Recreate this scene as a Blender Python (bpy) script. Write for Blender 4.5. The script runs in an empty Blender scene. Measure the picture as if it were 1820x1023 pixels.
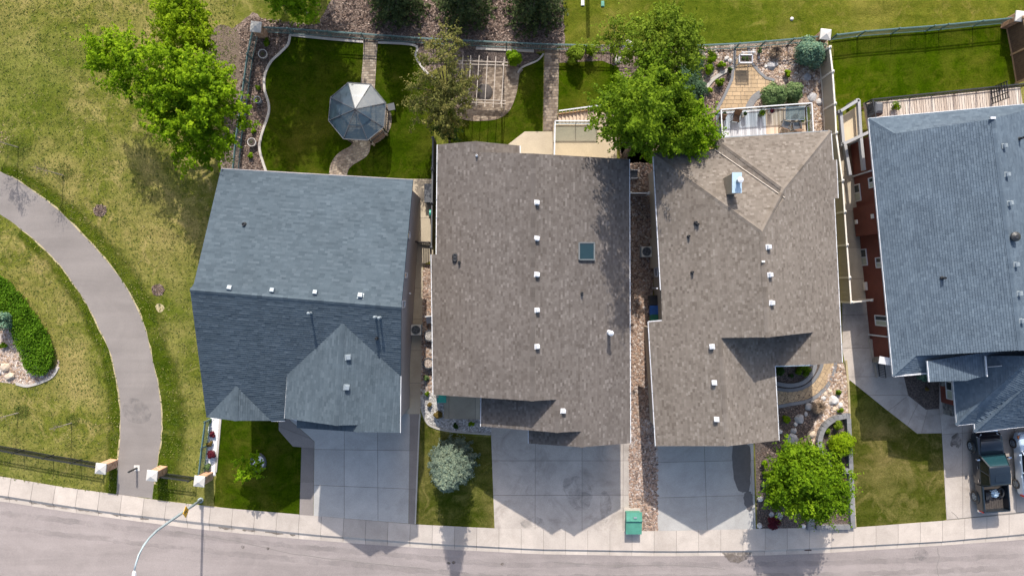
import bpy, bmesh, math, random
import numpy as np
from mathutils import Vector, Matrix, geometry

random.seed(7)
RNG = np.random.default_rng(11)
SC = bpy.context.scene
COL = SC.collection
R = math.radians

# ------------------------------------------------------------------ camera, light
CAM_H, FOC, CX, CY = 50.0, 1213.0, 910.0, 511.5
SUN_EL = 38.7
cam = bpy.data.cameras.new('camera')
cam.sensor_width = 36.0
cam.lens = 36.0 * FOC / 1820.0
cam.clip_start = 0.5
cam.clip_end = 6000
camo = bpy.data.objects.new('camera', cam)
COL.objects.link(camo)
camo.location = (0, 0, CAM_H)
SC.camera = camo
SC.render.resolution_x, SC.render.resolution_y = 1024, 575

world = bpy.data.worlds.new('World')
SC.world = world
world.use_nodes = True
wn = world.node_tree
for n in list(wn.nodes):
    wn.nodes.remove(n)
wo = wn.nodes.new('ShaderNodeOutputWorld')
wb = wn.nodes.new('ShaderNodeBackground')
sky = wn.nodes.new('ShaderNodeTexSky')
sky.sky_type = 'NISHITA'
sky.sun_disc = False
sky.sun_elevation = R(SUN_EL)
sky.sun_rotation = R(0)
sky.air_density = 1.0
sky.dust_density = 3.0
sky.ozone_density = 1.0
wb.inputs['Strength'].default_value = 0.15
wn.links.new(sky.outputs[0], wb.inputs[0])
wn.links.new(wb.outputs[0], wo.inputs[0])

sun = bpy.data.lights.new('sun', 'SUN')
sun.energy = 3.6
sun.angle = R(0.53)
sun.color = (1.0, 0.94, 0.86)
suno = bpy.data.objects.new('sun', sun)
COL.objects.link(suno)
suno.location = (0, 60, 60)
suno.rotation_euler = (-R(90 - SUN_EL), 0, R(0.6))

SC.view_settings.view_transform = 'Standard'
SC.view_settings.look = 'None'
SC.view_settings.exposure = 0.78
SC.view_settings.gamma = 1.0
SC.view_settings.use_curve_mapping = False


def W(x, y, z=0.0):
    """point of the place at height z seen along the ray through photo position x, y"""
    k = (CAM_H - z) / FOC
    return Vector(((x - CX) * k, -(y - CY) * k, z))


# ------------------------------------------------------------------ materials
def nmat(name):
    m = bpy.data.materials.new(name)
    m.use_nodes = True
    nt = m.node_tree
    for n in list(nt.nodes):
        nt.nodes.remove(n)
    out = nt.nodes.new('ShaderNodeOutputMaterial')
    b = nt.nodes.new('ShaderNodeBsdfPrincipled')
    nt.links.new(b.outputs[0], out.inputs[0])
    return m, nt, b


def pos(nt):
    return nt.nodes.new('ShaderNodeNewGeometry').outputs['Position']


def noise(nt, vec, scale, detail=4, rough=0.6, dist=0.0):
    n = nt.nodes.new('ShaderNodeTexNoise')
    n.inputs['Scale'].default_value = scale
    n.inputs['Detail'].default_value = detail
    n.inputs['Roughness'].default_value = rough
    n.inputs['Distortion'].default_value = dist
    nt.links.new(vec, n.inputs['Vector'])
    return n.outputs['Fac']


def ramp(nt, fac, stops, interp='LINEAR'):
    r = nt.nodes.new('ShaderNodeValToRGB')
    r.color_ramp.interpolation = interp
    e = r.color_ramp.elements
    while len(e) < len(stops):
        e.new(0.5)
    for el, (p, c) in zip(e, stops):
        el.position = p
        el.color = (c[0], c[1], c[2], 1) if not isinstance(c, (int, float)) else (c, c, c, 1)
    nt.links.new(fac, r.inputs[0])
    return r.outputs[0]


def mixc(nt, fac, a, b, mode='MIX'):
    m = nt.nodes.new('ShaderNodeMix')
    m.data_type = 'RGBA'
    m.blend_type = mode
    for sock, val in ((m.inputs[0], fac), (m.inputs[6], a), (m.inputs[7], b)):
        if hasattr(val, 'links'):
            nt.links.new(val, sock)
        elif isinstance(val, (int, float)):
            sock.default_value = val
        else:
            sock.default_value = (val[0], val[1], val[2], 1)
    return m.outputs[2]


def bump(nt, b, height, strength=0.5, dist=0.05):
    n = nt.nodes.new('ShaderNodeBump')
    n.inputs['Strength'].default_value = strength
    n.inputs['Distance'].default_value = dist
    nt.links.new(height, n.inputs['Height'])
    nt.links.new(n.outputs[0], b.inputs['Normal'])


def attr(nt, name='tone'):
    a = nt.nodes.new('ShaderNodeAttribute')
    a.attribute_name = name
    return a.outputs['Fac']


def plain(name, c, rough=0.6, metal=0.0, var=0.15, scale=6.0):
    """one colour with uneven wear"""
    m, nt, b = nmat(name)
    p = pos(nt)
    f = noise(nt, p, scale, 5)
    col = ramp(nt, f, [(0.25, [v * (1 - var) for v in c]), (0.75, [min(1, v * (1 + var)) for v in c])])
    nt.links.new(col, b.inputs['Base Color'])
    b.inputs['Roughness'].default_value = rough
    b.inputs['Metallic'].default_value = metal
    return m


def grass_mat(name, dark, mid, dry, dryness=0.5, big=0.18):
    m, nt, b = nmat(name)
    p = pos(nt)
    f1 = noise(nt, p, big, 6, 0.62, 0.6)
    f2 = noise(nt, p, 1.7, 6, 0.7, 0.4)
    f3 = noise(nt, p, 8.0, 4, 0.75)
    f4 = noise(nt, p, 0.55, 5, 0.7, 1.2)
    lo, hi = 0.62 - 0.3 * dryness, 0.86 - 0.3 * dryness
    dr = ramp(nt, f1, [(lo, 0.0), (hi, 1.0)])
    d2 = ramp(nt, f4, [(lo + 0.05, 0.0), (hi, 0.9)])
    drm = nt.nodes.new('ShaderNodeMath')
    drm.operation = 'MAXIMUM'
    nt.links.new(dr, drm.inputs[0])
    nt.links.new(d2, drm.inputs[1])
    fine = ramp(nt, f2, [(0.32, dark), (0.62, mid)])
    c = mixc(nt, drm.outputs[0], fine, dry)
    f5 = noise(nt, p, 0.9, 6, 0.75, 1.6)
    c = mixc(nt, ramp(nt, f5, [(0.52, 0.0), (0.7, 0.75)]), c, [v * 0.72 for v in dark])
    spk = ramp(nt, f3, [(0.3, 0.7), (0.7, 1.3)])
    c = mixc(nt, 1.0, c, spk, 'MULTIPLY')
    mp = nt.nodes.new('ShaderNodeMapping')
    mp.inputs['Scale'].default_value = (0.22, 1.6, 1)
    mp.inputs['Rotation'].default_value = (0, 0, R(6))
    nt.links.new(p, mp.inputs[0])
    c = mixc(nt, 1.0, c, ramp(nt, noise(nt, mp.outputs[0], 1.0, 4, 0.55, 0.3), [(0.3, 0.86), (0.7, 1.14)]), 'MULTIPLY')
    broad = noise(nt, p, big * 0.4, 3, 0.5, 0.3)
    c = mixc(nt, 1.0, c, ramp(nt, broad, [(0.35, (0.78, 0.88, 0.7)), (0.65, (1.14, 1.07, 1.2))]), 'MULTIPLY')
    nt.links.new(c, b.inputs['Base Color'])
    b.inputs['Roughness'].default_value = 0.95
    b.inputs['Specular IOR Level'].default_value = 0.0
    bump(nt, b, noise(nt, p, 14, 3, 0.8), 0.9, 0.08)
    return m


def concrete_mat(name, c, var=0.14, stain=(0.5, 0.47, 0.44), stain_amt=0.25):
    m, nt, b = nmat(name)
    p = pos(nt)
    f = noise(nt, p, 0.7, 6, 0.62, 0.4)
    g = noise(nt, p, 22, 3, 0.7)
    o = nt.nodes.new('ShaderNodeObjectInfo').outputs['Random']
    col = ramp(nt, f, [(0.3, [v * (1 - var) for v in c]), (0.7, [v * (1 + var * 0.6) for v in c])])
    col = mixc(nt, 1.0, col, ramp(nt, g, [(0.3, 0.88), (0.7, 1.1)]), 'MULTIPLY')
    col = mixc(nt, 1.0, col, ramp(nt, o, [(0.0, 0.86), (1.0, 1.08)]), 'MULTIPLY')
    s = ramp(nt, noise(nt, p, 0.33, 7, 0.7, 1.5), [(0.5, 0.0), (0.7, stain_amt)])
    col = mixc(nt, s, col, [a * v for a, v in zip(stain, c)])
    nt.links.new(col, b.inputs['Base Color'])
    b.inputs['Roughness'].default_value = 0.9
    b.inputs['Specular IOR Level'].default_value = 0.2
    return m


def asphalt_mat(name, c, streak=0.12):
    m, nt, b = nmat(name)
    p = pos(nt)
    mp = nt.nodes.new('ShaderNodeMapping')
    mp.inputs['Scale'].default_value = (0.12, 1.1, 1)
    mp.inputs['Rotation'].default_value = (0, 0, R(4))
    nt.links.new(p, mp.inputs[0])
    st = noise(nt, mp.outputs[0], 0.9, 5, 0.6, 0.5)
    bl = noise(nt, p, 0.35, 6, 0.65, 0.8)
    g = noise(nt, p, 26, 3, 0.8)
    col = ramp(nt, st, [(0.3, [v * (1 - streak) for v in c]), (0.7, [v * (1 + streak) for v in c])])
    col = mixc(nt, 1.0, col, ramp(nt, bl, [(0.3, 0.9), (0.7, 1.1)]), 'MULTIPLY')
    col = mixc(nt, 1.0, col, ramp(nt, g, [(0.28, 0.72), (0.72, 1.26)]), 'MULTIPLY')
    nt.links.new(col, b.inputs['Base Color'])
    b.inputs['Roughness'].default_value = 0.9
    b.inputs['Specular IOR Level'].default_value = 0.25
    bump(nt, b, g, 0.4, 0.02)
    return m


def tone_mat(name, stops, rough=0.85, trans=0.0, spec=0.2, blotch=0.0, interp='LINEAR', bscale=0.5):
    """colour of each small piece from its own tone attribute"""
    m, nt, b = nmat(name)
    t = attr(nt)
    col = ramp(nt, t, stops, interp)
    if blotch:
        f = noise(nt, pos(nt), bscale, 6, 0.65, 0.6)
        col = mixc(nt, 1.0, col, ramp(nt, f, [(0.28, 1 - blotch), (0.72, 1 + blotch)]), 'MULTIPLY')
    nt.links.new(col, b.inputs['Base Color'])
    b.inputs['Roughness'].default_value = rough
    b.inputs['Specular IOR Level'].default_value = spec
    if trans:
        tr = nt.nodes.new('ShaderNodeBsdfTranslucent')
        nt.links.new(mixc(nt, 1.0, col, (1.25, 1.3, 0.7), 'MULTIPLY'), tr.inputs[0])
        mx = nt.nodes.new('ShaderNodeMixShader')
        mx.inputs[0].default_value = trans
        nt.links.new(b.outputs[0], mx.inputs[1])
        nt.links.new(tr.outputs[0], mx.inputs[2])
        nt.links.new(mx.outputs[0], nt.nodes['Material Output'].inputs[0])
    return m


def lap_mat(name, c, pitch=0.2):
    """lap siding: courses along z"""
    m, nt, b = nmat(name)
    p = pos(nt)
    sx = nt.nodes.new('ShaderNodeSeparateXYZ')
    nt.links.new(p, sx.inputs[0])
    mm = nt.nodes.new('ShaderNodeMath')
    mm.operation = 'DIVIDE'
    mm.inputs[1].default_value = pitch
    nt.links.new(sx.outputs[2], mm.inputs[0])
    fr = nt.nodes.new('ShaderNodeMath')
    fr.operation = 'FRACT'
    nt.links.new(mm.outputs[0], fr.inputs[0])
    f = noise(nt, p, 2.0, 5)
    col = ramp(nt, f, [(0.3, [v * 0.85 for v in c]), (0.7, [v * 1.15 for v in c])])
    nt.links.new(col, b.inputs['Base Color'])
    b.inputs['Roughness'].default_value = 0.7
    bump(nt, b, fr.outputs[0], 0.8, 0.03)
    return m


def voro_mat(name, stops, scale=9.0, bumpd=0.05):
    m, nt, b = nmat(name)
    p = pos(nt)
    v = nt.nodes.new('ShaderNodeTexVoronoi')
    v.inputs['Scale'].default_value = scale
    nt.links.new(p, v.inputs['Vector'])
    sp = nt.nodes.new('ShaderNodeSeparateColor')
    nt.links.new(v.outputs['Color'], sp.inputs[0])
    col = ramp(nt, sp.outputs[0], stops)
    f = noise(nt, p, 0.8, 6, 0.7)
    col = mixc(nt, 1.0, col, ramp(nt, f, [(0.3, 0.8), (0.7, 1.2)]), 'MULTIPLY')
    nt.links.new(col, b.inputs['Base Color'])
    b.inputs['Roughness'].default_value = 0.95
    bump(nt, b, v.outputs['Distance'], 0.6, bumpd)
    return m


def glass_mat(name, c, rough=0.08):
    m, nt, b = nmat(name)
    b.inputs['Base Color'].default_value = (*c, 1)
    b.inputs['Roughness'].default_value = rough
    b.inputs['Specular IOR Level'].default_value = 0.8
    return m


def sheer_mat(name, c, rough, opacity):
    """tinted see-through panel"""
    m, nt, b = nmat(name)
    b.inputs['Base Color'].default_value = (*c, 1)
    b.inputs['Roughness'].default_value = rough
    b.inputs['Specular IOR Level'].default_value = 0.9
    t = nt.nodes.new('ShaderNodeBsdfTransparent')
    t.inputs[0].default_value = (0.5, 0.6, 0.66, 1)
    mx = nt.nodes.new('ShaderNodeMixShader')
    mx.inputs[0].default_value = opacity
    nt.links.new(t.outputs[0], mx.inputs[1])
    nt.links.new(b.outputs[0], mx.inputs[2])
    nt.links.new(mx.outputs[0], nt.nodes['Material Output'].inputs[0])
    return m


M = {}
M['park'] = grass_mat('park_grass', (0.08, 0.104, 0.013), (0.142, 0.15, 0.025), (0.29, 0.24, 0.085), 0.62)
M['park_rear'] = grass_mat('park_rear_grass', (0.068, 0.09, 0.008), (0.115, 0.125, 0.014), (0.2, 0.17, 0.04), 0.45)
M['verge'] = grass_mat('verge_grass', (0.036, 0.062, 0.004), (0.08, 0.108, 0.008), (0.17, 0.165, 0.035), 0.35)
nt_ = M['verge'].node_tree
mx_ = nt_.nodes.new('ShaderNodeMixShader')
tr_ = nt_.nodes.new('ShaderNodeBsdfTransparent')
ad_ = nt_.nodes.new('ShaderNodeMath')
ad_.operation = 'ADD'
nt_.links.new(attr(nt_, 'growth'), ad_.inputs[0])
nt_.links.new(noise(nt_, pos(nt_), 0.8, 6, 0.7, 0.6), ad_.inputs[1])
nt_.links.new(ramp(nt_, ad_.outputs[0], [(0.55, 0.0), (1.0, 0.85)]), mx_.inputs[0])
nt_.links.new(tr_.outputs[0], mx_.inputs[1])
nt_.links.new(nt_.nodes['Principled BSDF'].outputs[0], mx_.inputs[2])
nt_.links.new(mx_.outputs[0], nt_.nodes['Material Output'].inputs[0])
M['lush'] = grass_mat('lush_grass', (0.02, 0.038, 0.0015), (0.036, 0.06, 0.002), (0.072, 0.076, 0.01), 0.55, 0.3)
M['green'] = grass_mat('green_grass', (0.026, 0.05, 0.0012), (0.046, 0.076, 0.002), (0.098, 0.102, 0.012), 0.55, 0.25)
M['front'] = grass_mat('front_grass', (0.042, 0.056, 0.006), (0.076, 0.08, 0.014), (0.18, 0.15, 0.05), 0.6, 0.35)
M['road'] = asphalt_mat('road_asphalt', (0.261, 0.227, 0.214))
M['path'] = asphalt_mat('path_asphalt', (0.208, 0.186, 0.172), 0.1)
M['walk'] = concrete_mat('sidewalk_concrete', (0.45, 0.395, 0.345))
M['drive'] = concrete_mat('driveway_concrete', (0.43, 0.378, 0.33), 0.18, (0.45, 0.43, 0.42), 0.6)
M['drive_grey'] = concrete_mat('grey_driveway_concrete', (0.4, 0.385, 0.36), 0.12, (0.6, 0.58, 0.57), 0.35)
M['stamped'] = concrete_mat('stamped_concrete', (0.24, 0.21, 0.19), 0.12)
M['slab_beige'] = concrete_mat('beige_concrete', (0.43, 0.37, 0.28), 0.12)
M['joint'] = plain('concrete_joint', (0.17, 0.155, 0.14), 0.95)
M['edge'] = concrete_mat('curb_edging', (0.45, 0.42, 0.38), 0.15)
M['edge_tan'] = plain('dry_edge', (0.36, 0.3, 0.17), 0.95, 0, 0.3, 3)
M['block'] = concrete_mat('grey_block', (0.2, 0.2, 0.205), 0.18)
M['deckcoat'] = concrete_mat('deck_coating', (0.5, 0.41, 0.28), 0.08, (0.7, 0.68, 0.62), 0.3)
M['soil'] = voro_mat('dark_soil', [(0.2, (0.06, 0.045, 0.038)), (0.8, (0.13, 0.1, 0.085))], 14)
M['soil_tan'] = voro_mat('bare_soil', [(0.2, (0.1, 0.072, 0.052)), (0.8, (0.16, 0.12, 0.088))], 16)
M['mulch_base'] = voro_mat('mulch_ground', [(0.1, (0.085, 0.058, 0.045)), (0.5, (0.15, 0.108, 0.085)), (0.9, (0.235, 0.18, 0.145))], 11)
M['gravel_base'] = voro_mat('gravel_ground', [(0.1, (0.15, 0.1, 0.08)), (0.5, (0.28, 0.2, 0.15)), (0.9, (0.42, 0.34, 0.27))], 10)
M['gravel_grey'] = voro_mat('grey_gravel', [(0.1, (0.2, 0.19, 0.18)), (0.5, (0.32, 0.3, 0.28)), (0.9, (0.5, 0.47, 0.44))], 12)
M['gravel_pink'] = voro_mat('pink_gravel', [(0.1, (0.24, 0.19, 0.155)), (0.5, (0.35, 0.285, 0.24)), (0.9, (0.48, 0.41, 0.36))], 12)
M['gravel_white'] = voro_mat('white_gravel', [(0.1, (0.55, 0.55, 0.56)), (0.9, (0.85, 0.85, 0.86))], 13)
M['chips'] = tone_mat('bark_chip', [(0, (0.07, 0.046, 0.036)), (0.45, (0.165, 0.115, 0.092)), (0.85, (0.26, 0.19, 0.155)), (1, (0.4, 0.32, 0.27))])
M['stones'] = tone_mat('river_stone', [(0, (0.14, 0.1, 0.08)), (0.3, (0.3, 0.2, 0.135)), (0.55, (0.38, 0.29, 0.21)), (0.85, (0.42, 0.34, 0.29)), (1, (0.58, 0.52, 0.46))])
M['stones_mix'] = tone_mat('mixed_stone', [(0, (0.11, 0.085, 0.075)), (0.3, (0.25, 0.17, 0.125)), (0.55, (0.35, 0.235, 0.17)), (0.85, (0.32, 0.27, 0.24)), (1, (0.52, 0.45, 0.4))])
M['stones_grey'] = tone_mat('grey_stone', [(0, (0.2, 0.19, 0.18)), (0.5, (0.36, 0.34, 0.32)), (1, (0.62, 0.6, 0.57))])
M['stones_white'] = tone_mat('white_stone', [(0, (0.5, 0.5, 0.52)), (1, (0.88, 0.88, 0.88))])
M['boulder'] = plain('boulder', (0.34, 0.33, 0.33), 0.85, 0, 0.4, 3)
M['boulder_pale'] = plain('pale_boulder', (0.52, 0.49, 0.46), 0.85, 0, 0.3, 3)
M['boulder_tan'] = plain('tan_boulder', (0.45, 0.36, 0.27), 0.85, 0, 0.35, 3)
# roofs
M['sh_slate'] = tone_mat('slate_shingle', [(0, (0.056, 0.075, 0.091)), (0.5, (0.07, 0.092, 0.11)), (1, (0.085, 0.109, 0.129))], 0.92, 0, 0.12, 0.13, bscale=0.5)
M['sh_brown'] = tone_mat('brown_shingle', [(0, (0.092, 0.079, 0.07)), (0.45, (0.12, 0.105, 0.095)), (0.8, (0.14, 0.124, 0.113)), (1, (0.17, 0.152, 0.14))], 0.92, 0, 0.1, 0.09, bscale=0.3)
M['sh_tan'] = tone_mat('tan_shingle', [(0, (0.122, 0.103, 0.086)), (0.4, (0.157, 0.135, 0.115)), (0.75, (0.182, 0.158, 0.136)), (1, (0.215, 0.19, 0.165))], 0.92, 0, 0.1, 0.08, bscale=0.35)
M['sh_blue'] = tone_mat('blue_grey_shingle', [(0, (0.073, 0.098, 0.126)), (0.5, (0.09, 0.119, 0.15)), (1, (0.108, 0.141, 0.174))], 0.92, 0, 0.12, 0.14, bscale=0.45)
# walls
M['stucco_pink'] = plain('grey_pink_stucco', (0.34, 0.3, 0.295), 0.9, 0, 0.08, 3)
M['stucco_beige'] = plain('beige_stucco', (0.46, 0.4, 0.32), 0.9, 0, 0.08, 3)
M['siding_tan'] = lap_mat('tan_siding', (0.4, 0.33, 0.24))
M['siding_red'] = lap_mat('red_siding', (0.15, 0.036, 0.024))
M['stone_wall'] = voro_mat('grey_stone_veneer', [(0.1, (0.07, 0.07, 0.075)), (0.5, (0.14, 0.135, 0.13)), (0.9, (0.22, 0.21, 0.2))], 5)
M['white'] = plain('white_paint', (0.6, 0.6, 0.61), 0.45, 0, 0.08)
M['white_metal'] = plain('white_metal', (0.56, 0.57, 0.59), 0.5, 0, 0.2, 5)
M['galv'] = plain('galvanised_metal', (0.24, 0.28, 0.31), 0.5, 0.15, 0.12)
M['black'] = plain('black_plastic', (0.025, 0.026, 0.028), 0.5)
M['black_metal'] = plain('black_metal', (0.022, 0.024, 0.026), 0.45)
M['dark_grey'] = plain('dark_grey_lid', (0.075, 0.08, 0.09), 0.6)
M['teal_iron'] = plain('teal_iron', (0.075, 0.14, 0.14), 0.5, 0, 0.2)
M['vinyl'] = plain('taupe_vinyl', (0.36, 0.315, 0.25), 0.6, 0, 0.06)
M['vinyl_cap'] = plain('pale_vinyl', (0.66, 0.62, 0.55), 0.5, 0, 0.05)
M['brown_wood'] = plain('brown_wood', (0.13, 0.075, 0.045), 0.8, 0, 0.3, 4)
M['dark_wood'] = plain('dark_wood', (0.05, 0.042, 0.038), 0.8, 0, 0.3, 4)
M['cedar'] = plain('cedar_wood', (0.42, 0.26, 0.14), 0.75, 0, 0.25, 5)
M['grey_beam'] = plain('grey_paint', (0.3, 0.3, 0.3), 0.6, 0, 0.08)
M['brick'] = tone_mat('salmon_brick', [(0, (0.36, 0.2, 0.12)), (0.5, (0.5, 0.31, 0.2)), (1, (0.62, 0.43, 0.3))], 0.85, 0, 0.2, 0.1)
M['mortar'] = plain('mortar', (0.5, 0.44, 0.38), 0.95)
M['cap'] = concrete_mat('precast_cap', (0.5, 0.48, 0.45), 0.1)
M['paver_gold'] = concrete_mat('gold_paver', (0.43, 0.315, 0.195), 0.25, (0.75, 0.7, 0.62), 0.4)
M['paver_tan'] = tone_mat('tan_paver', [(0, (0.17, 0.135, 0.1)), (0.5, (0.27, 0.215, 0.16)), (1, (0.36, 0.3, 0.23))], 0.9, 0, 0.2, 0.18, bscale=0.9)
M['paver_brown'] = tone_mat('brown_paver', [(0, (0.12, 0.09, 0.068)), (0.5, (0.2, 0.155, 0.115)), (1, (0.29, 0.235, 0.18))], 0.9, 0, 0.2, 0.2, bscale=0.9)
M['skylight_frame'] = plain('skylight_frame', (0.13, 0.14, 0.14), 0.5, 0.1, 0.1)
M['paver_grey'] = tone_mat('grey_paver', [(0, (0.16, 0.15, 0.145)), (0.5, (0.23, 0.22, 0.21)), (1, (0.31, 0.3, 0.285))], 0.9, 0, 0.2, 0.15, bscale=0.9)
M['deck_grey'] = tone_mat('grey_deck_board', [(0, (0.33, 0.33, 0.35)), (0.5, (0.45, 0.45, 0.47)), (1, (0.56, 0.56, 0.58))], 0.7)
M['deck_pale'] = tone_mat('pale_deck_board', [(0, (0.4, 0.33, 0.27)), (0.5, (0.5, 0.43, 0.36)), (1, (0.58, 0.52, 0.45))], 0.7)
M['deck_tan'] = tone_mat('tan_deck_board', [(0, (0.42, 0.31, 0.22)), (0.5, (0.56, 0.43, 0.32)), (1, (0.66, 0.53, 0.42))], 0.7)
M['pane'] = glass_mat('window_glass', (0.03, 0.04, 0.045))
M['pane_blue'] = glass_mat('skylight_glass', (0.012, 0.032, 0.036), 0.15)
M['blind'] = plain('window_blind', (0.4, 0.42, 0.34), 0.6)
M['gazebo_panel'] = sheer_mat('gazebo_roof_panel', (0.028, 0.055, 0.08), 0.31, 0.66)
M['rail_glass'] = sheer_mat('railing_glass', (0.5, 0.55, 0.55), 0.1, 0.12)
M['utility_green'] = plain('utility_green', (0.065, 0.235, 0.17), 0.55, 0, 0.25, 2.2)
M['bin_blue'] = plain('blue_plastic', (0.02, 0.1, 0.36), 0.45)
M['bin_green'] = plain('green_plastic', (0.01, 0.13, 0.08), 0.45)
M['teal'] = plain('teal_plastic', (0.02, 0.3, 0.22), 0.45)
M['sky_toned_metal'] = plain('metal_painted_sky_reflection', (0.36, 0.47, 0.55), 0.35, 0.1, 0.08)  # plain metal; the sky's reflection is painted into its blue base colour
M['rust'] = plain('rusty_grate', (0.1, 0.05, 0.04), 0.9)
def stain_mat(name, c, rough, scale, lo, hi, top=0.8):
    """thin film on the ground that breaks up towards its edge"""
    m, nt, b = nmat(name)
    p = pos(nt)
    b.inputs['Base Color'].default_value = (*c, 1)
    b.inputs['Roughness'].default_value = rough
    t = nt.nodes.new('ShaderNodeBsdfTransparent')
    mx = nt.nodes.new('ShaderNodeMixShader')
    f = ramp(nt, noise(nt, p, scale, 6, 0.7, 0.8), [(lo, 0.0), (hi, top)])
    nt.links.new(f, mx.inputs[0])
    nt.links.new(t.outputs[0], mx.inputs[1])
    nt.links.new(b.outputs[0], mx.inputs[2])
    nt.links.new(mx.outputs[0], nt.nodes['Material Output'].inputs[0])
    return m


M['mud'] = stain_mat('mud', (0.14, 0.115, 0.095), 0.95, 1.6, 0.36, 0.62)
M['tyre_track'] = stain_mat('tyre_track', (0.2, 0.18, 0.17), 0.9, 0.5, 0.35, 0.8, 0.35)
M['tyre_mark'] = stain_mat('tyre_mark', (0.16, 0.15, 0.145), 0.9, 1.7, 0.4, 0.75, 0.45)
M['wet'] = plain('wet_concrete', (0.11, 0.1, 0.095), 0.45, 0, 0.15, 3)
M['yellow'] = plain('yellow_sign', (0.8, 0.42, 0.01), 0.5)
M['lamp_grey'] = plain('lamp_galvanised', (0.3, 0.36, 0.39), 0.5, 0.1, 0.1)
M['weathered'] = plain('weathered_wood', (0.42, 0.37, 0.32), 0.85, 0, 0.2, 5)
M['bark'] = plain('tree_bark', (0.13, 0.1, 0.08), 0.95, 0, 0.35, 5)
M['bark_pale'] = plain('pale_bark', (0.3, 0.26, 0.22), 0.95, 0, 0.3, 5)


def leafm(name, a, b, c, tr=0.3):
    M[name] = tone_mat(name, [(0, a), (0.5, b), (1, c)], 0.7, tr, 0.1)


leafm('lf_maple', (0.07, 0.135, 0.003), (0.155, 0.265, 0.004), (0.27, 0.385, 0.01), 0.42)
leafm('lf_front', (0.05, 0.105, 0.003), (0.11, 0.2, 0.004), (0.19, 0.29, 0.01), 0.36)
leafm('lf_lime', (0.1, 0.17, 0.003), (0.185, 0.285, 0.005), (0.29, 0.39, 0.012), 0.42)
leafm('lf_ash', (0.045, 0.09, 0.003), (0.1, 0.17, 0.005), (0.185, 0.27, 0.014), 0.36)
leafm('lf_bright', (0.085, 0.165, 0.003), (0.15, 0.265, 0.005), (0.25, 0.37, 0.01), 0.4)
leafm('lf_olive', (0.075, 0.085, 0.018), (0.13, 0.135, 0.035), (0.215, 0.19, 0.06))
leafm('lf_thin', (0.07, 0.115, 0.006), (0.12, 0.18, 0.01), (0.19, 0.26, 0.022))
leafm('lf_dark', (0.018, 0.045, 0.008), (0.035, 0.075, 0.014), (0.06, 0.11, 0.022))
leafm('lf_spruce', (0.025, 0.04, 0.012), (0.05, 0.072, 0.024), (0.095, 0.12, 0.042), 0.1)
leafm('lf_blue', (0.06, 0.095, 0.075), (0.115, 0.155, 0.12), (0.2, 0.235, 0.16), 0.1)
leafm('lf_globe', (0.05, 0.11, 0.075), (0.1, 0.18, 0.12), (0.2, 0.27, 0.15), 0.1)
leafm('lf_juniper', (0.03, 0.065, 0.03), (0.055, 0.1, 0.05), (0.085, 0.145, 0.07), 0.1)
leafm('lf_mugo', (0.05, 0.09, 0.03), (0.095, 0.15, 0.05), (0.17, 0.22, 0.09), 0.1)
leafm('lf_red', (0.05, 0.008, 0.014), (0.1, 0.015, 0.025), (0.17, 0.03, 0.04), 0.2)
leafm('lf_bronze', (0.09, 0.06, 0.02), (0.16, 0.11, 0.03), (0.22, 0.16, 0.05), 0.2)
leafm('lf_dry', (0.15, 0.1, 0.07), (0.25, 0.18, 0.12), (0.36, 0.28, 0.2), 0.1)
leafm('lf_hedge', (0.04, 0.1, 0.004), (0.075, 0.165, 0.006), (0.13, 0.235, 0.012), 0.25)

# ------------------------------------------------------------------ objects
def link(o, parent=None):
    COL.objects.link(o)
    if parent is not None:
        o.parent = parent
    return o


def tag(o, label=None, cat=None, group=None, kind=None):
    if label:
        o['label'] = label
    if cat:
        o['category'] = cat
    if group:
        o['group'] = group
    if kind:
        o['kind'] = kind
    return o


def thing(name, label, cat, loc=(0, 0, 0), group=None, rz=0.0):
    o = bpy.data.objects.new(name, None)
    o.empty_display_size = 0.3
    o.location = loc
    o.rotation_euler = (0, 0, rz)
    link(o)
    return tag(o, label, cat, group)


def root_loc(parent):
    v = Vector((0, 0, 0))
    p = parent
    while p is not None:
        v += Vector(p.location)
        p = p.parent
    return v


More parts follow.
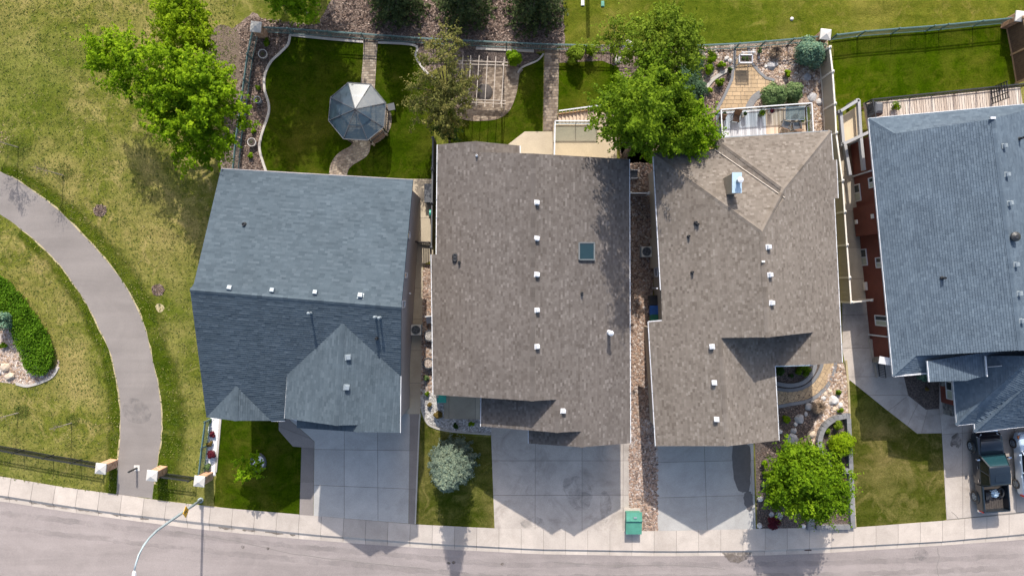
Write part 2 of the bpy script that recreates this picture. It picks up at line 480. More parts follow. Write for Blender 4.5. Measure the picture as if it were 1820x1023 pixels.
class MB:
    def __init__(self):
        self.v, self.f, self.t = [], [], []

    def add(self, vs, fs, tone=0.5):
        n = len(self.v)
        self.v += [tuple(p) for p in vs]
        for f in fs:
            self.f.append([i + n for i in f])
            self.t.append(tone)
        return self

    def quad(self, a, b, c, d, tone=0.5):
        return self.add([a, b, c, d], [(0, 1, 2, 3)], tone)

    def poly(self, pts, tone=0.5):
        pts = [Vector(p) for p in pts]
        if len(pts) <= 4:
            return self.add(pts, [tuple(range(len(pts)))], tone)
        tris = geometry.tessellate_polygon([pts])
        return self.add(pts, [tuple(t) for t in tris], tone)

    def prism(self, pts, depth, tone=0.5):
        """flat polygon with its own thickness below it"""
        pts = [Vector(p) for p in pts]
        if area2(pts) < 0:
            pts = pts[::-1]
        n = len(pts)
        low = [p - Vector((0, 0, depth)) for p in pts]
        if n <= 4:
            top = [tuple(range(n))]
        else:
            top = [tuple(t) for t in geometry.tessellate_polygon([pts])]
            top = [t if area2([pts[i] for i in t]) > 0 else t[::-1] for t in top]
        fs = list(top) + [tuple(i + n for i in t[::-1]) for t in top]
        fs += [((i + 1) % n, i, i + n, (i + 1) % n + n) for i in range(n)]
        return self.add(pts + low, fs, tone)

    def box(self, c, s, rz=0.0, tone=0.5):
        """centre, full size"""
        x, y, z = s[0] / 2, s[1] / 2, s[2] / 2
        ca, sa = math.cos(rz), math.sin(rz)
        vs = []
        for dz in (-z, z):
            for dx, dy in ((-x, -y), (x, -y), (x, y), (-x, y)):
                vs.append((c[0] + dx * ca - dy * sa, c[1] + dx * sa + dy * ca, c[2] + dz))
        return self.add(vs, [(3, 2, 1, 0), (4, 5, 6, 7), (0, 1, 5, 4), (1, 2, 6, 5), (2, 3, 7, 6), (3, 0, 4, 7)], tone)

    def beam(self, a, b, w, h, tone=0.5, up=(0, 0, 1)):
        """rectangular bar from a to b"""
        a, b = Vector(a), Vector(b)
        d = (b - a).normalized()
        u = Vector(up)
        if abs(d.dot(u)) > 0.95:
            u = Vector((0, 1, 0))
        s = d.cross(u).normalized() * (w / 2)
        t = s.cross(d).normalized() * (h / 2)
        vs = [a - s - t, a + s - t, a + s + t, a - s + t, b - s - t, b + s - t, b + s + t, b - s + t]
        return self.add(vs, [(3, 2, 1, 0), (4, 5, 6, 7), (0, 1, 5, 4), (1, 2, 6, 5), (2, 3, 7, 6), (3, 0, 4, 7)], tone)

    def tube(self, pts, rad, seg=8, cap=True):
        pts = [Vector(p) for p in pts]
        if not hasattr(rad, '__len__'):
            rad = [rad] * len(pts)
        rings = []
        for i, p in enumerate(pts):
            d = (pts[min(i + 1, len(pts) - 1)] - pts[max(i - 1, 0)]).normalized()
            u = Vector((0, 0, 1)) if abs(d.z) < 0.9 else Vector((1, 0, 0))
            s = d.cross(u).normalized()
            t = s.cross(d).normalized()
            rings.append([p + (s * math.cos(2 * math.pi * k / seg) + t * math.sin(2 * math.pi * k / seg)) * rad[i] for k in range(seg)])
        vs = [q for r in rings for q in r]
        fs = []
        for i in range(len(pts) - 1):
            for k in range(seg):
                a, b = i * seg + k, i * seg + (k + 1) % seg
                fs.append((a, b, b + seg, a + seg))
        if cap:
            fs.append(tuple(range(seg))[::-1])
            fs.append(tuple(range(len(vs) - seg, len(vs))))
        return self.add(vs, fs)

    def lathe(self, c, prof, seg=16):
        """profile of (radius, z) turned about the upright axis at c"""
        vs, fs = [], []
        for r, z in prof:
            for k in range(seg):
                a = 2 * math.pi * k / seg
                vs.append((c[0] + r * math.cos(a), c[1] + r * math.sin(a), c[2] + z))
        for i in range(len(prof) - 1):
            for k in range(seg):
                a, b = i * seg + k, i * seg + (k + 1) % seg
                fs.append((a, b, b + seg, a + seg))
        fs.append(tuple(range(seg))[::-1])
        fs.append(tuple(range(len(vs) - seg, len(vs))))
        return self.add(vs, fs)

    def loft(self, secs, cap=True):
        n = len(secs[0])
        vs = [p for s in secs for p in s]
        fs = []
        for i in range(len(secs) - 1):
            for k in range(n):
                a, b = i * n + k, i * n + (k + 1) % n
                fs.append((a, b, b + n, a + n))
        if cap:
            fs.append(tuple(range(n))[::-1])
            fs.append(tuple(range(len(vs) - n, len(vs))))
        return self.add(vs, fs)

    def build(self, name, mat, parent=None, label=None, cat=None, group=None, kind=None, smooth=False, bevel=0.0, local=False, origin=None):
        me = bpy.data.meshes.new(name)
        off = Vector((0, 0, 0))
        if parent is not None and not local:
            off = root_loc(parent)
        if origin is not None:
            off = Vector(origin)
        me.from_pydata([(p[0] - off.x, p[1] - off.y, p[2] - off.z) for p in self.v], [], self.f)
        if len(set(self.t)) > 1:
            at = me.attributes.new('tone', 'FLOAT', 'FACE')
            at.data.foreach_set('value', self.t)
        else:
            at = me.attributes.new('tone', 'FLOAT', 'FACE')
            at.data.foreach_set('value', [self.t[0] if self.t else 0.5] * len(self.f))
        if smooth:
            me.polygons.foreach_set('use_smooth', [True] * len(me.polygons))
        me.materials.append(M[mat] if isinstance(mat, str) else mat)
        o = bpy.data.objects.new(name, me)
        if origin is not None:
            o.location = origin
        link(o, parent)
        if bevel:
            b = o.modifiers.new('bevel', 'BEVEL')
            b.width = bevel
            b.segments = 2
            b.limit_method = 'ANGLE'
        return tag(o, label, cat, group, kind)


def area2(p):
    return sum(p[i - 1][0] * p[i][1] - p[i][0] * p[i - 1][1] for i in range(len(p)))


def clip_convex(poly, clip):
    """Sutherland-Hodgman of a 2-D polygon against a convex one"""
    if area2(clip) < 0:
        clip = clip[::-1]
    out = [tuple(p[:2]) for p in poly]
    for i in range(len(clip)):
        a, b = clip[i - 1], clip[i]
        if not out:
            return []
        src, out = out, []
        ex, ey = b[0] - a[0], b[1] - a[1]
        for j in range(len(src)):
            p, q = src[j - 1], src[j]
            dp = ex * (p[1] - a[1]) - ey * (p[0] - a[0])
            dq = ex * (q[1] - a[1]) - ey * (q[0] - a[0])
            if (dp >= 0) != (dq >= 0):
                t = dp / (dp - dq)
                out.append((p[0] + (q[0] - p[0]) * t, p[1] + (q[1] - p[1]) * t))
            if dq >= 0:
                out.append(q)
    return out


def inside(poly, P):
    """even-odd test, vectorised; P is (n, 2)"""
    x, y = P[:, 0], P[:, 1]
    r = np.zeros(len(P), bool)
    n = len(poly)
    for i in range(n):
        x0, y0 = poly[i - 1][0], poly[i - 1][1]
        x1, y1 = poly[i][0], poly[i][1]
        if y0 == y1:
            continue
        c = ((y0 > y) != (y1 > y)) & (x < (x1 - x0) * (y - y0) / (y1 - y0) + x0)
        r ^= c
    return r


def smooth(pts, n=6, closed=False):
    """Catmull-Rom through the points"""
    P = [Vector(p) if len(p) > 2 else Vector((p[0], p[1], 0)) for p in pts]
    m = len(P)
    out = []
    rng = range(m if closed else m - 1)
    for i in rng:
        if closed:
            p0, p1, p2, p3 = P[i - 1], P[i], P[(i + 1) % m], P[(i + 2) % m]
        else:
            p0, p1, p2, p3 = P[max(i - 1, 0)], P[i], P[i + 1], P[min(i + 2, m - 1)]
        for k in range(n):
            t = k / n
            out.append(0.5 * ((2 * p1) + (p2 - p0) * t + (2 * p0 - 5 * p1 + 4 * p2 - p3) * t * t + (3 * p1 - p0 - 3 * p2 + p3) * t ** 3))
    if not closed:
        out.append(P[-1])
    return [(p.x, p.y) for p in out]


def sheet(name, mat, px, z, label, kind='structure', jitter=0.0):
    b = MB()
    pts = [W(p[0], p[1], 0) for p in px]
    if jitter:
        q = []
        for i in range(len(pts)):
            a, c = pts[i], pts[(i + 1) % len(pts)]
            n = max(1, int((c - a).length / 0.35))
            for k in range(n):
                q.append(a.lerp(c, k / n) + Vector((random.uniform(-1, 1), random.uniform(-1, 1), 0)) * jitter)
        pts = q
    pts = [Vector((p.x, p.y, z)) for p in pts]
    tris = geometry.tessellate_polygon([pts])
    fs = []
    for t in tris:
        fs.append(tuple(t) if area2([pts[i] for i in t]) > 0 else tuple(t[::-1]))
    b.add(pts, fs)
    return b.build(name, mat, label=label, kind=kind)


def ribbon(pts, w):
    """strip polygon of width w (px) about a line of photo positions"""
    L, Rr = [], []
    for i, p in enumerate(pts):
        a, b = pts[max(i - 1, 0)], pts[min(i + 1, len(pts) - 1)]
        dx, dy = b[0] - a[0], b[1] - a[1]
        l = math.hypot(dx, dy) or 1
        nx, ny = -dy / l * w / 2, dx / l * w / 2
        L.append((p[0] + nx, p[1] + ny))
        Rr.append((p[0] - nx, p[1] - ny))
    return L + Rr[::-1]


def edging(name, mat, pts, w, z, h, label, parent=None, seg_len=0.6):
    """a kerb-like edging made of its cast lengths"""
    b = MB()
    P = [W(p[0], p[1]) for p in pts]
    L, Rr = [], []
    for i, p in enumerate(P):
        a, c = P[max(i - 1, 0)], P[min(i + 1, len(P) - 1)]
        d = (c - a)
        d.z = 0
        d.normalize()
        n = Vector((-d.y, d.x, 0)) * (w / 2)
        L.append(p + n)
        Rr.append(p - n)
    for i in range(len(P) - 1):
        q = [L[i], L[i + 1], Rr[i + 1], Rr[i]]
        b.prism([Vector((v.x, v.y, z + h)) for v in q], h, random.random())
    return b.build(name, mat, parent, label=label, kind=None if parent else 'structure')


def numesh(name, V, F, tone, mat, parent=None, origin=None):
    """V (n,3), F (m,4) arrays"""
    me = bpy.data.meshes.new(name)
    m, k = F.shape
    if origin is not None:
        V = V - np.array(origin)
    me.vertices.add(len(V))
    me.vertices.foreach_set('co', V.astype(np.float32).ravel())
    me.loops.add(m * k)
    me.loops.foreach_set('vertex_index', F.astype(np.int32).ravel())
    me.polygons.add(m)
    me.polygons.foreach_set('loop_start', np.arange(0, m * k, k, dtype=np.int32))
    me.update(calc_edges=True)
    at = me.attributes.new('tone', 'FLOAT', 'FACE')
    at.data.foreach_set('value', np.clip(tone, 0, 1).astype(np.float32))
    me.materials.append(M[mat])
    o = bpy.data.objects.new(name, me)
    link(o, parent)
    return o


def nrm(a):
    return a / (np.linalg.norm(a, axis=1, keepdims=True) + 1e-9)


def leaf_arrays(C, N, S, aspect=0.6):
    n = len(C)
    r = RNG.normal(size=(n, 3))
    T = nrm(np.cross(N, r))
    B = np.cross(N, T)
    s = S[:, None]
    V = np.empty((n, 4, 3))
    V[:, 0] = C - T * s * 0.5
    V[:, 1] = C + B * s * aspect * 0.5 + N * s * 0.12
    V[:, 2] = C + T * s * 0.5
    V[:, 3] = C - B * s * aspect * 0.5 + N * s * 0.12
    return V.reshape(-1, 3), np.arange(n * 4).reshape(n, 4)


def sphere_dirs(n, up=0.0):
    d = RNG.normal(size=(n, 3))
    d = nrm(d)
    d[:, 2] += up
    return nrm(d)


def sample_poly(px, n):
    """n random points of the ground inside a polygon of photo positions"""
    P = np.array([[p[0], p[1]] for p in px], float)
    lo, hi = P.min(0), P.max(0)
    out = np.zeros((0, 2))
    while len(out) < n:
        q = lo + RNG.random((n * 2, 2)) * (hi - lo)
        out = np.vstack([out, q[inside(P, q)]])
    out = out[:n]
    k = CAM_H / FOC
    return np.stack([(out[:, 0] - CX) * k, -(out[:, 1] - CY) * k, np.zeros(n)], 1)


def chips(name, px, n, size, z, mat, label, flat=1.2):
    C = sample_poly(px, n)
    C[:, 2] = z + RNG.random(n) * 0.03
    N = nrm(RNG.normal(size=(n, 3)) * 0.5 + np.array([0, 0, flat]))
    S = size * (0.5 + RNG.random(n))
    V, F = leaf_arrays(C, N, S, 0.45)
    o = numesh(name, V, F, RNG.random(n), mat)
    return tag(o, label, None, None, 'stuff')


OCT_V = np.array([[1, 0, 0], [0.45, 0.8, 0.05], [-0.55, 0.75, 0], [-1, 0, 0], [-0.5, -0.8, 0.05], [0.5, -0.75, 0], [0.15, 0.1, 0.75], [0, 0, -0.5]])
OCT_F = np.array([[0, 1, 6], [1, 2, 6], [2, 3, 6], [3, 4, 6], [4, 5, 6], [5, 0, 6]])


def stones(name, px, n, size, z, mat, label):
    C = sample_poly(px, n)
    C[:, 2] = z
    a = RNG.random(n) * 6.283
    S = size * (0.5 + RNG.random(n) ** 2 * 1.3)
    sx = S * (0.7 + 0.5 * RNG.random(n))
    v = OCT_V[None] + RNG.normal(size=(n, 8, 3)) * 0.13
    x = v[:, :, 0] * sx[:, None]
    y = v[:, :, 1] * S[:, None] * 0.75
    V = np.stack([C[:, 0:1] + x * np.cos(a)[:, None] - y * np.sin(a)[:, None],
                  C[:, 1:2] + x * np.sin(a)[:, None] + y * np.cos(a)[:, None],
                  C[:, 2:3] + v[:, :, 2] * S[:, None] * 0.7], 2).reshape(-1, 3)
    F = (OCT_F[None] + (np.arange(n) * 8)[:, None, None]).reshape(-1, 3)
    o = numesh(name, V, F, np.repeat(RNG.random(n), 6), mat)
    return tag(o, label, None, None, 'stuff')


def copy_tree(o, parent=None):
    c = o.copy()
    COL.objects.link(c)
    if parent is not None:
        c.parent = parent
    for ch in list(o.children):
        copy_tree(ch, c)
    return c

# ================================================================== THE GROUND
b = MB()
b.quad((-2500, -2500, -0.16), (2500, -2500, -0.16), (2500, 2500, -0.16), (-2500, 2500, -0.16))
b.build('ground', 'park', label='wide dry grassland around the neighbourhood', kind='structure')

BACK = [(-900, 735), (-400, 800), (0, 845.5), (112, 865), (210, 878), (300, 890.5), (400, 902), (556, 915.5), (737, 931), (877, 938), (1008, 941.5),
        (1169, 942.8), (1350, 938.5), (1521, 936.5), (1682, 924), (1820, 911.5), (2200, 868), (2700, 790)]
CURB = [(-900, 768), (-400, 834), (0, 879), (112, 897), (210, 911), (352, 927), (562, 949.5), (760, 964.5), (955, 975), (1180, 978.5),
        (1350, 977.5), (1480, 971.5), (1669, 961.5), (1820, 948), (2200, 905), (2700, 826)]
ROADE = [(-900, 784), (-400, 849), (0, 891), (112, 909), (225, 924.5), (352, 941), (518, 957), (636, 966.5), (760, 975), (955, 985), (1180, 989),
         (1350, 987.5), (1480, 982.5), (1650, 971.5), (1820, 959.5), (2200, 916), (2700, 836)]


def yat(line, x):
    for a, c in zip(line, line[1:]):
        if a[0] <= x <= c[0]:
            return a[1] + (c[1] - a[1]) * (x - a[0]) / (c[0] - a[0])
    return line[-1][1]


DENSE = list(range(-900, 2701, 30))
def line_of(L, dy=0):
    return [(x, yat(L, x) + dy) for x in DENSE]


sheet('lawn', 'park', [(-900, -900), (2700, -900)] + line_of(BACK)[::-1], 0.0, 'patchy yellowing green grass of the open park')
sheet('road', 'road', line_of(ROADE, -3) + [(x, yat(ROADE, x) + 215) for x in DENSE[::-1]], -0.125, 'pale grey worn asphalt street along the bottom')

# sidewalk of single slabs, and the rolled kerb and gutter cast with it
walk = sheet('sidewalk', 'joint', line_of(BACK, 0.5) + line_of(CURB, -0.5)[::-1], 0.006, 'pale concrete sidewalk curving along the street')
kerb = sheet('kerb', 'joint', line_of(CURB, -1) + line_of(ROADE)[::-1], -0.15, 'rolled concrete kerb and gutter beside the sidewalk')
xs = -900 + 14.0
nsl = 0
while xs < 2650:
    x0, x1 = xs + 0.28, xs + 39.4 - 0.28
    sk = 0.0 if xs > 900 else (x0 - 910) * 0.006
    q = [(x0, yat(BACK, x0)), (x1, yat(BACK, x1)), (x1 + sk, yat(CURB, x1 + sk)), (x0 + sk, yat(CURB, x0 + sk))]
    if -120 < xs < 1900:
        b = MB()
        b.prism([Vector((*W(*p).xy, 0.02)) for p in q], 0.1)
        b.build('slab', 'walk', walk, origin=tuple(Vector((*W(*q[0]).xy, 0.0))))
        c = MB()
        qa, qb, qc = [], [], []
        for xx in (x0 + sk, x1 + sk):
            a = W(xx, yat(CURB, xx))
            e = W(xx, yat(ROADE, xx))
            n = (e - a)
            qa.append(Vector((a.x, a.y, 0.02)))
            m = a + n * 0.42
            qb.append(Vector((m.x, m.y, -0.115)))
            qc.append(Vector((e.x, e.y, -0.112)))
        c.quad(qa[0], qb[0], qb[1], qa[1]).quad(qb[0], qc[0], qc[1], qb[1])
        c.quad(qc[0], qc[0] - Vector((0, 0, .08)), qc[1] - Vector((0, 0, .08)), qc[1])
        c.build('kerb_section', 'walk', kerb, origin=tuple(qa[0]))
    xs += 39.4

# park path
PR = smooth([(-520, 150), (-250, 195), (-70, 268), (0, 305), (20, 313), (46, 330), (100, 370), (143, 413), (186, 459), (219, 503), (246, 552), (262, 599), (271, 640), (281, 685), (286.5, 734),
             (286.5, 771), (280, 820), (275, 850), (271, 886)], 4)
PL = smooth([(-520, 225), (-250, 268), (-70, 338), (0, 381), (30, 401), (66, 430), (100, 463), (130, 503), (156, 542.5), (179, 589), (198, 632), (210, 689), (214, 734), (213, 782),
             (210, 820), (207, 878)], 4)
sheet('park_path', 'path', PR + PL[::-1], 0.004, 'curving grey asphalt footpath through the park', jitter=0.03)
for L, lab in ((PL, 'dry straw coloured verge on the inner side of the path'), (PR, 'dry straw coloured verge on the outer side of the path')):
    sheet('path_verge', 'edge_tan', ribbon(L[16:-3], 3.2), 0.003, lab, jitter=0.05)

# lawns of the gardens
sheet('rear_park_lawn', 'park_rear', [(1000, -300), (2200, -300), (2200, 20), (1795, 33), (1480, 66), (1240, 82), (1000, 84), (985, 20)], 0.004,
      'mown striped park grass behind the back fences')
CURVE = smooth([(516, 62.5), (512, 79.5), (497.6, 95), (480.6, 112), (470.7, 136), (470.7, 159), (477.7, 184.5), (477, 204), (465, 241), (462, 267), (473.5, 306)], 6)
sheet('back_lawn', 'lush', CURVE + [(470, 330), (771, 340), (771, 150), (759, 129.6), (745, 110), (738, 92), (737, 81), (672, 76), (645.8, 74.8), (586, 69.8)], 0.008,
      'deep green clipped lawn around the gazebo')
sheet('middle_back_lawn', 'lush', [(795, 180), (800, 262), (902, 262), (932, 240), (964, 236), (966, 95), (945, 95), (920, 125), (895, 200)], 0.008,
      'shaded lawn strip between paver patio and paver path')
sheet('side_back_lawn', 'green', [(993, 112), (990, 232), (1110, 240), (1100, 120), (1070, 108)], 0.008, 'small green lawn beside the paver path')
sheet('far_back_lawn', 'green', [(1480, 70), (1794, 40), (1812, 160), (1520, 200), (1488, 190)], 0.008, 'bright green lawn behind the blue roofed house', jitter=0.07)
sheet('front_lawn', 'lush', [(390, 738), (392, 742), (380, 898), (400, 902.5), (533, 914), (537, 794), (520, 792), (496, 764), (496, 738)], 0.008,
      'dark green front lawn with a sapling', jitter=0.05)
sheet('spruce_lawn', 'front', [(744.5, 736), (750, 742), (760, 756), (778, 767), (806, 772), (873, 777), (878, 938), (738, 931)], 0.008,
      'thin mottled front lawn around the blue spruce', jitter=0.06)
sheet('corner_lawn', 'front', [(1508, 674), (1630, 771), (1673.5, 769.5), (1682, 924), (1521, 937)], 0.008, 'patchy front lawn beside the parked pickup', jitter=0.06)

# beds
sheet('mulch_bed', 'mulch_base', [(404, 60), (420, 45), (450, 20), (470, 40), (560, 45), (620, -40), (1000, -40), (1004, 82), (945, 96), (846, 90), (760, 130), (737, 81),
      (586, 69.8), (516, 62.5)] + CURVE[1:] + [(468, 330), (385, 330), (398, 240), (412, 180), (428, 130), (420, 90)], 0.006, 'reddish bark mulch bed along the back fence', jitter=0.08)
sheet('bare_soil', 'soil_tan', smooth([(372, 62), (392, 44), (424, 60), (428, 100), (426, 140), (408, 138), (375, 120), (358, 95)], 4), 0.0085, 'bare brown soil patch beside the lime trees')
sheet('garden_bed', 'soil', [(825, 90), (846, 87), (949, 92), (962, 100), (930, 119), (926, 122), (900, 112), (825, 112)], 0.0095, 'dark soil bed behind the pergola')
sheet('shade_bed', 'mulch_base', [(995, 84), (1250, 83), (1250, 190), (1275, 200), (1268, 262), (1160, 290), (1110, 290), (1095, 235), (1075, 112), (993, 112)], 0.005,
      'mulched bed under the big trees', jitter=0.05)
sheet('rock_garden', 'gravel_base', [(1240, 84), (1470, 68), (1477, 120), (1490, 250), (1440, 250), (1440, 190), (1275, 200), (1250, 190)], 0.0055,
      'tan gravel rock garden behind the tan roofed house', jitter=0.03)
sheet('side_gravel', 'gravel_base', [(1102, 250), (1165, 270), (1160, 560), (1168, 790), (1169.5, 943), (1117.5, 943), (1117, 790), (1100, 780)], 0.005,
      'stony gravel side strip between the brown and tan roofed houses')
sheet('porch_gravel', 'gravel_grey', smooth([(747, 690), (748.5, 730), (757, 747), (770, 758), (804, 766), (873, 771)], 4) + [(873, 735), (860, 690), (775, 690), (760, 560), (748, 560)], 0.007,
      'grey pebble bed wrapping around the small porch')
sheet('narrow_gravel', 'gravel_base', [(753, 470), (775, 470), (775, 700), (748, 700), (750, 560)], 0.0062, 'narrow gravel strip beside the brown roofed house')
sheet('white_gravel_bed', 'gravel_white', [(374, 742), (392, 742), (383, 845), (365, 845)], 0.009, 'bright white gravel bed along the green fence')
PINK = smooth([(-60, 560), (20, 560), (44, 600), (90, 655), (104, 640), (102, 655), (88, 672), (50, 685), (20, 680), (-60, 678)], 5)
sheet('pink_gravel_bed', 'gravel_pink', PINK, 0.006, 'pinkish gravel bed at the left edge', jitter=0.04)
sheet('front_garden', 'soil', [(1380, 640), (1497, 640), (1506, 672), (1509, 764), (1517, 931), (1445, 941), (1346, 940), (1342, 800), (1340, 780)], 0.0055,
      'planted front garden of soil, stones and shrubs')
sheet('pebble_bed', 'gravel_base', [(1478, 645), (1500, 645), (1507, 672), (1509, 745), (1476, 742), (1458, 758), (1450, 776), (1452, 820), (1440, 800), (1438, 770), (1456, 735), (1447, 712), (1462, 690)],
      0.0095, 'sunlit tan pebble bed with pale boulders', jitter=0.04)
sheet('entry_bed', 'soil', [(1603, 655), (1672, 655), (1669, 725.5), (1645.5, 727), (1613.8, 702)], 0.0205, 'dark mulch bed beside the stone wall')

# slabs cut from a larger poured area
def slabs(parent, px, xs_, ys_, mat, z, th=0.06, gap=0.35):
    """cut the area at the given photo columns and rows (each a pair of line ends)"""
    for i in range(len(xs_) - 1):
        for j in range(len(ys_) - 1):
            (xa0, xa1), (xb0, xb1) = xs_[i], xs_[i + 1]
            (ya0, ya1), (yb0, yb1) = ys_[j], ys_[j + 1]
            ytop, ybot = min(p[1] for p in px), max(p[1] for p in px)
            xl, xr = min(p[0] for p in px), max(p[0] for p in px)

            def X(pair, y):
                return pair[0] + (pair[1] - pair[0]) * (y - ytop) / (ybot - ytop)

            def Y(pair, x):
                return pair[0] + (pair[1] - pair[0]) * (x - xl) / (xr - xl)
            cell = []
            for (xp, yp, sx, sy) in (((xa0, xa1), (ya0, ya1), 1, 1), ((xb0, xb1), (ya0, ya1), -1, 1), ((xb0, xb1), (yb0, yb1), -1, -1), ((xa0, xa1), (yb0, yb1), 1, -1)):
                y = Y(yp, X(xp, (ya0 + yb0) / 2))
                x = X(xp, y)
                cell.append((x + sx * gap, y + sy * gap))
            if area2(cell) < 0:
                cell = cell[::-1]
            q = clip_convex(px, cell)
            if len(q) < 3 or abs(area2(q)) < 8:
                continue
            mb = MB()
            mb.prism([Vector((*W(*p).xy, z)) for p in q], th)
            mb.build('slab', mat, parent, origin=tuple(Vector((*W(*q[0]).xy, 0))))


D1 = [(505, 735), (728, 735), (728.5, 744), (726, 929.5), (557.5, 915.5), (559, 783.7), (544, 770), (518, 748)]
d1 = sheet('driveway', 'joint', D1, 0.010, 'shaded grey concrete driveway of the slate roofed house')
slabs(d1, D1, [(500, 505), (612, 612), (671, 672), (740, 740)], [(720, 720), (797, 800), (859, 868), (940, 940)], 'drive_grey', 0.024)
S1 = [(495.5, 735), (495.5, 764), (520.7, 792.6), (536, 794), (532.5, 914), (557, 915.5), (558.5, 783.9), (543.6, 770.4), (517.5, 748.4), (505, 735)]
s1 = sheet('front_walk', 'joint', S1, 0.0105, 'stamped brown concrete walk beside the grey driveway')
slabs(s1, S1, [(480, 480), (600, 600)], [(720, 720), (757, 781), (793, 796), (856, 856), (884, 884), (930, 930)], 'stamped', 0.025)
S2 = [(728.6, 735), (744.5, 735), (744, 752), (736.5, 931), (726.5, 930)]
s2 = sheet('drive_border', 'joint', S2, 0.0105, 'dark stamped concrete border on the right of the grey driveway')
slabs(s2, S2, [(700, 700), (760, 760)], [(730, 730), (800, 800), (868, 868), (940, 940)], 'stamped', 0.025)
sheet('drive_edging', 'edge', ribbon([(746.5, 735), (745, 752), (738, 930)], 2.6), 0.016, 'thin pale strip between stamped border and lawn')
S3 = [(722, 318), (772, 318), (772, 460), (752, 470), (747, 735), (715, 735)]
s3 = sheet('side_walk', 'joint', S3, 0.0102, 'concrete walkway between the slate and brown roofed houses')
slabs(s3, S3, [(705, 705), (780, 780)], [(300, 300), (356, 356), (387, 387), (432, 432), (512, 512), (567, 567), (622, 622), (680, 680), (760, 760)], 'slab_beige', 0.022)
S6 = [(1488, 240), (1512, 240), (1545, 420), (1552, 536), (1499, 536), (1496, 420), (1490, 330)]
s6 = sheet('side_walk', 'joint', S6, 0.0108, 'narrow concrete walk between taupe fence and red wall')
slabs(s6, S6, [(1470, 1470), (1570, 1570)], [(230, 230), (305, 305), (375, 375), (440, 440), (495, 495), (545, 545)], 'slab_beige', 0.022)
D2 = [(860, 738), (873, 738), (872.5, 762), (879, 938), (1008, 941.5), (1117.5, 942.5), (1118, 780), (1117, 738)]
d2 = sheet('driveway', 'joint', D2, 0.010, 'cracked tan concrete driveway of the brown roofed house')
slabs(d2, D2, [(850, 850), (951.5, 951), (1034.5, 1034.5), (1108, 1107), (1125, 1125)], [(700, 700), (818, 818), (879, 879), (950, 950)], 'drive', 0.024)
PP = [(788, 690), (853, 690), (853, 744.5), (789, 743.5)]
p2 = sheet('porch_pad', 'joint', PP, 0.0115, 'shaded concrete pad beside the teal bin')
slabs(p2, PP, [(780, 780), (798, 798), (845, 845), (860, 860)], [(680, 680), (750, 750)], 'slab_beige', 0.03)
D3 = [(1160, 770), (1165, 792), (1169.5, 942.5), (1343, 939), (1339, 795), (1338, 770)]
d3 = sheet('driveway', 'joint', D3, 0.010, 'grey concrete driveway with a dark wet patch')
slabs(d3, D3, [(1150, 1150), (1251, 1257), (1332, 1340), (1350, 1350)], [(760, 760), (821, 817), (884, 879), (950, 950)], 'drive_grey', 0.024)
sheet('wet_patch', 'wet', smooth([(1303, 788), (1318, 786), (1332, 792), (1334.5, 815), (1334, 850), (1331, 872), (1322, 874), (1312, 871), (1305, 850), (1302, 820)], 4, True), 0.028,
      'dark wet patch on the grey driveway', jitter=0.05)
sheet('wet_trail', 'wet', smooth([(1325, 874), (1334, 873), (1338, 885), (1337, 902), (1331, 908), (1324, 897), (1321, 884)], 4, True), 0.0275, 'fading wet trail below the dark wet patch', jitter=0.05)
D4 = [(1497, 600), (1497, 620), (1506, 671.5), (1630, 770), (1673.8, 769), (1682, 923.5), (1820, 911.5), (2000, 890), (1990, 680), (1820, 700), (1700, 660), (1672, 655), (1669, 725.5), (1645.5, 727),
      (1613.8, 702), (1603, 655), (1600, 600), (1540, 535), (1500, 535)]
d4 = sheet('driveway', 'joint', D4, 0.010, 'pale concrete driveway and walk of the blue roofed house')
slabs(d4, [(1497, 535), (1545, 535), (1575, 615), (1603, 655), (1613.8, 702), (1578, 729.5), (1506, 671.5), (1497, 620)], [(1480, 1480), (1620, 1620)],
      [(520, 520), (560, 556), (618, 618), (669, 668), (702, 702), (740, 740)], 'drive', 0.024)
slabs(d4, [(1614, 702.4), (1645.5, 727.5), (1669, 726), (1673.4, 769), (1630, 769.6), (1578.6, 729.8)], [(1560, 1560), (1638, 1606), (1655, 1637), (1690, 1690)], [(690, 690), (790, 790)], 'drive', 0.024)
slabs(d4, [(1669.5, 655), (1990, 620), (2000, 890), (1820, 911.2), (1682.4, 923.2), (1674, 770), (1669.5, 726)], [(1660, 1660), (1709, 1711), (1800, 1806), (1900, 1900), (2010, 2010)],
      [(600, 600), (772, 745), (849, 824), (924, 890)], 'drive', 0.0245)
for q, lab in (([(1692, 776), (1700, 768), (1706, 776), (1708, 786), (1702, 796), (1696, 790), (1690, 792)], 'dark oil blotch on the driveway beside the pickup'),):
    sheet('oil_stain', 'mud', smooth(q, 4, True), 0.0275, lab, jitter=0.06)
for q, lab in (([(1282, 976), (1304, 966), (1334, 974), (1336, 986), (1318, 999), (1300, 1000), (1290, 990)], 'muddy stain washed into the gutter below the grey driveway'),):
    sheet('mud_stain', 'mud', smooth(q, 4, True), -0.100, lab, jitter=0.06)
for i_, (q, lab) in enumerate((([(1000, 862), (1012, 845), (1040, 852), (1052, 875), (1046, 900), (1030, 908), (1012, 892)], 'dark tyre scuffs on the tan driveway left of its middle joint'),
                ([(1066, 880), (1078, 872), (1086, 895), (1080, 925), (1070, 922)], 'dark tyre scuffs on the tan driveway right of its middle joint'),
                ([(926, 925), (955, 918), (968, 930), (950, 938), (930, 937)], 'scuff marks at the lower left of the tan driveway'),
                ([(1628, 980), (1648, 978), (1650, 992), (1630, 996)], 'dark patch in the street below the corner lawn'))):
    sheet('scuff_mark', 'tyre_mark', smooth(q, 4, True), 0.027 if i_ < 3 else -0.121, lab, jitter=0.06)
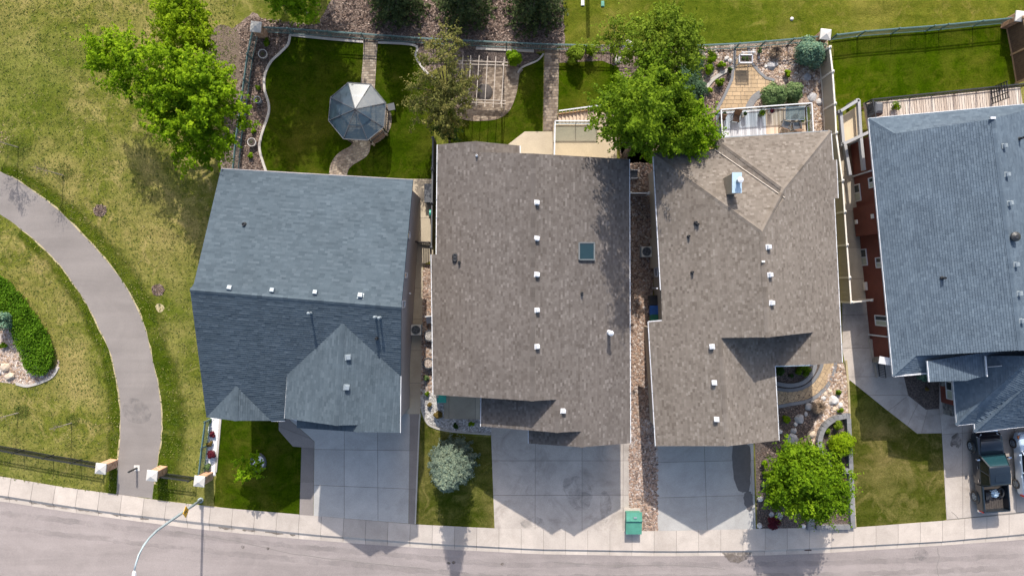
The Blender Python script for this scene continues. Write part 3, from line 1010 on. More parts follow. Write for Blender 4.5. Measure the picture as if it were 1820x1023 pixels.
def crack(pts, w, lab, z):
    q = []
    for a, c in zip(pts, pts[1:]):
        for k in range(6):
            q.append((a[0] + (c[0] - a[0]) * k / 6 + random.uniform(-1, 1), a[1] + (c[1] - a[1]) * k / 6 + random.uniform(-.6, .6)))
    sheet('crack', 'joint', ribbon(q + [pts[-1]], w), z, lab)


crack([(1668, 974), (1671, 990), (1667, 1008), (1672, 1040)], 1.3, 'thin crack across the street below the corner lawn', -0.121)
crack([(1690, 908), (1700, 917), (1704, 922)], 1.0, 'short diagonal crack at the corner of the pale driveway', 0.0285)
crack([(310, 945), (420, 962), (520, 985), (640, 1000), (760, 1012)], 0.9, 'long fine crack along the street at the left', -0.121)
crack([(985, 1000), (1080, 1006), (1190, 1004), (1290, 1012)], 0.9, 'fine crack along the street in the middle', -0.121)
for i_, (x_, y_) in enumerate(((797, 1001), (806, 1000), (893, 1003), (475, 975), (430, 972))):
    sheet('tar_spot', 'mud', smooth([(x_ + 3.4 * math.cos(a * 1.05) * random.uniform(.7, 1.1), y_ + 3 * math.sin(a * 1.05) * random.uniform(.7, 1.1)) for a in range(6)], 3, True), -0.12,
          ['left dark spot of a pair in the spruce shadow', 'right dark spot of a pair in the spruce shadow', 'small dark spot on the street below the tan driveway', 'small dark spot on the street below the front lawn', 'small dark spot on the street beside the lamp shadow'][i_])
for i_, (a, c) in enumerate((((-60, 905), (900, 1005)), ((-60, 930), (900, 1028)), ((900, 1004), (1900, 985)), ((900, 1026), (1900, 1006)))):
    mid = ((a[0] + c[0]) / 2, (a[1] + c[1]) / 2 + (6 if i_ < 2 else 8))
    sheet('tyre_track', 'tyre_track', ribbon(smooth([a, mid, c], 10), 9), -0.1225, ['nearer', 'farther', 'nearer', 'farther'][i_] + ' faint tyre track along the ' + ('left' if i_ < 2 else 'right') + ' half of the street', jitter=0.08)
sheet('path_stain', 'tyre_mark', smooth([(222, 712), (245, 708), (262, 722), (268, 742), (250, 752), (228, 748), (218, 730)], 4, True), 0.008, 'darker worn patch on the park footpath', jitter=0.06)
def fading_strip(name, line, w0, w1, lab, z):
    """grass strip along a line whose growth thins out with distance from it"""
    V, F, B = [], [], []
    rows = (0.0, 0.35, 0.7, 1.0)
    for i, p in enumerate(line):
        a, c = line[max(i - 1, 0)], line[min(i + 1, len(line) - 1)]
        dx, dy = c[0] - a[0], c[1] - a[1]
        l = math.hypot(dx, dy)
        w = w0 + (w1 - w0) * i / len(line)
        for r in rows:
            q = W(p[0] + dy / l * w * r, p[1] - dx / l * w * r)
            V.append((q.x, q.y, z))
            B.append(1 - r)
    n = len(rows)
    for i in range(len(line) - 1):
        for k in range(n - 1):
            F.append((i * n + k, (i + 1) * n + k, (i + 1) * n + k + 1, i * n + k + 1))
    me = bpy.data.meshes.new(name)
    me.from_pydata(V, [], F)
    me.attributes.new('growth', 'FLOAT', 'POINT').data.foreach_set('value', B)
    me.materials.append(M['verge'])
    tag(link(bpy.data.objects.new(name, me)), lab, None, None, 'structure')


fading_strip('verge_lawn', PR[12:], 22, 62, 'greener grass between the footpath and the slate roofed house', 0.0025)
fading_strip('verge_lawn', PL[::-1][:44], 26, 22, 'greener grass on the inner side of the footpath', 0.0025)
for k, (mx, ml) in enumerate(((14, 15), (60, 10), (96, 26), (158, 22), (212, 18), (254, 9), (402, 14), (442, 12), (487, 16), (519, 5))):
    sheet('mud_patch', 'mud', smooth([(mx - ml, yat(ROADE, mx - ml) - 8), (mx, yat(ROADE, mx) - 9.5), (mx + ml * .8, yat(ROADE, mx + ml * .8) - 8), (mx + ml, yat(ROADE, mx + ml) - 5.5),
                                      (mx, yat(ROADE, mx) - 5), (mx - ml * .7, yat(ROADE, mx - ml * .7) - 5)], 3, True), -0.105,
          'dried mud in the gutter, patch ' + ['by the left edge', 'left of the iron fence posts', 'below the iron fence', 'below the first brick pillar', 'below the path end', 'between the brick pillars',
          'right of the lamp pole', 'below the front lawn', 'below the sapling', 'by the stamped walk'][k], jitter=0.05)
for cx_, cy_, r_, lab in ((178, 374, 12, 'round bare mulch patch beside the path bend'), (281, 515, 11.5, 'round bare mulch patch near the slate roofed house')):
    q = [(cx_ + r_ * math.cos(a) * random.uniform(.85, 1.1), cy_ + r_ * .95 * math.sin(a) * random.uniform(.85, 1.1)) for a in [i * .4488 for i in range(14)]]
    sheet('mulch_patch', 'mulch_base', smooth(q, 3, True), 0.005, lab, jitter=0.05)
    o = chips('mulch_chips', q, 420, 0.13, 0.01, 'chips', 'loose chips on the ' + lab)
sheet('worn_patch', 'edge_tan', smooth([(277, 541), (285, 539), (292, 546), (287, 554), (280, 553)], 3, True), 0.006, 'pale worn spot in the grass below the mulch patch', jitter=0.05)

# edgings
edging('lawn_edging', 'edge', [(645.8, 74.8), (586, 69.8)] + CURVE, 0.17, 0, 0.08, 'curving pale concrete edging around the left part of the gazebo lawn')
edging('lawn_edging', 'edge', smooth([(672, 76), (737, 81), (739, 99.7), (747, 115), (759, 129.6), (775, 140)], 5), 0.16, 0, 0.08, 'pale concrete edging on the right part of the gazebo lawn')
edging('bed_edging', 'edge', [(846, 86.4), (900, 89), (949, 91.4)], 0.2, 0, 0.1, 'straight concrete edging behind the pergola')
edging('bed_edging', 'edge', smooth([(966, 96), (955, 108), (929, 119.6), (920, 130)], 4), 0.12, 0, 0.08, 'short curved edging right of the pergola bush')
edging('bed_edging', 'edge', smooth([(748.5, 722), (757, 747), (770, 758), (804, 766), (872, 771)], 4), 0.12, 0, 0.08, 'thin curved edging between grey pebbles and lawn')
edging('bed_edging', 'edge', [(392.5, 742), (384, 838)], 0.16, 0, 0.09, 'pale edging on the right of the white gravel')
edging('bed_edging', 'edge_tan', [(1503, 640), (1507.5, 690), (1511, 780), (1519.5, 936)], 0.14, 0, 0.09, 'thin tan edging left of the corner lawn')
edging('bed_edging', 'edge', PINK[24:40], 0.2, 0, 0.06, 'pale edging around the pink gravel bed')

# loose chips and stones
FB = [(425, 55), (450, 30), (560, 45), (640, -20), (1000, -20), (1000, 80), (740, 82), (586, 69), (516, 62)] + CURVE[1:] + [(430, 303), (425, 240), (428, 150)]
chips('bark_mulch', FB, 15000, 0.16, 0.012, 'chips', 'loose reddish bark chips along the back fence')
stones('river_stones', [(1240, 86), (1470, 70), (1486, 235), (1440, 235), (1440, 180), (1400, 140), (1345, 130), (1330, 100), (1300, 110), (1265, 145), (1250, 130)], 4200, 0.085, 0.012, 'stones',
       'loose tan river stones in the rock garden')
stones('river_stones', [(1118, 560), (1160, 560), (1169, 800), (1169, 942), (1118, 942)], 5200, 0.08, 0.012, 'stones_mix', 'loose mixed stones on the sunny side strip')
stones('river_stones', [(1118, 290), (1160, 290), (1160, 560), (1118, 560)], 1800, 0.08, 0.012, 'stones_mix', 'loose stones in the dark side strip')
stones('river_stones', [(1480, 648), (1498, 648), (1507, 680), (1508, 744), (1476, 741), (1458, 757), (1450, 776), (1446, 810), (1438, 790), (1440, 765), (1457, 735), (1450, 712), (1465, 690)], 1900, 0.1, 0.014,
       'stones', 'sunlit tan pebbles beside the paver walk')
stones('pebbles', smooth([(748.5, 690), (750, 730), (757, 745), (772, 756), (804, 764), (872, 769)], 4) + [(872, 746), (789, 745), (788, 700)], 2600, 0.065, 0.012, 'stones_grey', 'loose grey pebbles around the porch')
stones('pebbles', [(752, 480), (768, 480), (768, 700), (749, 700)], 1200, 0.075, 0.012, 'stones_mix', 'loose stones in the narrow strip')
stones('pebbles', [(373, 744), (391, 744), (382, 843), (366, 843)], 1300, 0.07, 0.012, 'stones_white', 'loose white stones along the green fence')
stones('pebbles', PINK, 2600, 0.075, 0.012, 'stones', 'loose pale stones in the pink gravel bed')
chips('bark_mulch', [(1382, 700), (1440, 700), (1440, 780), (1450, 830), (1505, 842), (1510, 925), (1350, 935), (1345, 800), (1384, 784)], 5200, 0.12, 0.012, 'chips', 'loose dark mulch in the front garden')
chips('bark_mulch', [(1250, 170), (1270, 150), (1300, 125), (1300, 150), (1277, 195), (1255, 195)], 900, 0.12, 0.012, 'chips', 'loose mulch beside the gold patio')

# ---------------------------------------------------------------- pavers
def lay(parent, px, size, mat, z, mode, rot=0.0, gap=0.012, th=0.05, name='paver', bond=0.5):
    P = [W(*p).xy for p in px]
    ca, sa = math.cos(rot), math.sin(rot)
    Q = [Vector((p.x * ca + p.y * sa, -p.x * sa + p.y * ca)) for p in P]
    A = np.array([[q.x, q.y] for q in Q])
    tris = [[Q[i] for i in t] for t in geometry.tessellate_polygon([[Vector((q.x, q.y, 0)) for q in Q]])]
    lo, hi = A.min(0), A.max(0)
    a, bb = size
    J = MB()
    rows = int((hi[1] - lo[1]) / bb) + 2
    for j in range(rows):
        y0 = lo[1] + (j - 0.5) * bb
        x = lo[0] - a * (1 + (bond * (j % 2)))
        while x < hi[0]:
            w = a
            if mode == 'parts':
                w = a * random.choice((0.62, 1.0, 1.0, 1.3))
            c = [(x + gap, y0 + gap), (x + w - gap, y0 + gap), (x + w - gap, y0 + bb - gap), (x + gap, y0 + bb - gap)]
            ins = inside(A, np.array(c))
            x += w
            pieces = []
            if ins.all():
                pieces = [c]
            else:
                for t in tris:
                    k = clip_convex(c, [(v.x, v.y) for v in t])
                    if len(k) >= 3 and abs(area2(k)) > 0.004:
                        pieces.append(k)
            if not pieces:
                continue
            tone = random.random()
            dz = random.uniform(-0.004, 0.004)
            tgt = J if mode == 'joined' else MB()
            for k in pieces:
                v3 = [Vector((v[0] * ca - v[1] * sa, v[0] * sa + v[1] * ca, z + dz)) for v in k]
                if mode == 'joined':
                    if area2(v3) < 0:
                        v3 = v3[::-1]
                    n = len(v3)
                    low = [p - Vector((0, 0, th)) for p in v3]
                    J.add(v3 + low, [tuple(range(n))] + [((i + 1) % n, i, i + n, (i + 1) % n + n) for i in range(n)], tone)
                else:
                    tgt.prism(v3, th)
            if mode == 'parts':
                o = tgt.v[0]
                tgt.build(name, mat, parent, origin=(o[0], o[1], 0))
    if mode == 'joined':
        J.build(name, mat, parent, kind='stuff')


PT = [(1308, 83), (1327.5, 83), (1332, 111), (1347, 130), (1360, 141), (1373, 145), (1352, 165), (1340, 173), (1330, 192), (1277, 196), (1291, 167), (1302.8, 141), (1306.7, 111)]
pt = sheet('patio', 'joint', PT, 0.012, 'gold toned paver patio behind the tan roofed house')
lay(pt, PT, (0.46, 0.3), 'paver_gold', 0.04, 'parts')
edging('patio_edging', 'block', [(1306, 83), (1304.5, 111), (1300.5, 141), (1289, 167), (1274, 196)], 0.2, 0, 0.07, 'grey block border on the left of the gold patio')
edging('patio_edging', 'block', [(1329.5, 83), (1334, 110), (1349, 128.5), (1361, 139), (1376, 143)], 0.2, 0, 0.07, 'grey block border on the right of the gold patio')
edging('patio_edging', 'block', smooth([(1352, 166), (1341, 174), (1333, 186), (1330, 192)], 4), 0.5, 0, 0.05, 'wide grey block border near the deck')
edging('patio_edging', 'edge', smooth([(1303, 118), (1291, 126), (1270, 139), (1256, 155), (1249, 172), (1246, 182)], 4), 0.25, 0, 0.1, 'pale curved edging left of the gold patio')
ENT = smooth([(1481, 636), (1481, 648), (1476, 668), (1460, 691.5), (1435, 708), (1403, 715), (1376, 720)], 5) + smooth([(1376, 693), (1401.5, 696), (1426.5, 692), (1446, 680), (1458, 663), (1463, 648), (1463, 636)], 5)
en = sheet('entry_walk', 'joint', ENT, 0.012, 'curved gold paver walk to the front entry')
lay(en, ENT, (0.4, 0.28), 'paver_gold', 0.04, 'parts', R(60))
edging('walk_edging', 'block', smooth([(1484, 636), (1484, 648), (1479, 669), (1462.5, 694), (1437, 711), (1403, 718), (1376, 723)], 5), 0.24, 0, 0.07, 'outer grey block border of the curved walk')
edging('walk_edging', 'block', smooth([(1376, 690), (1401.5, 693), (1425, 689), (1443, 678), (1455, 661), (1460, 648), (1460, 636)], 5), 0.24, 0, 0.07, 'inner grey block border of the curved walk')
edging('bed_wall', 'block', smooth([(1376, 680), (1400, 684), (1422, 680), (1437, 669), (1445, 655), (1447, 640)], 5), 0.28, 0, 0.25, 'low curved block wall around the shaded entry shrubs')
UP = [(647.5, 60), (671, 62), (671, 76), (669, 110), (666, 160), (641, 152), (645, 110), (646.5, 76)]
u1 = sheet('garden_path', 'joint', UP, 0.0125, 'straight paver path from back fence to gazebo')
lay(u1, UP, (0.24, 0.18), 'paver_tan', 0.03, 'joined', 0.02)
LW = smooth([(629, 250), (622, 260), (606, 269), (596, 278), (589, 289), (586, 300), (585, 314)], 4) + smooth([(616, 314), (620, 301), (629, 292), (643, 284), (652, 277), (657, 268), (659.5, 250)], 4)
u2 = sheet('garden_path', 'joint', LW, 0.0125, 'winding paver path below the gazebo')
lay(u2, LW, (0.24, 0.18), 'paver_tan', 0.03, 'joined', 0.3)
PADC = (647.6, 212.5)
PAD = [(PADC[0] + 49 * math.cos(a * .2618), PADC[1] + 47 * math.sin(a * .2618)) for a in range(24)]
u3 = sheet('gazebo_pad', 'joint', PAD, 0.0122, 'round paver pad under the gazebo')
lay(u3, PAD, (0.26, 0.18), 'paver_tan', 0.034, 'joined')
MP = [(968, 88), (994, 88), (993, 130), (992, 180), (990, 233), (965, 233), (966, 180)]
u4 = sheet('garden_path', 'joint', MP, 0.0125, 'straight grey paver path to the middle house')
lay(u4, MP, (0.22, 0.2), 'paver_brown', 0.03, 'joined', 0, 0.014)
RP = smooth([(812, 110), (870, 108), (926, 122), (923, 133), (918, 166), (906, 196), (886, 211), (860, 215), (830, 214), (812, 205), (800, 170)], 4, True)
u5 = sheet('paver_circle', 'joint', RP, 0.0115, 'rounded tan paver patio under the pergola')
lay(u5, RP, (0.22, 0.16), 'paver_brown', 0.03, 'joined', 0.15, 0.006)
SL = [(899, 262), (902.7, 257), (932.6, 234), (985, 234), (1000, 300), (895, 300)]
u6 = sheet('rear_slab', 'joint', SL, 0.0125, 'bare concrete slab behind the brown roofed house')
slabs(u6, SL, [(880, 880), (1020, 1020)], [(220, 220), (320, 320)], 'slab_beige', 0.03)

# ================================================================== THE HOUSES
def plane3(a, c, d):
    a, c, d = Vector(a), Vector(c), Vector(d)
    n = (c - a).cross(d - a).normalized()
    return a, n


def on(pl, x, y):
    """where the ray of a photo position meets a plane"""
    o = Vector((0, 0, CAM_H))
    d = Vector(((x - CX), -(y - CY), -FOC))
    t = (pl[0] - o).dot(pl[1]) / d.dot(pl[1])
    return o + d * t


def newell(pts):
    n = Vector((0, 0, 0))
    for i in range(len(pts)):
        a, c = pts[i - 1], pts[i]
        n += Vector(((a.y - c.y) * (a.z + c.z), (a.z - c.z) * (a.x + c.x), (a.x - c.x) * (a.y + c.y)))
    n.normalize()
    return n if n.z > 0 else -n


def roof(house, planes, mat, tab=(0.26, 0.155), th=0.2, lift=0.02, name='roof', label=None):
    """a closed slab under every plane, overlapping shingle courses on top"""
    base, cs = MB(), MB()
    edges = {}
    key = lambda p: (round(p.x, 2), round(p.y, 2))
    for pl in planes:
        for i in range(len(pl)):
            a, c = key(pl[i - 1]), key(pl[i])
            edges[(a, c)] = edges.get((a, c), 0) + 1
    for pl in planes:
        pl = [Vector(p) for p in pl]
        if area2(pl) < 0:
            pl = pl[::-1]
        n = newell(pl)
        tris = [tuple(t) if area2([pl[i] for i in t]) > 0 else tuple(t[::-1]) for t in geometry.tessellate_polygon([pl])]
        low = [p - Vector((0, 0, th)) for p in pl]
        m = len(pl)
        fs = list(tris) + [tuple(i + m for i in t[::-1]) for t in tris]
        for i in range(m):
            a, c = key(pl[i - 1]), key(pl[i])
            if edges.get((a, c), 0) + edges.get((c, a), 0) < 2:
                k = (i - 1) % m
                fs.append((i, k, k + m, i + m))
        base.add(pl + low, fs, 0.45)
        # courses
        u = n.cross(Vector((0, 0, 1)))
        if u.length < 0.05:
            u = Vector((1, 0, 0))
        u.normalize()
        v = n.cross(u).normalized()
        if v.z < 0:
            v, u = -v, -u
        o = sum(pl, Vector((0, 0, 0))) / m
        Q = [((p - o).dot(u), (p - o).dot(v)) for p in pl]
        A = np.array(Q)
        T2 = [([Q[i] for i in t], [pl[i] for i in t]) for t in tris]
        lo, hi = A.min(0), A.max(0)

        def height(q):
            # offset of the (slightly warped) triangle surface from the mean plane
            for (t2, t3) in T2:
                (x0, y0), (x1, y1), (x2, y2) = t2
                dd = (y1 - y2) * (x0 - x2) + (x2 - x1) * (y0 - y2)
                if abs(dd) < 1e-9:
                    continue
                l0 = ((y1 - y2) * (q[0] - x2) + (x2 - x1) * (q[1] - y2)) / dd
                l1 = ((y2 - y0) * (q[0] - x2) + (x0 - x2) * (q[1] - y2)) / dd
                l2 = 1 - l0 - l1
                if l0 > -1e-4 and l1 > -1e-4 and l2 > -1e-4:
                    return (t3[0] * l0 + t3[1] * l1 + t3[2] * l2 - o).dot(n)
            return 0.0
        rows = int((hi[1] - lo[1]) / tab[1]) + 1
        for j in range(rows):
            y0, y1 = lo[1] + j * tab[1], lo[1] + (j + 1) * tab[1]
            x = lo[0] - random.random() * tab[0]
            rowt = random.uniform(-0.08, 0.08)
            while x < hi[0]:
                w = tab[0] * random.uniform(0.6, 1.4)
                c = [(x + 0.006, y0), (x + w, y0), (x + w, y1), (x + 0.006, y1)]
                x += w
                ins = inside(A, np.array(c))
                tone = min(1, max(0, random.gauss(0.5, 0.24) + rowt))
                lf = lift + random.random() * lift * 0.7
                if ins.all():
                    pieces = [c]
                elif ins.any() or inside(A, np.array([((c[0][0] + c[1][0]) / 2, (y0 + y1) / 2)]))[0]:
                    pieces = []
                    for (t2, t3) in T2:
                        k = clip_convex(c, t2)
                        if len(k) >= 3 and abs(area2(k)) > 0.002:
                            pieces.append(k)
                else:
                    continue
                for k in pieces:
                    P = [o + u * q[0] + v * q[1] + n * (height(q) + lf * (1 - (q[1] - y0) / tab[1] * 0.85)) for q in k]
                    if n.dot((P[1] - P[0]).cross(P[2] - P[0])) < 0:
                        P = P[::-1]
                    cs.add(P, [tuple(range(len(P)))], tone)
                    if len(pieces) == 1 and len(k) == 4:
                        a, d = P[0], P[1]
                        cs.add([a, d, d - n * lf, a - n * lf], [(0, 3, 2, 1)], tone)
    rf = base.build(name, mat, house, label=label)
    cs.build('shingle', mat, rf, kind='stuff')
    return rf


def ridge_caps(house, roofobj, lines, mat, w=0.3):
    mb = MB()
    for a, c in lines:
        a, c = Vector(a), Vector(c)
        L = (c - a).length
        n = max(1, int(L / 0.3))
        d = (c - a) / n
        s = Vector((-d.y, d.x, 0)).normalized() * (w / 2)
        for i in range(n):
            p, q = a + d * i, a + d * (i + 1.05)
            up = Vector((0, 0, 0.045 + 0.012 * random.random()))
            dn = Vector((0, 0, -0.035))
            t = min(1, max(0, random.gauss(0.42, 0.2)))
            mb.quad(p + up, q + up * 0.8, q + s + dn, p + s + dn, t)
            mb.quad(q + up * 0.8, p + up, p - s + dn, q - s + dn, t)
    return mb.build('ridge_cap', mat, roofobj, kind='stuff')


def inset(pts, d):
    P = [Vector((p[0], p[1], 0)) for p in pts]
    if area2(P) < 0:
        P = P[::-1]
    out = []
    n = len(P)
    for i in range(n):
        a, c, e = P[i - 1], P[i], P[(i + 1) % n]
        n1 = Vector((-(c - a).y, (c - a).x, 0)).normalized()
        n2 = Vector((-(e - c).y, (e - c).x, 0)).normalized()
        m = (n1 + n2)
        l = m.length
        m = m / l if l > 1e-3 else n1
        k = d / max(0.35, m.dot(n1))
        out.append(c + m * k)
    return out


def walls(house, outline, d, top, mat, name='wall'):
    P = inset(outline, d)
    mb = MB()
    mb.prism([Vector((p.x, p.y, top)) for p in P], top + 0.15)
    mb.build(name, mat, house)
    return P


def gable(house, L, A, Rr, mat, back=0.35, drop=0.24):
    """gable wall under a rake: left eave, apex, right eave"""
    L, A, Rr = Vector(L), Vector(A), Vector(Rr)
    d = Vector((Rr.x - L.x, Rr.y - L.y, 0)).normalized()
    n = Vector((-d.y, d.x, 0))
    c = Vector((0, 0, drop))
    a = [L + (A - L) * 0.06 - c, Rr + (A - Rr) * 0.06 - c, A - c]
    mb = MB()
    f = [p + n * back for p in a]
    r = [p + n * (back + 0.15) for p in a]
    mb.add(f + r, [(0, 1, 2), (5, 4, 3), (0, 3, 4, 1), (1, 4, 5, 2), (2, 5, 3, 0)])
    mb.build('gable_wall', mat, house)


def gutter(house, pts, mat='white_metal', w=0.13, h=0.12, out=0.05):
    for a, c in zip(pts, pts[1:]):
        a, c = Vector(a), Vector(c)
        mb = MB()
        mb.beam(a - Vector((0, 0, 0.07)), c - Vector((0, 0, 0.07)), w, h)
        g = mb.build('gutter', mat, house)
        # straps across the gutter
        st = MB()
        n = max(1, int((c - a).length / 1.1))
        d = (c - a).normalized()
        for i in range(1, n):
            p = a.lerp(c, i / n)
            st.beam(p - d * 0.02, p + d * 0.02, w + 0.03, 0.03)
        if n > 1:
            st.build('gutter_strap', 'galv', g, kind='stuff')


def trim(house, pts, mat, w=0.06, h=0.2, name='fascia', dz=-0.1):
    for a, c in zip(pts, pts[1:]):
        mb = MB()
        mb.beam(Vector(a) + Vector((0, 0, dz)), Vector(c) + Vector((0, 0, dz)), w, h)
        mb.build(name, mat, house)


def box_vent(house, p, n, mat='white_metal', s=0.36):
    """low square roof vent: flashing, throat and hood"""
    p = Vector(p)
    s *= random.uniform(.94, 1.06)
    n = (n + Vector((random.uniform(-.05, .05), random.uniform(-.05, .05), 0))).normalized()
    u = n.cross(Vector((0, 0, 1)))
    u = u.normalized() if u.length > 0.02 else Vector((1, 0, 0))
    v = n.cross(u)
    def bx(c, hx, hy, h):
        vs = []
        for k in (0, h):
            for sx, sy in ((-1, -1), (1, -1), (1, 1), (-1, 1)):
                vs.append(c + u * hx * sx + v * hy * sy + n * k)
        return vs, [(3, 2, 1, 0), (4, 5, 6, 7), (0, 1, 5, 4), (1, 2, 6, 5), (2, 3, 7, 6), (3, 0, 4, 7)]
    mb = MB()
    mb.add(*bx(p + n * 0.02, s * 0.62, s * 0.62, 0.025))
    mb.add(*bx(p + n * 0.04, s * 0.4, s * 0.4, 0.14))
    ve = mb.build('roof_vent', mat, house)
    hd = MB()
    vs, fs = bx(p + n * 0.17, s * 0.5, s * 0.5, 0.09)
    c = p + n * 0.26
    vs = vs[:4] + [c + (q - c) * 0.82 for q in vs[4:]]
    hd.add(vs, fs)
    hd.build('hood', mat, ve)


def pipe(house, p, h, r, mat, cap=False, name='vent_pipe', base=True):
    p = Vector(p)
    mb = MB()
    if base:
        mb.lathe(p, [(r * 1.6, -0.06), (r * 1.5, 0.06), (r * 1.1, 0.12)], 12)
    mb.lathe(p, [(r, 0.0), (r, h), (r * 0.75, h), (r * 0.75, h - 0.05)], 12)
    o = mb.build(name, mat, house, smooth=False)
    if cap:
        c = MB()
        c.lathe(p + Vector((0, 0, h + 0.03)), [(r * 1.5, 0), (r * 1.6, 0.08), (r * 0.5, 0.16)], 14)
        c.build('rain_cap', mat, o)


def wall_frame(a, c):
    """upright plane through two ground points"""
    a, c = Vector((a[0], a[1], 0)), Vector((c[0], c[1], 0))
    return plane3(a, c, a + Vector((0, 0, 1)))


def window(house, wpl, x0, x1, y0, y1, out, mat='pane', split=True):
    """window filling the photo rectangle on an upright wall that faces left or right; out = outward normal"""
    ym = (y0 + y1) / 2
    za, zb = sorted((on(wpl, x0, ym).z, on(wpl, x1, ym).z))
    xm = (x0 + x1) / 2
    pa, pb = on(wpl, xm, y0), on(wpl, xm, y1)
    pa.z = pb.z = 0
    d = (pb - pa)
    L = d.length
    d.normalize()
    return window3(house, pa, d, L, za, zb, Vector(out), mat, split)


def window3(house, pa, d, L, za, zb, n, mat='pane', split=True):
    f = 0.07
    fr = MB()
    P = lambda s, z, o: pa + d * s + Vector((0, 0, z)) + n * o
    def bar(s0, s1, z0, z1, t=0.06):
        vs = [P(s0, z0, -0.02), P(s1, z0, -0.02), P(s1, z1, -0.02), P(s0, z1, -0.02), P(s0, z0, t), P(s1, z0, t), P(s1, z1, t), P(s0, z1, t)]
        fr.add(vs, [(0, 1, 2, 3), (7, 6, 5, 4), (0, 4, 5, 1), (1, 5, 6, 2), (2, 6, 7, 3), (3, 7, 4, 0)])
    bar(0, f, za, zb)
    bar(L - f, L, za, zb)
    bar(f, L - f, za, za + f)
    bar(f, L - f, zb - f, zb)
    if split:
        bar(L / 2 - f / 2, L / 2 + f / 2, za + f, zb - f, 0.05)
    w = fr.build('window', 'white', house)
    spans = [(f, L / 2 - f / 2), (L / 2 + f / 2, L - f)] if split else [(f, L - f)]
    for i, (s0, s1) in enumerate(spans):
        g = MB()
        g.quad(P(s0, za + f, 0.015), P(s1, za + f, 0.015), P(s1, zb - f, 0.015), P(s0, zb - f, 0.015))
        g.build('pane', mat if i == 0 else 'blind', w)


def garage_door(house, a, c, h, out):
    a, c, n = Vector(a), Vector(c), Vector(out)
    dr = MB()
    dr.beam(a + n * 0.02 + Vector((0, 0, h / 2)), c + n * 0.02 + Vector((0, 0, h / 2)), 0.06, h)
    d = dr.build('garage_door', 'white', house)
    for r in range(4):
        p = MB()
        z = (r + 0.5) * h / 4
        p.beam(a.lerp(c, 0.02) + n * 0.07 + Vector((0, 0, z)), a.lerp(c, 0.98) + n * 0.07 + Vector((0, 0, z)), 0.03, h / 4 - 0.07)
        p.build('door_panel', 'white', d)


# ------------------------------------------------------------- slate roofed house (left)
E1, RZ1 = 6.4, 9.7
h1 = thing('house', 'two storey house with slate grey shingle roof beside the park path', 'house', tuple(W(560, 560).xy) + (0,))
BL, BR, RL, RR, FL = W(393, 300, E1), W(734, 320, E1), W(338, 515, RZ1), W(713, 546, RZ1), W(365, 743, 5.3)
FP1 = plane3(RL, RR, FL)
VA = on(FP1, 609, 574)
ZA = VA.z
AF = W(597, 755.5, ZA)
V2 = on(FP1, 712, 668)
VL = on(FP1, 511, 665)
RPA = plane3(VA, AF, V2)
BI, BF = on(RPA, 637, 754.5), on(RPA, 637, 767)
FR = on(RPA, 711, 768.5)
AL = W(506, 743, VL.z)
PG = on(FP1, 420, 686)
PGF = W(418, 747, PG.z)
PGL, PGR = on(FP1, 367, 741), on(FP1, 482, 747)
ML = on(FP1, 506, 747)
KL = W(345, 503, RZ1 - 0.12)
planes1 = [
    [BL, BR, RR, RL, KL],
    [RL, RR, on(FP1, 712, 668), VA, VL, ML, PGR, PG, PGL],
    [VA, AF, AL, VL],
    [VA, V2, FR, BF, BI, AF],
    [BI, BF, W(528, 760, 6.2), W(528, 746, 6.2)],
    [PG, PGL, PGF],
    [PG, PGF, PGR],
]
r1 = roof(h1, planes1, 'sh_slate', (0.34, 0.15), lift=0.019)
ridge_caps(h1, r1, [(RL, RR), (VA, AF), (BI, BF), (PG, PGF)], 'sh_slate')
out1 = [BL, BR, W(712, 668, E1), W(711, 764, E1), W(530, 757, E1), W(508, 741, E1), W(368, 738, E1), W(372, 520, E1)]
P1 = walls(h1, out1, 0.35, 5.1, 'stucco_pink')
mb = MB()
for q in inset([BL, BR, W(712, 655, E1), W(366, 640, E1)], 0.37)[0:1]:
    pass
q = inset([BL, BR, W(711.5, 700, E1), W(600, 690, E1), W(360, 560, E1)], 0.36)
mb.prism([Vector((v.x, v.y, E1 - 0.24)) for v in q], 1.3)
mb.build('upper_wall', 'stucco_pink', h1)
gable(h1, AL, AF, W(640, 756, 7.9), 'stucco_pink')
gable(h1, W(528, 760, 6.2), BF, FR, 'stucco_pink')
gable(h1, PGL, PGF, PGR, 'stucco_pink')
# side gables
for (a, top, c, out) in ((BL, RL, FL, 1), (BR, RR, W(712, 655, 7.2), -1)):
    mb = MB()
    o = Vector((0.75 * out, 0, -0.22)) if out > 0 else Vector((-0.35, 0, -0.3))
    q = [a + o, top + o, c + o]
    mb.add(q + [p + Vector((0.15 * out, 0, 0)) for p in q], [(0, 1, 2), (5, 4, 3), (0, 3, 4, 1), (1, 4, 5, 2), (2, 5, 3, 0)])
    mb.build('gable_wall', 'stucco_pink', h1)
trim(h1, [BL, BR], 'stucco_pink', 0.1, 0.14, 'rear_gutter', -0.06)
trim(h1, [V2, FR], 'white', 0.08, 0.12, 'side_gutter', -0.05)
trim(h1, [AL, W(511, 668, VL.z)], 'white', 0.06, 0.12, 'side_gutter', -0.05)
trim(h1, [PGR, ML], 'white_metal', 0.1, 0.1, 'front_gutter', -0.06)
NB = newell([BL, BR, RR])
for x, y in ((409.5, 513), (485, 517), (561, 521), (641, 526)):
    box_vent(h1, on(plane3(BL, BR, RR), x, y), NB, 'galv', 0.29)
NA = newell([VA, AF, FR])
for x, y in ((618, 634.5), (615.5, 687.5)):
    box_vent(h1, on(RPA, x, y), NA, 'galv', 0.29)
pipe(h1, on(FP1, 553, 556), 0.5, 0.058, 'galv', True)
pipe(h1, on(FP1, 668.5, 563), 0.45, 0.058, 'galv', True)
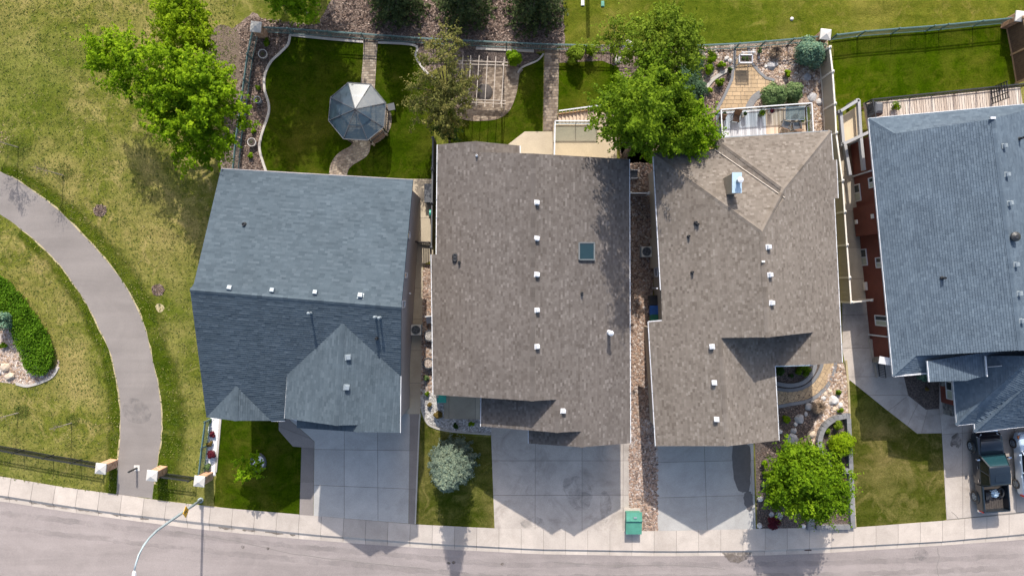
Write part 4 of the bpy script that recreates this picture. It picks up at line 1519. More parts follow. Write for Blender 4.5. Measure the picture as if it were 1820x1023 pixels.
pipe(h1, on(FP1, 676, 564), 0.45, 0.058, 'galv', True)
pipe(h1, on(FP1, 670, 601), 0.4, 0.07, 'black')
pipe(h1, on(plane3(BL, BR, RR), 435, 399), 0.25, 0.1, 'black')
ew = sorted(P1, key=lambda p: -p.x)
EW1 = wall_frame(*[p.xy for p in sorted(ew[:3], key=lambda p: -p.y)[:2]])
window(h1, EW1, 718, 723, 484, 494, (1, 0, 0), split=False)
window(h1, EW1, 714, 719, 534, 547, (1, 0, 0), split=False)
window(h1, EW1, 724, 728, 411, 424, (1, 0, 0), split=False)
pipe(h1, on(EW1, 727, 521) + Vector((0.1, 0, 0)), 0.2, 0.06, 'white_metal', name='wall_vent', base=False)
garage_door(h1, W(540, 735, 0), W(690, 737, 0), 2.3, (0, -1, 0))

# ------------------------------------------------------------- brown roofed house (middle)
E2, RZ2 = 4.8, 7.95
h2 = thing('house', 'bungalow with brown shingle roof and a square skylight', 'house', tuple(W(946, 500).xy) + (0,))
rb, rf = W(948, 273, RZ2), W(946, 712, RZ2)
LP2 = plane3(rb, rf, W(776.5, 350, E2))
a2, b2, c2, d2_ = on(LP2, 778, 257), on(LP2, 776, 452), on(LP2, 767, 452), on(LP2, 770.5, 701)
CA, CI = on(LP2, 845, 251), on(LP2, 845, 270)
RP2 = plane3(rb, rf, W(1119, 530, E2))
br2, fr2 = on(RP2, 1118, 283), on(RP2, 1120, 787)
EA, EI = on(RP2, 1034, 794), on(RP2, 1034, 766)
DA, DI = on(RP2, 990, 768), on(RP2, 990, 709.5)
DL0, DL1 = W(856, 700, E2 - 0.1), W(855, 757, E2 - 0.1)
EL0, EL1 = W(940, 757, E2), W(940, 787.5, E2)
CR0, CR1 = W(923.5, 259, 5.25), W(923.5, 274, 5.25)
planes2 = [
    [a2, CA, CI, rb, rf, d2_, c2, b2],
    [rb, br2, fr2, EA, EI, DA, DI, rf],
    [CA, CR0, CR1, CI],
    [DI, DA, DL1, DL0],
    [EI, EA, EL1, EL0],
]
r2 = roof(h2, planes2, 'sh_brown', (0.21, 0.145))
ridge_caps(h2, r2, [(rb, rf), (EI, EA), (DI, DA), (CA, CI)], 'sh_brown')
out2 = [W(778, 262, E2), W(920, 266, E2), W(921, 278, E2), W(1118, 287, E2), W(1119, 782, E2), W(942, 780, E2), W(941, 752, E2), W(858, 750, E2), W(857, 697, E2), W(770.5, 694, E2),
        W(767, 452, E2), W(776, 452, E2)]
P2 = walls(h2, out2, 0.45, E2 - 0.22, 'stucco_beige')
gable(h2, d2_, rf, W(985, 709, 7.0), 'stucco_beige')
gable(h2, DL1, DA, W(1030, 765, 6.4), 'stucco_beige')
gable(h2, EL1, EA, fr2, 'stucco_beige')
gable(h2, br2, rb, a2, 'stucco_beige')
gutter(h2, [a2, b2])
gutter(h2, [c2, d2_])
gutter(h2, [br2, fr2])
gutter(h2, [DL0, DL1])
gutter(h2, [EL0, EL1])
gutter(h2, [CR0, CR1])
for x, y in ((953, 360), (953, 423.5), (953, 487.5), (953.5, 551), (953.5, 615.5), (999.5, 729.5)):
    box_vent(h2, on(RP2, x, y), newell([rb, br2, fr2, rf]), 'white_metal', 0.27)
# skylight
N2 = newell([rb, br2, fr2, rf])
sk = [on(RP2, x, y) for x, y in ((1028, 431.5), (1055, 431.5), (1055, 461.5), (1028, 461.5))]
mb = MB()
for i in range(4):
    mb.beam(sk[i - 1] + N2 * 0.08, sk[i] + N2 * 0.08, 0.09, 0.17)
s = mb.build('skylight', 'skylight_frame', h2)
g = MB()
g.quad(*[p + N2 * 0.13 for p in sk])
g.build('pane', 'pane_blue', s)
pipe(h2, on(LP2, 809, 455), 0.2, 0.13, 'black')
pipe(h2, on(LP2, 809, 461), 0.2, 0.13, 'black')
pipe(h2, on(LP2, 816.5, 466), 0.3, 0.07, 'black')
pipe(h2, on(RP2, 1034, 521), 0.3, 0.07, 'black')
pipe(h2, on(RP2, 1082, 590), 0.95, 0.11, 'white_metal', True, 'flue')
pipe(h2, on(LP2, 847.5, 277), 0.25, 0.06, 'white_metal')
# porch post under the front-left corner
mb = MB()
mb.beam(W(777, 704, 0), W(777, 704, 4.3), 0.16, 0.16)
mb.build('porch_post', 'stucco_beige', h2)
garage_door(h2, W(960, 755, 0) , W(1090, 757, 0), 2.3, (0, -1, 0))

# ------------------------------------------------------------- tan roofed house (right of centre)
E3, RZ3 = 4.5, 7.75
h3 = thing('house', 'house with tan shingle roof and a metal chimney cap with painted pale blue sky reflection', 'house', tuple(W(1320, 520).xy) + (0,))
MA, MF = W(1354.5, 411, RZ3), W(1365, 599, RZ3)
WP3 = plane3(MA, MF, W(1169, 430, E3))
EP3 = plane3(MA, MF, W(1489, 500, E3))
B3 = on(WP3, 1161.5, 273)
B3r = W(1270, 266, E3)
RA, RB3 = W(1271, 246, E3), on(EP3, 1476.4, 233)
WP_ = on(EP3, 1393, 336)
J3 = on(EP3, 1394.5, 352)
GI, GF = on(WP3, 1280, 600), on(WP3, 1294, 792)
lf3, l2, l3, l4 = on(WP3, 1166, 792), on(WP3, 1153, 572), on(WP3, 1177, 570), on(WP3, 1175, 515)
ee = [on(EP3, *p) for p in ((1480, 284), (1486, 284), (1489, 352), (1482, 353), (1496.5, 643.5))]
PI_, PF = on(EP3, 1446, 590), on(EP3, 1446, 648)
g0, g1, g2 = W(1377, 592, E3), W(1377, 650, E3), W(1384, 782, E3)
planes3 = [
    [B3, B3r, J3, MA],
    [RA, RB3, WP_],
    [RA, WP_, J3, B3r],
    [RB3] + ee + [PF, PI_, MF, MA, J3, WP_],
    [B3, MA, MF, GI, GF, lf3, l2, l3, l4],
    [GI, g0, g1, g2, GF],
    [PI_, PF, g1, g0],
]
r3 = roof(h3, planes3, 'sh_tan', (0.2, 0.15))
ridge_caps(h3, r3, [(B3, MA), (MA, MF), (RB3, WP_), (WP_, MA), (GI, GF), (RA, WP_), (PI_, PF)], 'sh_tan')
out3 = [W(1162, 277, E3), W(1275, 270, E3), W(1276, 250, E3), W(1476, 237, E3), W(1482, 353, E3), W(1496, 639, E3), W(1382, 645, E3), W(1384, 778, E3), W(1167, 786, E3), W(1153.5, 574, E3), W(1177, 571, E3)]
P3 = walls(h3, out3, 0.5, E3 - 0.22, 'stucco_beige')
gable(h3, GI + Vector((0, 0, -.3)), MF, PI_ + Vector((0, 0, -.2)), 'stucco_beige')
gable(h3, lf3, GF, g2, 'stucco_beige')
gutter(h3, [B3, l4])
gutter(h3, [l2, lf3])
gutter(h3, [B3, B3r], 'galv', 0.11)
gutter(h3, [RA, RB3], 'galv', 0.11)
gutter(h3, [RB3, ee[0]])
gutter(h3, [ee[1], ee[2]])
gutter(h3, [ee[3], ee[4]])
gutter(h3, [g1, g2])
gutter(h3, [l2, l3])
gutter(h3, [g1, PF], 'sky_toned_metal', 0.1)
trim(h3, [B3r, J3], 'weathered', 0.05, 0.12, 'flashing', 0.04)
NE3, NW3 = newell([MA, MF, ee[4]]), newell([MA, B3, lf3, MF])
for x, y in ((1363.5, 439), (1366.5, 488.5), (1369.5, 538)):
    box_vent(h3, on(EP3, x, y), NE3, 'white_metal', 0.27)
for x, y in ((1266, 615.5), (1270, 679.5), (1274, 744.5)):
    box_vent(h3, on(WP3, x, y), NW3, 'white_metal', 0.27)
pipe(h3, on(WP3, 1236, 396), 0.3, 0.08, 'black')
pipe(h3, on(WP3, 1239.5, 399), 0.3, 0.07, 'black')
pipe(h3, on(WP3, 1223.5, 420), 0.3, 0.07, 'black')
pipe(h3, on(WP3, 1230, 484), 0.3, 0.07, 'black')
mb = MB()
mb.box(on(EP3, 1356, 464.5) + Vector((0, 0, .05)), (0.2, 0.12, 0.06))
mb.build('ridge_bracket', 'vinyl_cap', h3)
# chimney
NP3 = plane3(B3, B3r, MA)
cb = on(NP3, 1294, 331)
ct = W(1309, 325, cb.z + 1.55)
mb = MB()
mb.box((ct.x - 0.02, ct.y, cb.z + 0.55), (0.5, 1.16, 2.0))
ch = mb.build('chimney', 'siding_tan', h3)
mb = MB()
mb.box((ct.x, ct.y, cb.z + 1.6), (0.6, 1.28, 0.1))
mb.build('chimney_cap', 'sky_toned_metal', ch)
mb = MB()
mb.lathe((ct.x + 0.06, ct.y + 0.1, cb.z + 1.65), [(0.13, 0), (0.13, 0.35), (0.12, 0.4)], 16)
mb.build('flue', 'galv', ch)
mb = MB()
mb.lathe((ct.x + 0.06, ct.y + 0.1, cb.z + 2.05), [(0.17, 0), (0.2, 0.05), (0.18, 0.12), (0.05, 0.16)], 16)
mb.build('flue_cap', 'white_metal', ch)
wx = sorted(P3, key=lambda p: p.x)
WW3 = wall_frame((on(plane3(W(1156, 300), W(1166, 540), W(1156, 300, 1)), 1160, 300).x, 10), (W(1156, 300).x + 0.05, 0))
mb = MB()
mb.box((W(1161, 450).x + 0.12, W(1161, 450).y, 1.6), (0.7, 2.2, 3.2))
mb.build('bump_out', 'stucco_beige', h3)
ww = [p for p in P3 if p.x < W(1180, 0).x and p.y > -4]
wa = min(P3, key=lambda p: (p.x - 10) ** 2 + (p.y - 9) ** 2)
wl = wall_frame(wa.xy, (wa.x + 0.42, wa.y - 11))
window(h3, wl, 1164.5, 1169, 475, 492, (-1, 0, 0), split=False)
mb = MB()
mb.beam(W(1160, 512, 0.2), W(1168, 512, 4.2), 0.08, 0.08)
mb.build('downspout', 'white_metal', h3)
garage_door(h3, W(1185, 752, 0), W(1320, 752, 0), 2.3, (0, -1, 0))

# ------------------------------------------------------------- blue grey roofed house (right edge)
E4, RZ4 = 4.3, 7.5
h4 = thing('house', 'red sided house with blue grey shingle roof at the right edge', 'house', tuple(W(1720, 450).xy) + (0,))
RR0, RR1 = W(1766, 211, RZ4), W(1815, 622, RZ4)
WP4 = plane3(RR0, RR1, W(1566, 440, E4))
C4, F4 = on(WP4, 1544, 211), on(WP4, 1587.7, 668)
HB, HF = on(WP4, 1589, 237.5), on(WP4, 1627, 632)
dirx = Vector((math.cos(R(5.2)), math.sin(R(5.2)), 0))
halfw = (RR1 - F4).dot(dirx)
E4b, E4f = C4 + dirx * halfw * 2, F4 + dirx * halfw * 2
ZS = HB.z
SK1 = W(1772, 222, ZS)
SK2 = HB + dirx * (halfw * 2 - 3)
SK2.z = ZS
planes4 = [
    [C4, HB, RR0, RR1, HF, F4],
    [RR0, E4b, E4f, RR1],
    [C4, E4b, SK2, HB],
    [F4, HF, HF + dirx * 9, F4 + dirx * 9],
]
# entry gable and garage wing
en0, en1 = W(1648.6, 641, 4.95), W(1652, 678, 4.95)
EN = plane3(en0, en1, W(1750, 668, 5.5))
e2a, e2b, e2c, e2d = on(EN, 1718, 676), on(EN, 1735, 671), on(EN, 1751, 668), on(EN, 1748, 626)
ga0, ga1 = W(1692, 640, 3.2), W(1701, 754.8, 3.2)
GAP_ = plane3(ga0, ga1, W(1820, 680, 6.0))
gh = on(GAP_, 1745, 713)
gn, gp = W(1732, 751.5, 3.2), W(1733.5, 767, 3.2)
GH1, GH2 = W(1820, 689, 5.25), W(1890, 632, 6.7)
gfr = W(1960, 741, 3.2)
planes4b = [
    [ga0, ga1, gh, on(GAP_, 1835, 632), on(GAP_, 1748, 632)],
    [ga1, gn, gh],
    [gn, gp, GH1, GH2, on(GAP_, 1835, 632), gh],
    [gp, gfr, W(1985, 640, 6.7), GH2, GH1],
]
r4 = roof(h4, planes4, 'sh_blue', (0.26, 0.15))
roof(h4, planes4b, 'sh_blue', (0.26, 0.15), name='garage_roof')
roof(h4, [[en0, en1, e2a, e2b, e2c, e2d]], 'sh_blue', (0.26, 0.15), name='entry_roof')
ridge_caps(h4, r4, [(RR0, RR1), (C4, HB), (F4, HF), (gp, GH1), (GH1, GH2), (ga1, gh)], 'sh_blue')
out4 = [C4, E4b, E4f, F4]
P4 = walls(h4, out4, 0.85, E4 - 0.2, 'siding_red')
for (L_, A_, R_, s_) in ((HF, RR1, HF + dirx * (halfw * 2 - 2.6), 1), ):
    gable(h4, L_, A_, R_, 'siding_red', 0.25)
gable(h4, HB + dirx * (halfw * 2 - 2.6), RR0, HB, 'siding_red', 0.25)
# garage walls
go = [W(1694, 660, 3), W(1701, 751, 3), W(1732, 748, 3), W(1733.5, 763, 3), W(1960, 738, 3), W(1960, 640, 3)]
gw = walls(h4, go, 0.85, 2.98, 'siding_red', 'garage_wall')
mb = MB()
q0, q1 = W(1665.5, 668, 0), W(1671.5, 737, 0)
sw0, sw1 = W(1668, 668, 0), W(1676, 734, 0)
mb.beam(sw0 + Vector((0.22, 0, 0.55)), sw1 + Vector((0.22, 0, 0.55)), 0.42, 1.1)
mb.build('stone_wainscot', 'stone_wall', h4)
trim(h4, [C4, F4], 'white_metal', 0.1, 0.12, 'gutter', -0.05)
trim(h4, [C4, E4b], 'white_metal', 0.1, 0.12, 'gutter', -0.05)
trim(h4, [F4, W(1650, 663, E4)], 'white_metal', 0.1, 0.12, 'gutter', -0.05)
trim(h4, [en0, en1], 'white_metal', 0.12, 0.12, 'gutter', -0.04)
trim(h4, [W(1695, 677, 3.2), ga1, gn, gp, gfr], 'white_metal', 0.1, 0.12, 'gutter', -0.05)
trim(h4, [on(EN, 1748, 632) + Vector((0, 0, .1)), on(EN, 1751, 668) + Vector((0, 0, .1))], 'white_metal', 0.06, 0.12, 'flashing', 0.05)
trim(h4, [on(GAP_, 1752, 651) + Vector((0, 0, .15)), on(GAP_, 1777, 649) + Vector((0, 0, .15))], 'white_metal', 0.04, 0.1, 'flashing', 0.05)
NE4 = newell([RR0, E4b, E4f, RR1])
EP4 = plane3(RR0, E4b, RR1)
for x, y in ((1782, 260), (1787, 310.5), (1792, 361.5), (1803, 470), (1808.5, 521.5), (1813, 570)):
    box_vent(h4, on(EP4, x, y), NE4, 'galv', 0.27)
p = on(EP4, 1799, 421)
mb = MB()
mb.lathe(p, [(0.16, 0), (0.16, 0.2), (0.3, 0.24), (0.3, 0.34), (0.12, 0.46)], 16)
mb.build('turbine_vent', 'black', h4)
pipe(h4, on(WP4, 1674, 494), 0.4, 0.08, 'black')
pipe(h4, on(EP4, 1811, 247), 0.4, 0.08, 'black')
mb = MB()
mb.box(RR0 + Vector((-0.1, 0.03, 0.05)), (0.32, 0.14, 0.12))
mb.build('ridge_bracket', 'white_metal', h4)
# west wall windows
pw = sorted(P4, key=lambda p: p.x)[:2]
pw.sort(key=lambda p: -p.y)
WW4 = wall_frame(pw[0].xy, pw[1].xy)
nW = Vector((-dirx.x, -dirx.y, 0))
for (x0, x1, y0, y1) in ((1519, 1530, 327, 358), (1544.5, 1554, 315, 334), (1529.6, 1541.4, 442, 472), (1557, 1567.5, 457, 476), (1556, 1578, 560, 579)):
    window(h4, WW4, x0, x1, y0, y1, nW)
# projecting bay with two vents
ba, bb_ = on(WW4, 1516, 371), on(WW4, 1521, 421)
ba.z = bb_.z = 0
mb = MB()
mb.beam(ba + nW * 0.22 + Vector((0, 0, 2.1)), bb_ + nW * 0.22 + Vector((0, 0, 2.1)), 0.5, 3.4)
bay = mb.build('wall_bay', 'siding_red', h4)
for f, z in ((0.5, 0.75), (0.42, 3.0)):
    mb = MB()
    c = ba.lerp(bb_, f) + nW * 0.5 + Vector((0, 0, z))
    mb.box(c, (0.14, 0.3, 0.26), R(5))
    mb.build('wall_vent', 'vinyl_cap', bay)
mb = MB()
c = on(WW4, 1541, 508) + nW * 0.12
mb.box(c, (0.2, 0.6, 0.22), R(5))
mb.build('meter_box', 'vinyl_cap', h4)
for (x0, y0, x1, y1) in ((1513, 315, 1551, 303), (1538, 593, 1579, 598)):
    mb = MB()
    a, c = on(WW4, x0, y0), on(WW4, x1, y1)
    a.z = max(a.z, 0.05)
    mb.beam(a + nW * 0.08, c + nW * 0.08, 0.09, 0.09)
    mb.build('downspout', 'white_metal', h4)
# garage west wall window
gww = wall_frame(gw[0].xy, gw[1].xy) if False else wall_frame(W(1694, 660, 3).xy + Vector((0.84, 0)), W(1701, 751, 3).xy + Vector((0.84, 0)))
window(h4, gww, 1682, 1694, 677, 709, nW)
# entry: stoop, railing, white canopy beam
mb = MB()
q = [(1542, 602), (1572, 600), (1582, 668), (1556, 670)]
mb.prism([Vector((*W(*p).xy, 0.35)) for p in q], 0.4)
st = mb.build('entry_stoop', 'drive', h4)
for (x0, y0, x1, y1) in ((1556, 614, 1558, 635), (1559, 644, 1562, 668)):
    a, c = W(x0, y0, 0.35), W(x1, y1, 0.35)
    mb = MB()
    for z in (0.12, 0.95):
        mb.beam(a + Vector((0, 0, z)), c + Vector((0, 0, z)), 0.05, 0.05)
    n = 8
    for i in range(n + 1):
        p = a.lerp(c, i / n)
        mb.beam(p, p + Vector((0, 0, 0.95)), 0.03, 0.03)
    mb.build('railing', 'black_metal', st)
mb = MB()
mb.beam(W(1563, 639, 3.3), W(1588, 643, 3.9), 0.5, 0.16)
mb.build('porch_beam', 'white', h4)
mb = MB()
mb.beam(W(1556, 640, 0.3), W(1568, 640, 3.2), 0.42, 0.42)
mb.build('porch_column', 'stone_wall', h4)

# ================================================================== FENCES, PILLARS, STREET THINGS
def brick_pillar(x, y, label, h=1.5, s=0.58):
    """x, y: photo position of the middle of the cap"""
    t = W(x, y, h + 0.1)
    base = Vector((t.x, t.y, 0))
    th = thing('brick_pillar', label, 'pillar', tuple(base), 'brick pillars with pyramid caps', R(-6))
    mb = MB()
    mb.box((0, 0, h / 2), (s - 0.03, s - 0.03, h))
    mb.build('core', 'mortar', th, local=True)
    c = MB()
    rows = 18
    rh = h / rows
    for j in range(rows):
        off = 0.5 * (j % 2)
        for side in range(4):
            a = side * math.pi / 2
            n = 3
            w = s / n
            for i in range(n + 1):
                u0 = max(-s / 2, -s / 2 + (i - off) * w) + 0.006
                u1 = min(s / 2, -s / 2 + (i + 1 - off) * w) - 0.006
                if u1 - u0 < 0.03:
                    continue
                um = (u0 + u1) / 2
                cx, cy = um * math.cos(a) + (s / 2 - 0.02) * math.sin(a), um * math.sin(a) - (s / 2 - 0.02) * math.cos(a)
                c.box((cx, cy, (j + 0.5) * rh), (u1 - u0, 0.06, rh - 0.012), a, random.random())
    c.build('brick', 'brick', th, local=True, kind='stuff')
    k = MB()
    q = s / 2 + 0.09
    k.add([(-q, -q, h), (q, -q, h), (q, q, h), (-q, q, h), (-q, -q, h + .09), (q, -q, h + .09), (q, q, h + .09), (-q, q, h + .09), (0, 0, h + 0.27)],
          [(3, 2, 1, 0), (0, 1, 5, 4), (1, 2, 6, 5), (2, 3, 7, 6), (3, 0, 4, 7), (4, 5, 8), (5, 6, 8), (6, 7, 8), (7, 4, 8)])
    k.build('cap', 'cap', th, local=True)
    return th


brick_pillar(178.6, 832.5, 'brick pillar with pyramid cap on the left side of the path end')
brick_pillar(269.7, 845, 'brick pillar with pyramid cap on the right side of the path end')
brick_pillar(354, 855, 'brick pillar with pyramid cap beside the street lamp')
brick_pillar(454.5, 47.5, 'brick pillar at the corner of the gazebo garden')
brick_pillar(1467.7, 61, 'brick pillar beside the blue globe spruce')
brick_pillar(1815, 29, 'brick pillar at the top right corner')


def iron_fence(pts, label, h=1.2, mat='teal_iron', posts=2.4, pitch=0.12, name='iron_fence', group=None, px_posts=None):
    """pts: photo positions of its foot"""
    P = [W(*p) for p in pts]
    th = thing(name, label, 'fence', tuple(P[0]), group)
    pk = MB()
    for a, c in zip(P, P[1:]):
        L = (c - a).length
        if L < 0.2:
            continue
        d = (c - a) / L
        for nm, z in (('top_rail', h - 0.04), ('lower_rail', 0.15), ('mid_rail', h - 0.2)):
            r = MB()
            r.beam(a + Vector((0, 0, z)), c + Vector((0, 0, z)), 0.055, 0.05)
            r.build(nm, mat, th)
        n = max(1, round(L / posts))
        for i in range(n + 1):
            if i == n and c is not P[-1]:
                continue
            q = a.lerp(c, i / n)
            r = MB()
            r.box(q + Vector((0, 0, (h + 0.06) / 2)), (0.085, 0.085, h + 0.06))
            r.build('post', mat, th)
        k = int(L / pitch)
        for i in range(1, k):
            q = a + d * (i * pitch)
            pk.box(q + Vector((0, 0, (h + 0.02) / 2)), (0.03, 0.03, h - 0.06))
    pk.build('picket', mat, th, kind='stuff')
    return th


iron_fence([(-90, 775), (-4, 790), (43, 798.5), (95, 808), (144, 816), (184, 823)], 'black iron picket fence along the sidewalk left of the path', 1.15, 'black_metal')
iron_fence([(281, 838), (348, 847)], 'short iron picket fence between two brick pillars', 1.15, 'black_metal')
iron_fence([(376, 744), (370, 790), (364, 843)], 'green iron fence beside the white gravel bed', 1.15)
iron_fence([(460, 60), (450, 106), (444, 150), (438, 196), (430, 250), (424, 312)], 'grey iron fence along the mulch bed left of the gazebo lawn', 1.2)
iron_fence([(464, 58), (520, 61), (590, 66), (648, 70), (700, 74), (770, 79), (840, 82.5), (900, 85), (960, 88), (1040, 90), (1130, 92), (1240, 90)], 'long iron back fence behind the gazebo and pergola', 1.2)
iron_fence([(1240, 90), (1305, 87), (1350, 83.5), (1400, 79), (1462, 73)], 'teal iron fence behind the rock garden', 1.2)
iron_fence([(1474, 72), (1523, 66), (1583, 61), (1644, 56.5), (1668, 54), (1728, 48), (1788, 42)], 'teal iron fence behind the bright green lawn', 1.2)


def panel_fence(name, top, h, label, mat, capmat, planks=0.2, post_w=0.13, gap=0.004, cat='fence', top_is_px=True):
    """top: photo positions of its top line"""
    P = [W(p[0], p[1], h) if top_is_px else W(p[0], p[1], 0) for p in top]
    P = [Vector((p.x, p.y, 0)) for p in P]
    th = thing(name, label, cat, tuple(P[0]))
    for a, c in zip(P, P[1:]):
        L = (c - a).length
        d = (c - a) / L
        r = MB()
        r.beam(a + Vector((0, 0, h - 0.05)), c + Vector((0, 0, h - 0.05)), 0.1, 0.09)
        r.build('top_rail', capmat, th)
        r = MB()
        r.beam(a + Vector((0, 0, 0.12)), c + Vector((0, 0, 0.12)), 0.07, 0.12)
        r.build('lower_rail', capmat, th)
        n = max(1, int(L / planks))
        for i in range(n):
            u, v = a + d * (L * i / n + gap), a + d * (L * (i + 1) / n - gap)
            m = (u + v) / 2 + Vector((0, 0, (h - 0.1) / 2 + 0.09))
            b2 = MB()
            b2.box(m, ((v - u).length, 0.035, h - 0.2), math.atan2(d.y, d.x))
            b2.build('plank', mat, th)
    for p in P:
        r = MB()
        r.box(p + Vector((0, 0, (h + 0.06) / 2)), (post_w, post_w, h + 0.06))
        q = r.build('post', capmat, th)
        r = MB()
        k = post_w / 2 + 0.03
        z = h + 0.06
        r.add([p + Vector(v) for v in ((-k, -k, z), (k, -k, z), (k, k, z), (-k, k, z), (0, 0, z + 0.1))], [(3, 2, 1, 0), (0, 1, 4), (1, 2, 4), (2, 3, 4), (3, 0, 4)])
        r.build('post_cap', capmat, q)
    return th


panel_fence('vinyl_fence', [(1475, 84), (1480, 127), (1484, 184), (1486.5, 236), (1497.5, 321), (1501.5, 376), (1505.5, 435), (1510, 493), (1513, 537)], 1.85,
            'tall taupe vinyl privacy fence between the tan and blue roofed houses', 'vinyl', 'vinyl_cap', 0.3)
panel_fence('fence_gate', [(1514, 537), (1549, 533)], 1.75, 'taupe vinyl side gate against the red wall', 'vinyl', 'vinyl_cap', 0.3, cat='gate')
panel_fence('wooden_fence', [(1787, 48), (1797, 98), (1805, 148)], 1.8, 'brown plank fence at the top right corner', 'brown_wood', 'cedar', 0.16, top_is_px=False)
panel_fence('lot_fence', [(769.5, 245), (768.5, 300), (767.5, 360), (766.5, 440)], 1.75, 'dark wooden fence between the slate and brown roofed houses', 'dark_wood', 'dark_grey', 0.15)
panel_fence('side_gate', [(1121, 343), (1154, 343)], 1.3, 'pale topped gate across the dark side strip', 'brown_wood', 'white', 0.15, 0.1, cat='gate')
# slatted gate
gp0, gp1 = W(737, 431, 0), W(766, 433, 0)
g = thing('slatted_gate', 'dark wooden gate with open upright slats between the left houses', 'gate', tuple(gp0))
for z in (0.2, 1.3):
    mb = MB()
    mb.beam(gp0 + Vector((0, 0, z)), gp1 + Vector((0, 0, z)), 0.1, 0.14)
    mb.build('rail', 'dark_wood', g)
for i in range(8):
    p = gp0.lerp(gp1, (i + 0.25) / 7.6)
    mb = MB()
    mb.box(p + Vector((0, 0, 0.75)), (0.09, 0.03, 1.4))
    mb.build('slat', 'dark_wood', g)
for p in (gp0, gp1):
    mb = MB()
    mb.box(p + Vector((0, 0, 0.8)), (0.12, 0.12, 1.6))
    mb.build('post', 'dark_wood', g)

# street lamp
lp = W(357, 888)
t = thing('street_lamp', 'tall curved grey street lamp reaching over the road', 'street lamp', tuple(lp))
mb = MB()
mb.lathe(lp, [(0.2, 0), (0.2, 0.12), (0.12, 0.3), (0.1, 0.5)], 12)
mb.build('base', 'lamp_grey', t)
mb = MB()
arm = smooth([(0, 0, 0)], 1) if False else [W(357, 888, 0.3), W(332, 905, 2.2), W(303, 925, 4.3), W(278, 943, 6.2), W(265, 956, 7.1), W(255, 969, 7.8), W(247, 985, 8.3), W(241, 1003, 8.6), W(238.5, 1014, 8.65)]
mb.tube(arm, [0.1, 0.095, 0.085, 0.075, 0.07, 0.065, 0.06, 0.055, 0.05], 10)
mb.build('pole', 'lamp_grey', t, smooth=True)
mb = MB()
a = W(238.5, 1013, 8.65)
mb.loft([[a + Vector((x * s, -y, z * s)) for x, z in ((-.12, 0), (-.08, .1), (.08, .1), (.12, 0), (.08, -.06), (-.08, -.06))] for y, s in ((0, .5), (.12, 1), (.5, 1.15), (.68, .6))])
hd = mb.build('lamp_head', 'white_metal', t)
mb = MB()
mb.box(a + Vector((0, -0.38, -0.08)), (0.16, 0.3, 0.03))
mb.build('lens', 'pane', hd)
# diamond sign on the pole
sp = W(327, 909, 2.65)
sg = thing('warning_sign', 'yellow diamond warning sign with a black walking figure on the lamp pole', 'sign', (sp.x, sp.y, 0))
mb = MB()
s = 0.42
pts = [Vector((0, -s, 0)), Vector((0, 0, s)), Vector((0, s, 0)), Vector((0, 0, -s))]
sp2 = sp + Vector((0.13, 0, 0))
mb.add([sp2 + p + Vector((o, 0, 0)) for o in (-0.01, 0.01) for p in pts], [(3, 2, 1, 0), (4, 5, 6, 7), (0, 1, 5, 4), (1, 2, 6, 5), (2, 3, 7, 6), (3, 0, 4, 7)])
pl = mb.build('sign_plate', 'yellow', sg)
mb = MB()
def sy(y, z):
    return sp2 + Vector((0.016, y, z))
for q in (((-.03, .12), (.03, .12), (.05, -.02), (-.02, -.02)), ((-.02, -.02), (.03, -.02), (-.06, -.22), (-.1, -.2)), ((.0, -.02), (.05, -.02), (.12, -.2), (.07, -.22)),
          ((-.03, .11), (-.01, .06), (-.12, -.01), (-.13, .03)), ((.03, .11), (.02, .06), (.12, .0), (.13, .04))):
    mb.quad(*[sy(*p) for p in q])
mb.add([sy(0.05 * math.cos(k * .785) + .01, .18 + .05 * math.sin(k * .785)) for k in range(8)], [tuple(range(8))])
mb.build('symbol', 'black', pl)

# bollard on the path
bp = W(243.5, 831)
t = thing('bollard', 'dark steel bollard on a square plate in the path', 'bollard', tuple(bp))
mb = MB()
mb.box(bp + Vector((0, 0, 0.015)), (0.42, 0.42, 0.03))
mb.build('base_plate', 'cap', t)
mb = MB()
mb.lathe(bp, [(0.07, 0), (0.07, 1.1), (0.05, 1.15), (0.01, 1.17)], 12)
mb.build('post', 'black_metal', t)

# utility cabinet by the sidewalk
u0 = W(1124, 924)
t = thing('utility_cabinet', 'green metal utility cabinet with a sloped lid by the sidewalk', 'utility box', (u0.x, u0.y, 0))
w, dpt, h = 1.06, 1.2, 0.72
yb, yf = u0.y + 0.85, u0.y - 0.75
mb = MB()
mb.box((u0.x - 0.02, (yb + yf) / 2, 0.04), (1.2, yb - yf + 0.12, 0.08))
mb.build('pad', 'walk', t)
mb = MB()
mb.box((u0.x - 0.02, (yb + yf) / 2 - 0.05, 0.08 + 0.31), (w, yb - yf - 0.12, 0.62))
mb.build('body', 'utility_green', t, bevel=0.02)
mb = MB()
for (ya, yz, za, zz) in ((yb, yb - 0.62, 0.82, 0.92), (yb - 0.6, yf - 0.02, 0.80, 0.7)):
    x0, x1 = u0.x - 0.02 - w / 2 - 0.04, u0.x - 0.02 + w / 2 + 0.04
    mb.add([(x0, ya, za), (x1, ya, za), (x1, yz, zz), (x0, yz, zz), (x0, ya, za - .08), (x1, ya, za - .08), (x1, yz, zz - .08), (x0, yz, zz - .08)],
           [(0, 3, 2, 1), (4, 5, 6, 7), (0, 1, 5, 4), (1, 2, 6, 5), (2, 3, 7, 6), (3, 0, 4, 7)])
mb.build('lid', 'utility_green', t)
mb = MB()
mb.beam((u0.x - 0.02 - w / 2, yb - 0.61, 0.86), (u0.x - 0.02 + w / 2, yb - 0.61, 0.86), 0.03, 0.05)
mb.build('lid_hinge', 'dark_grey', t)
mb = MB()
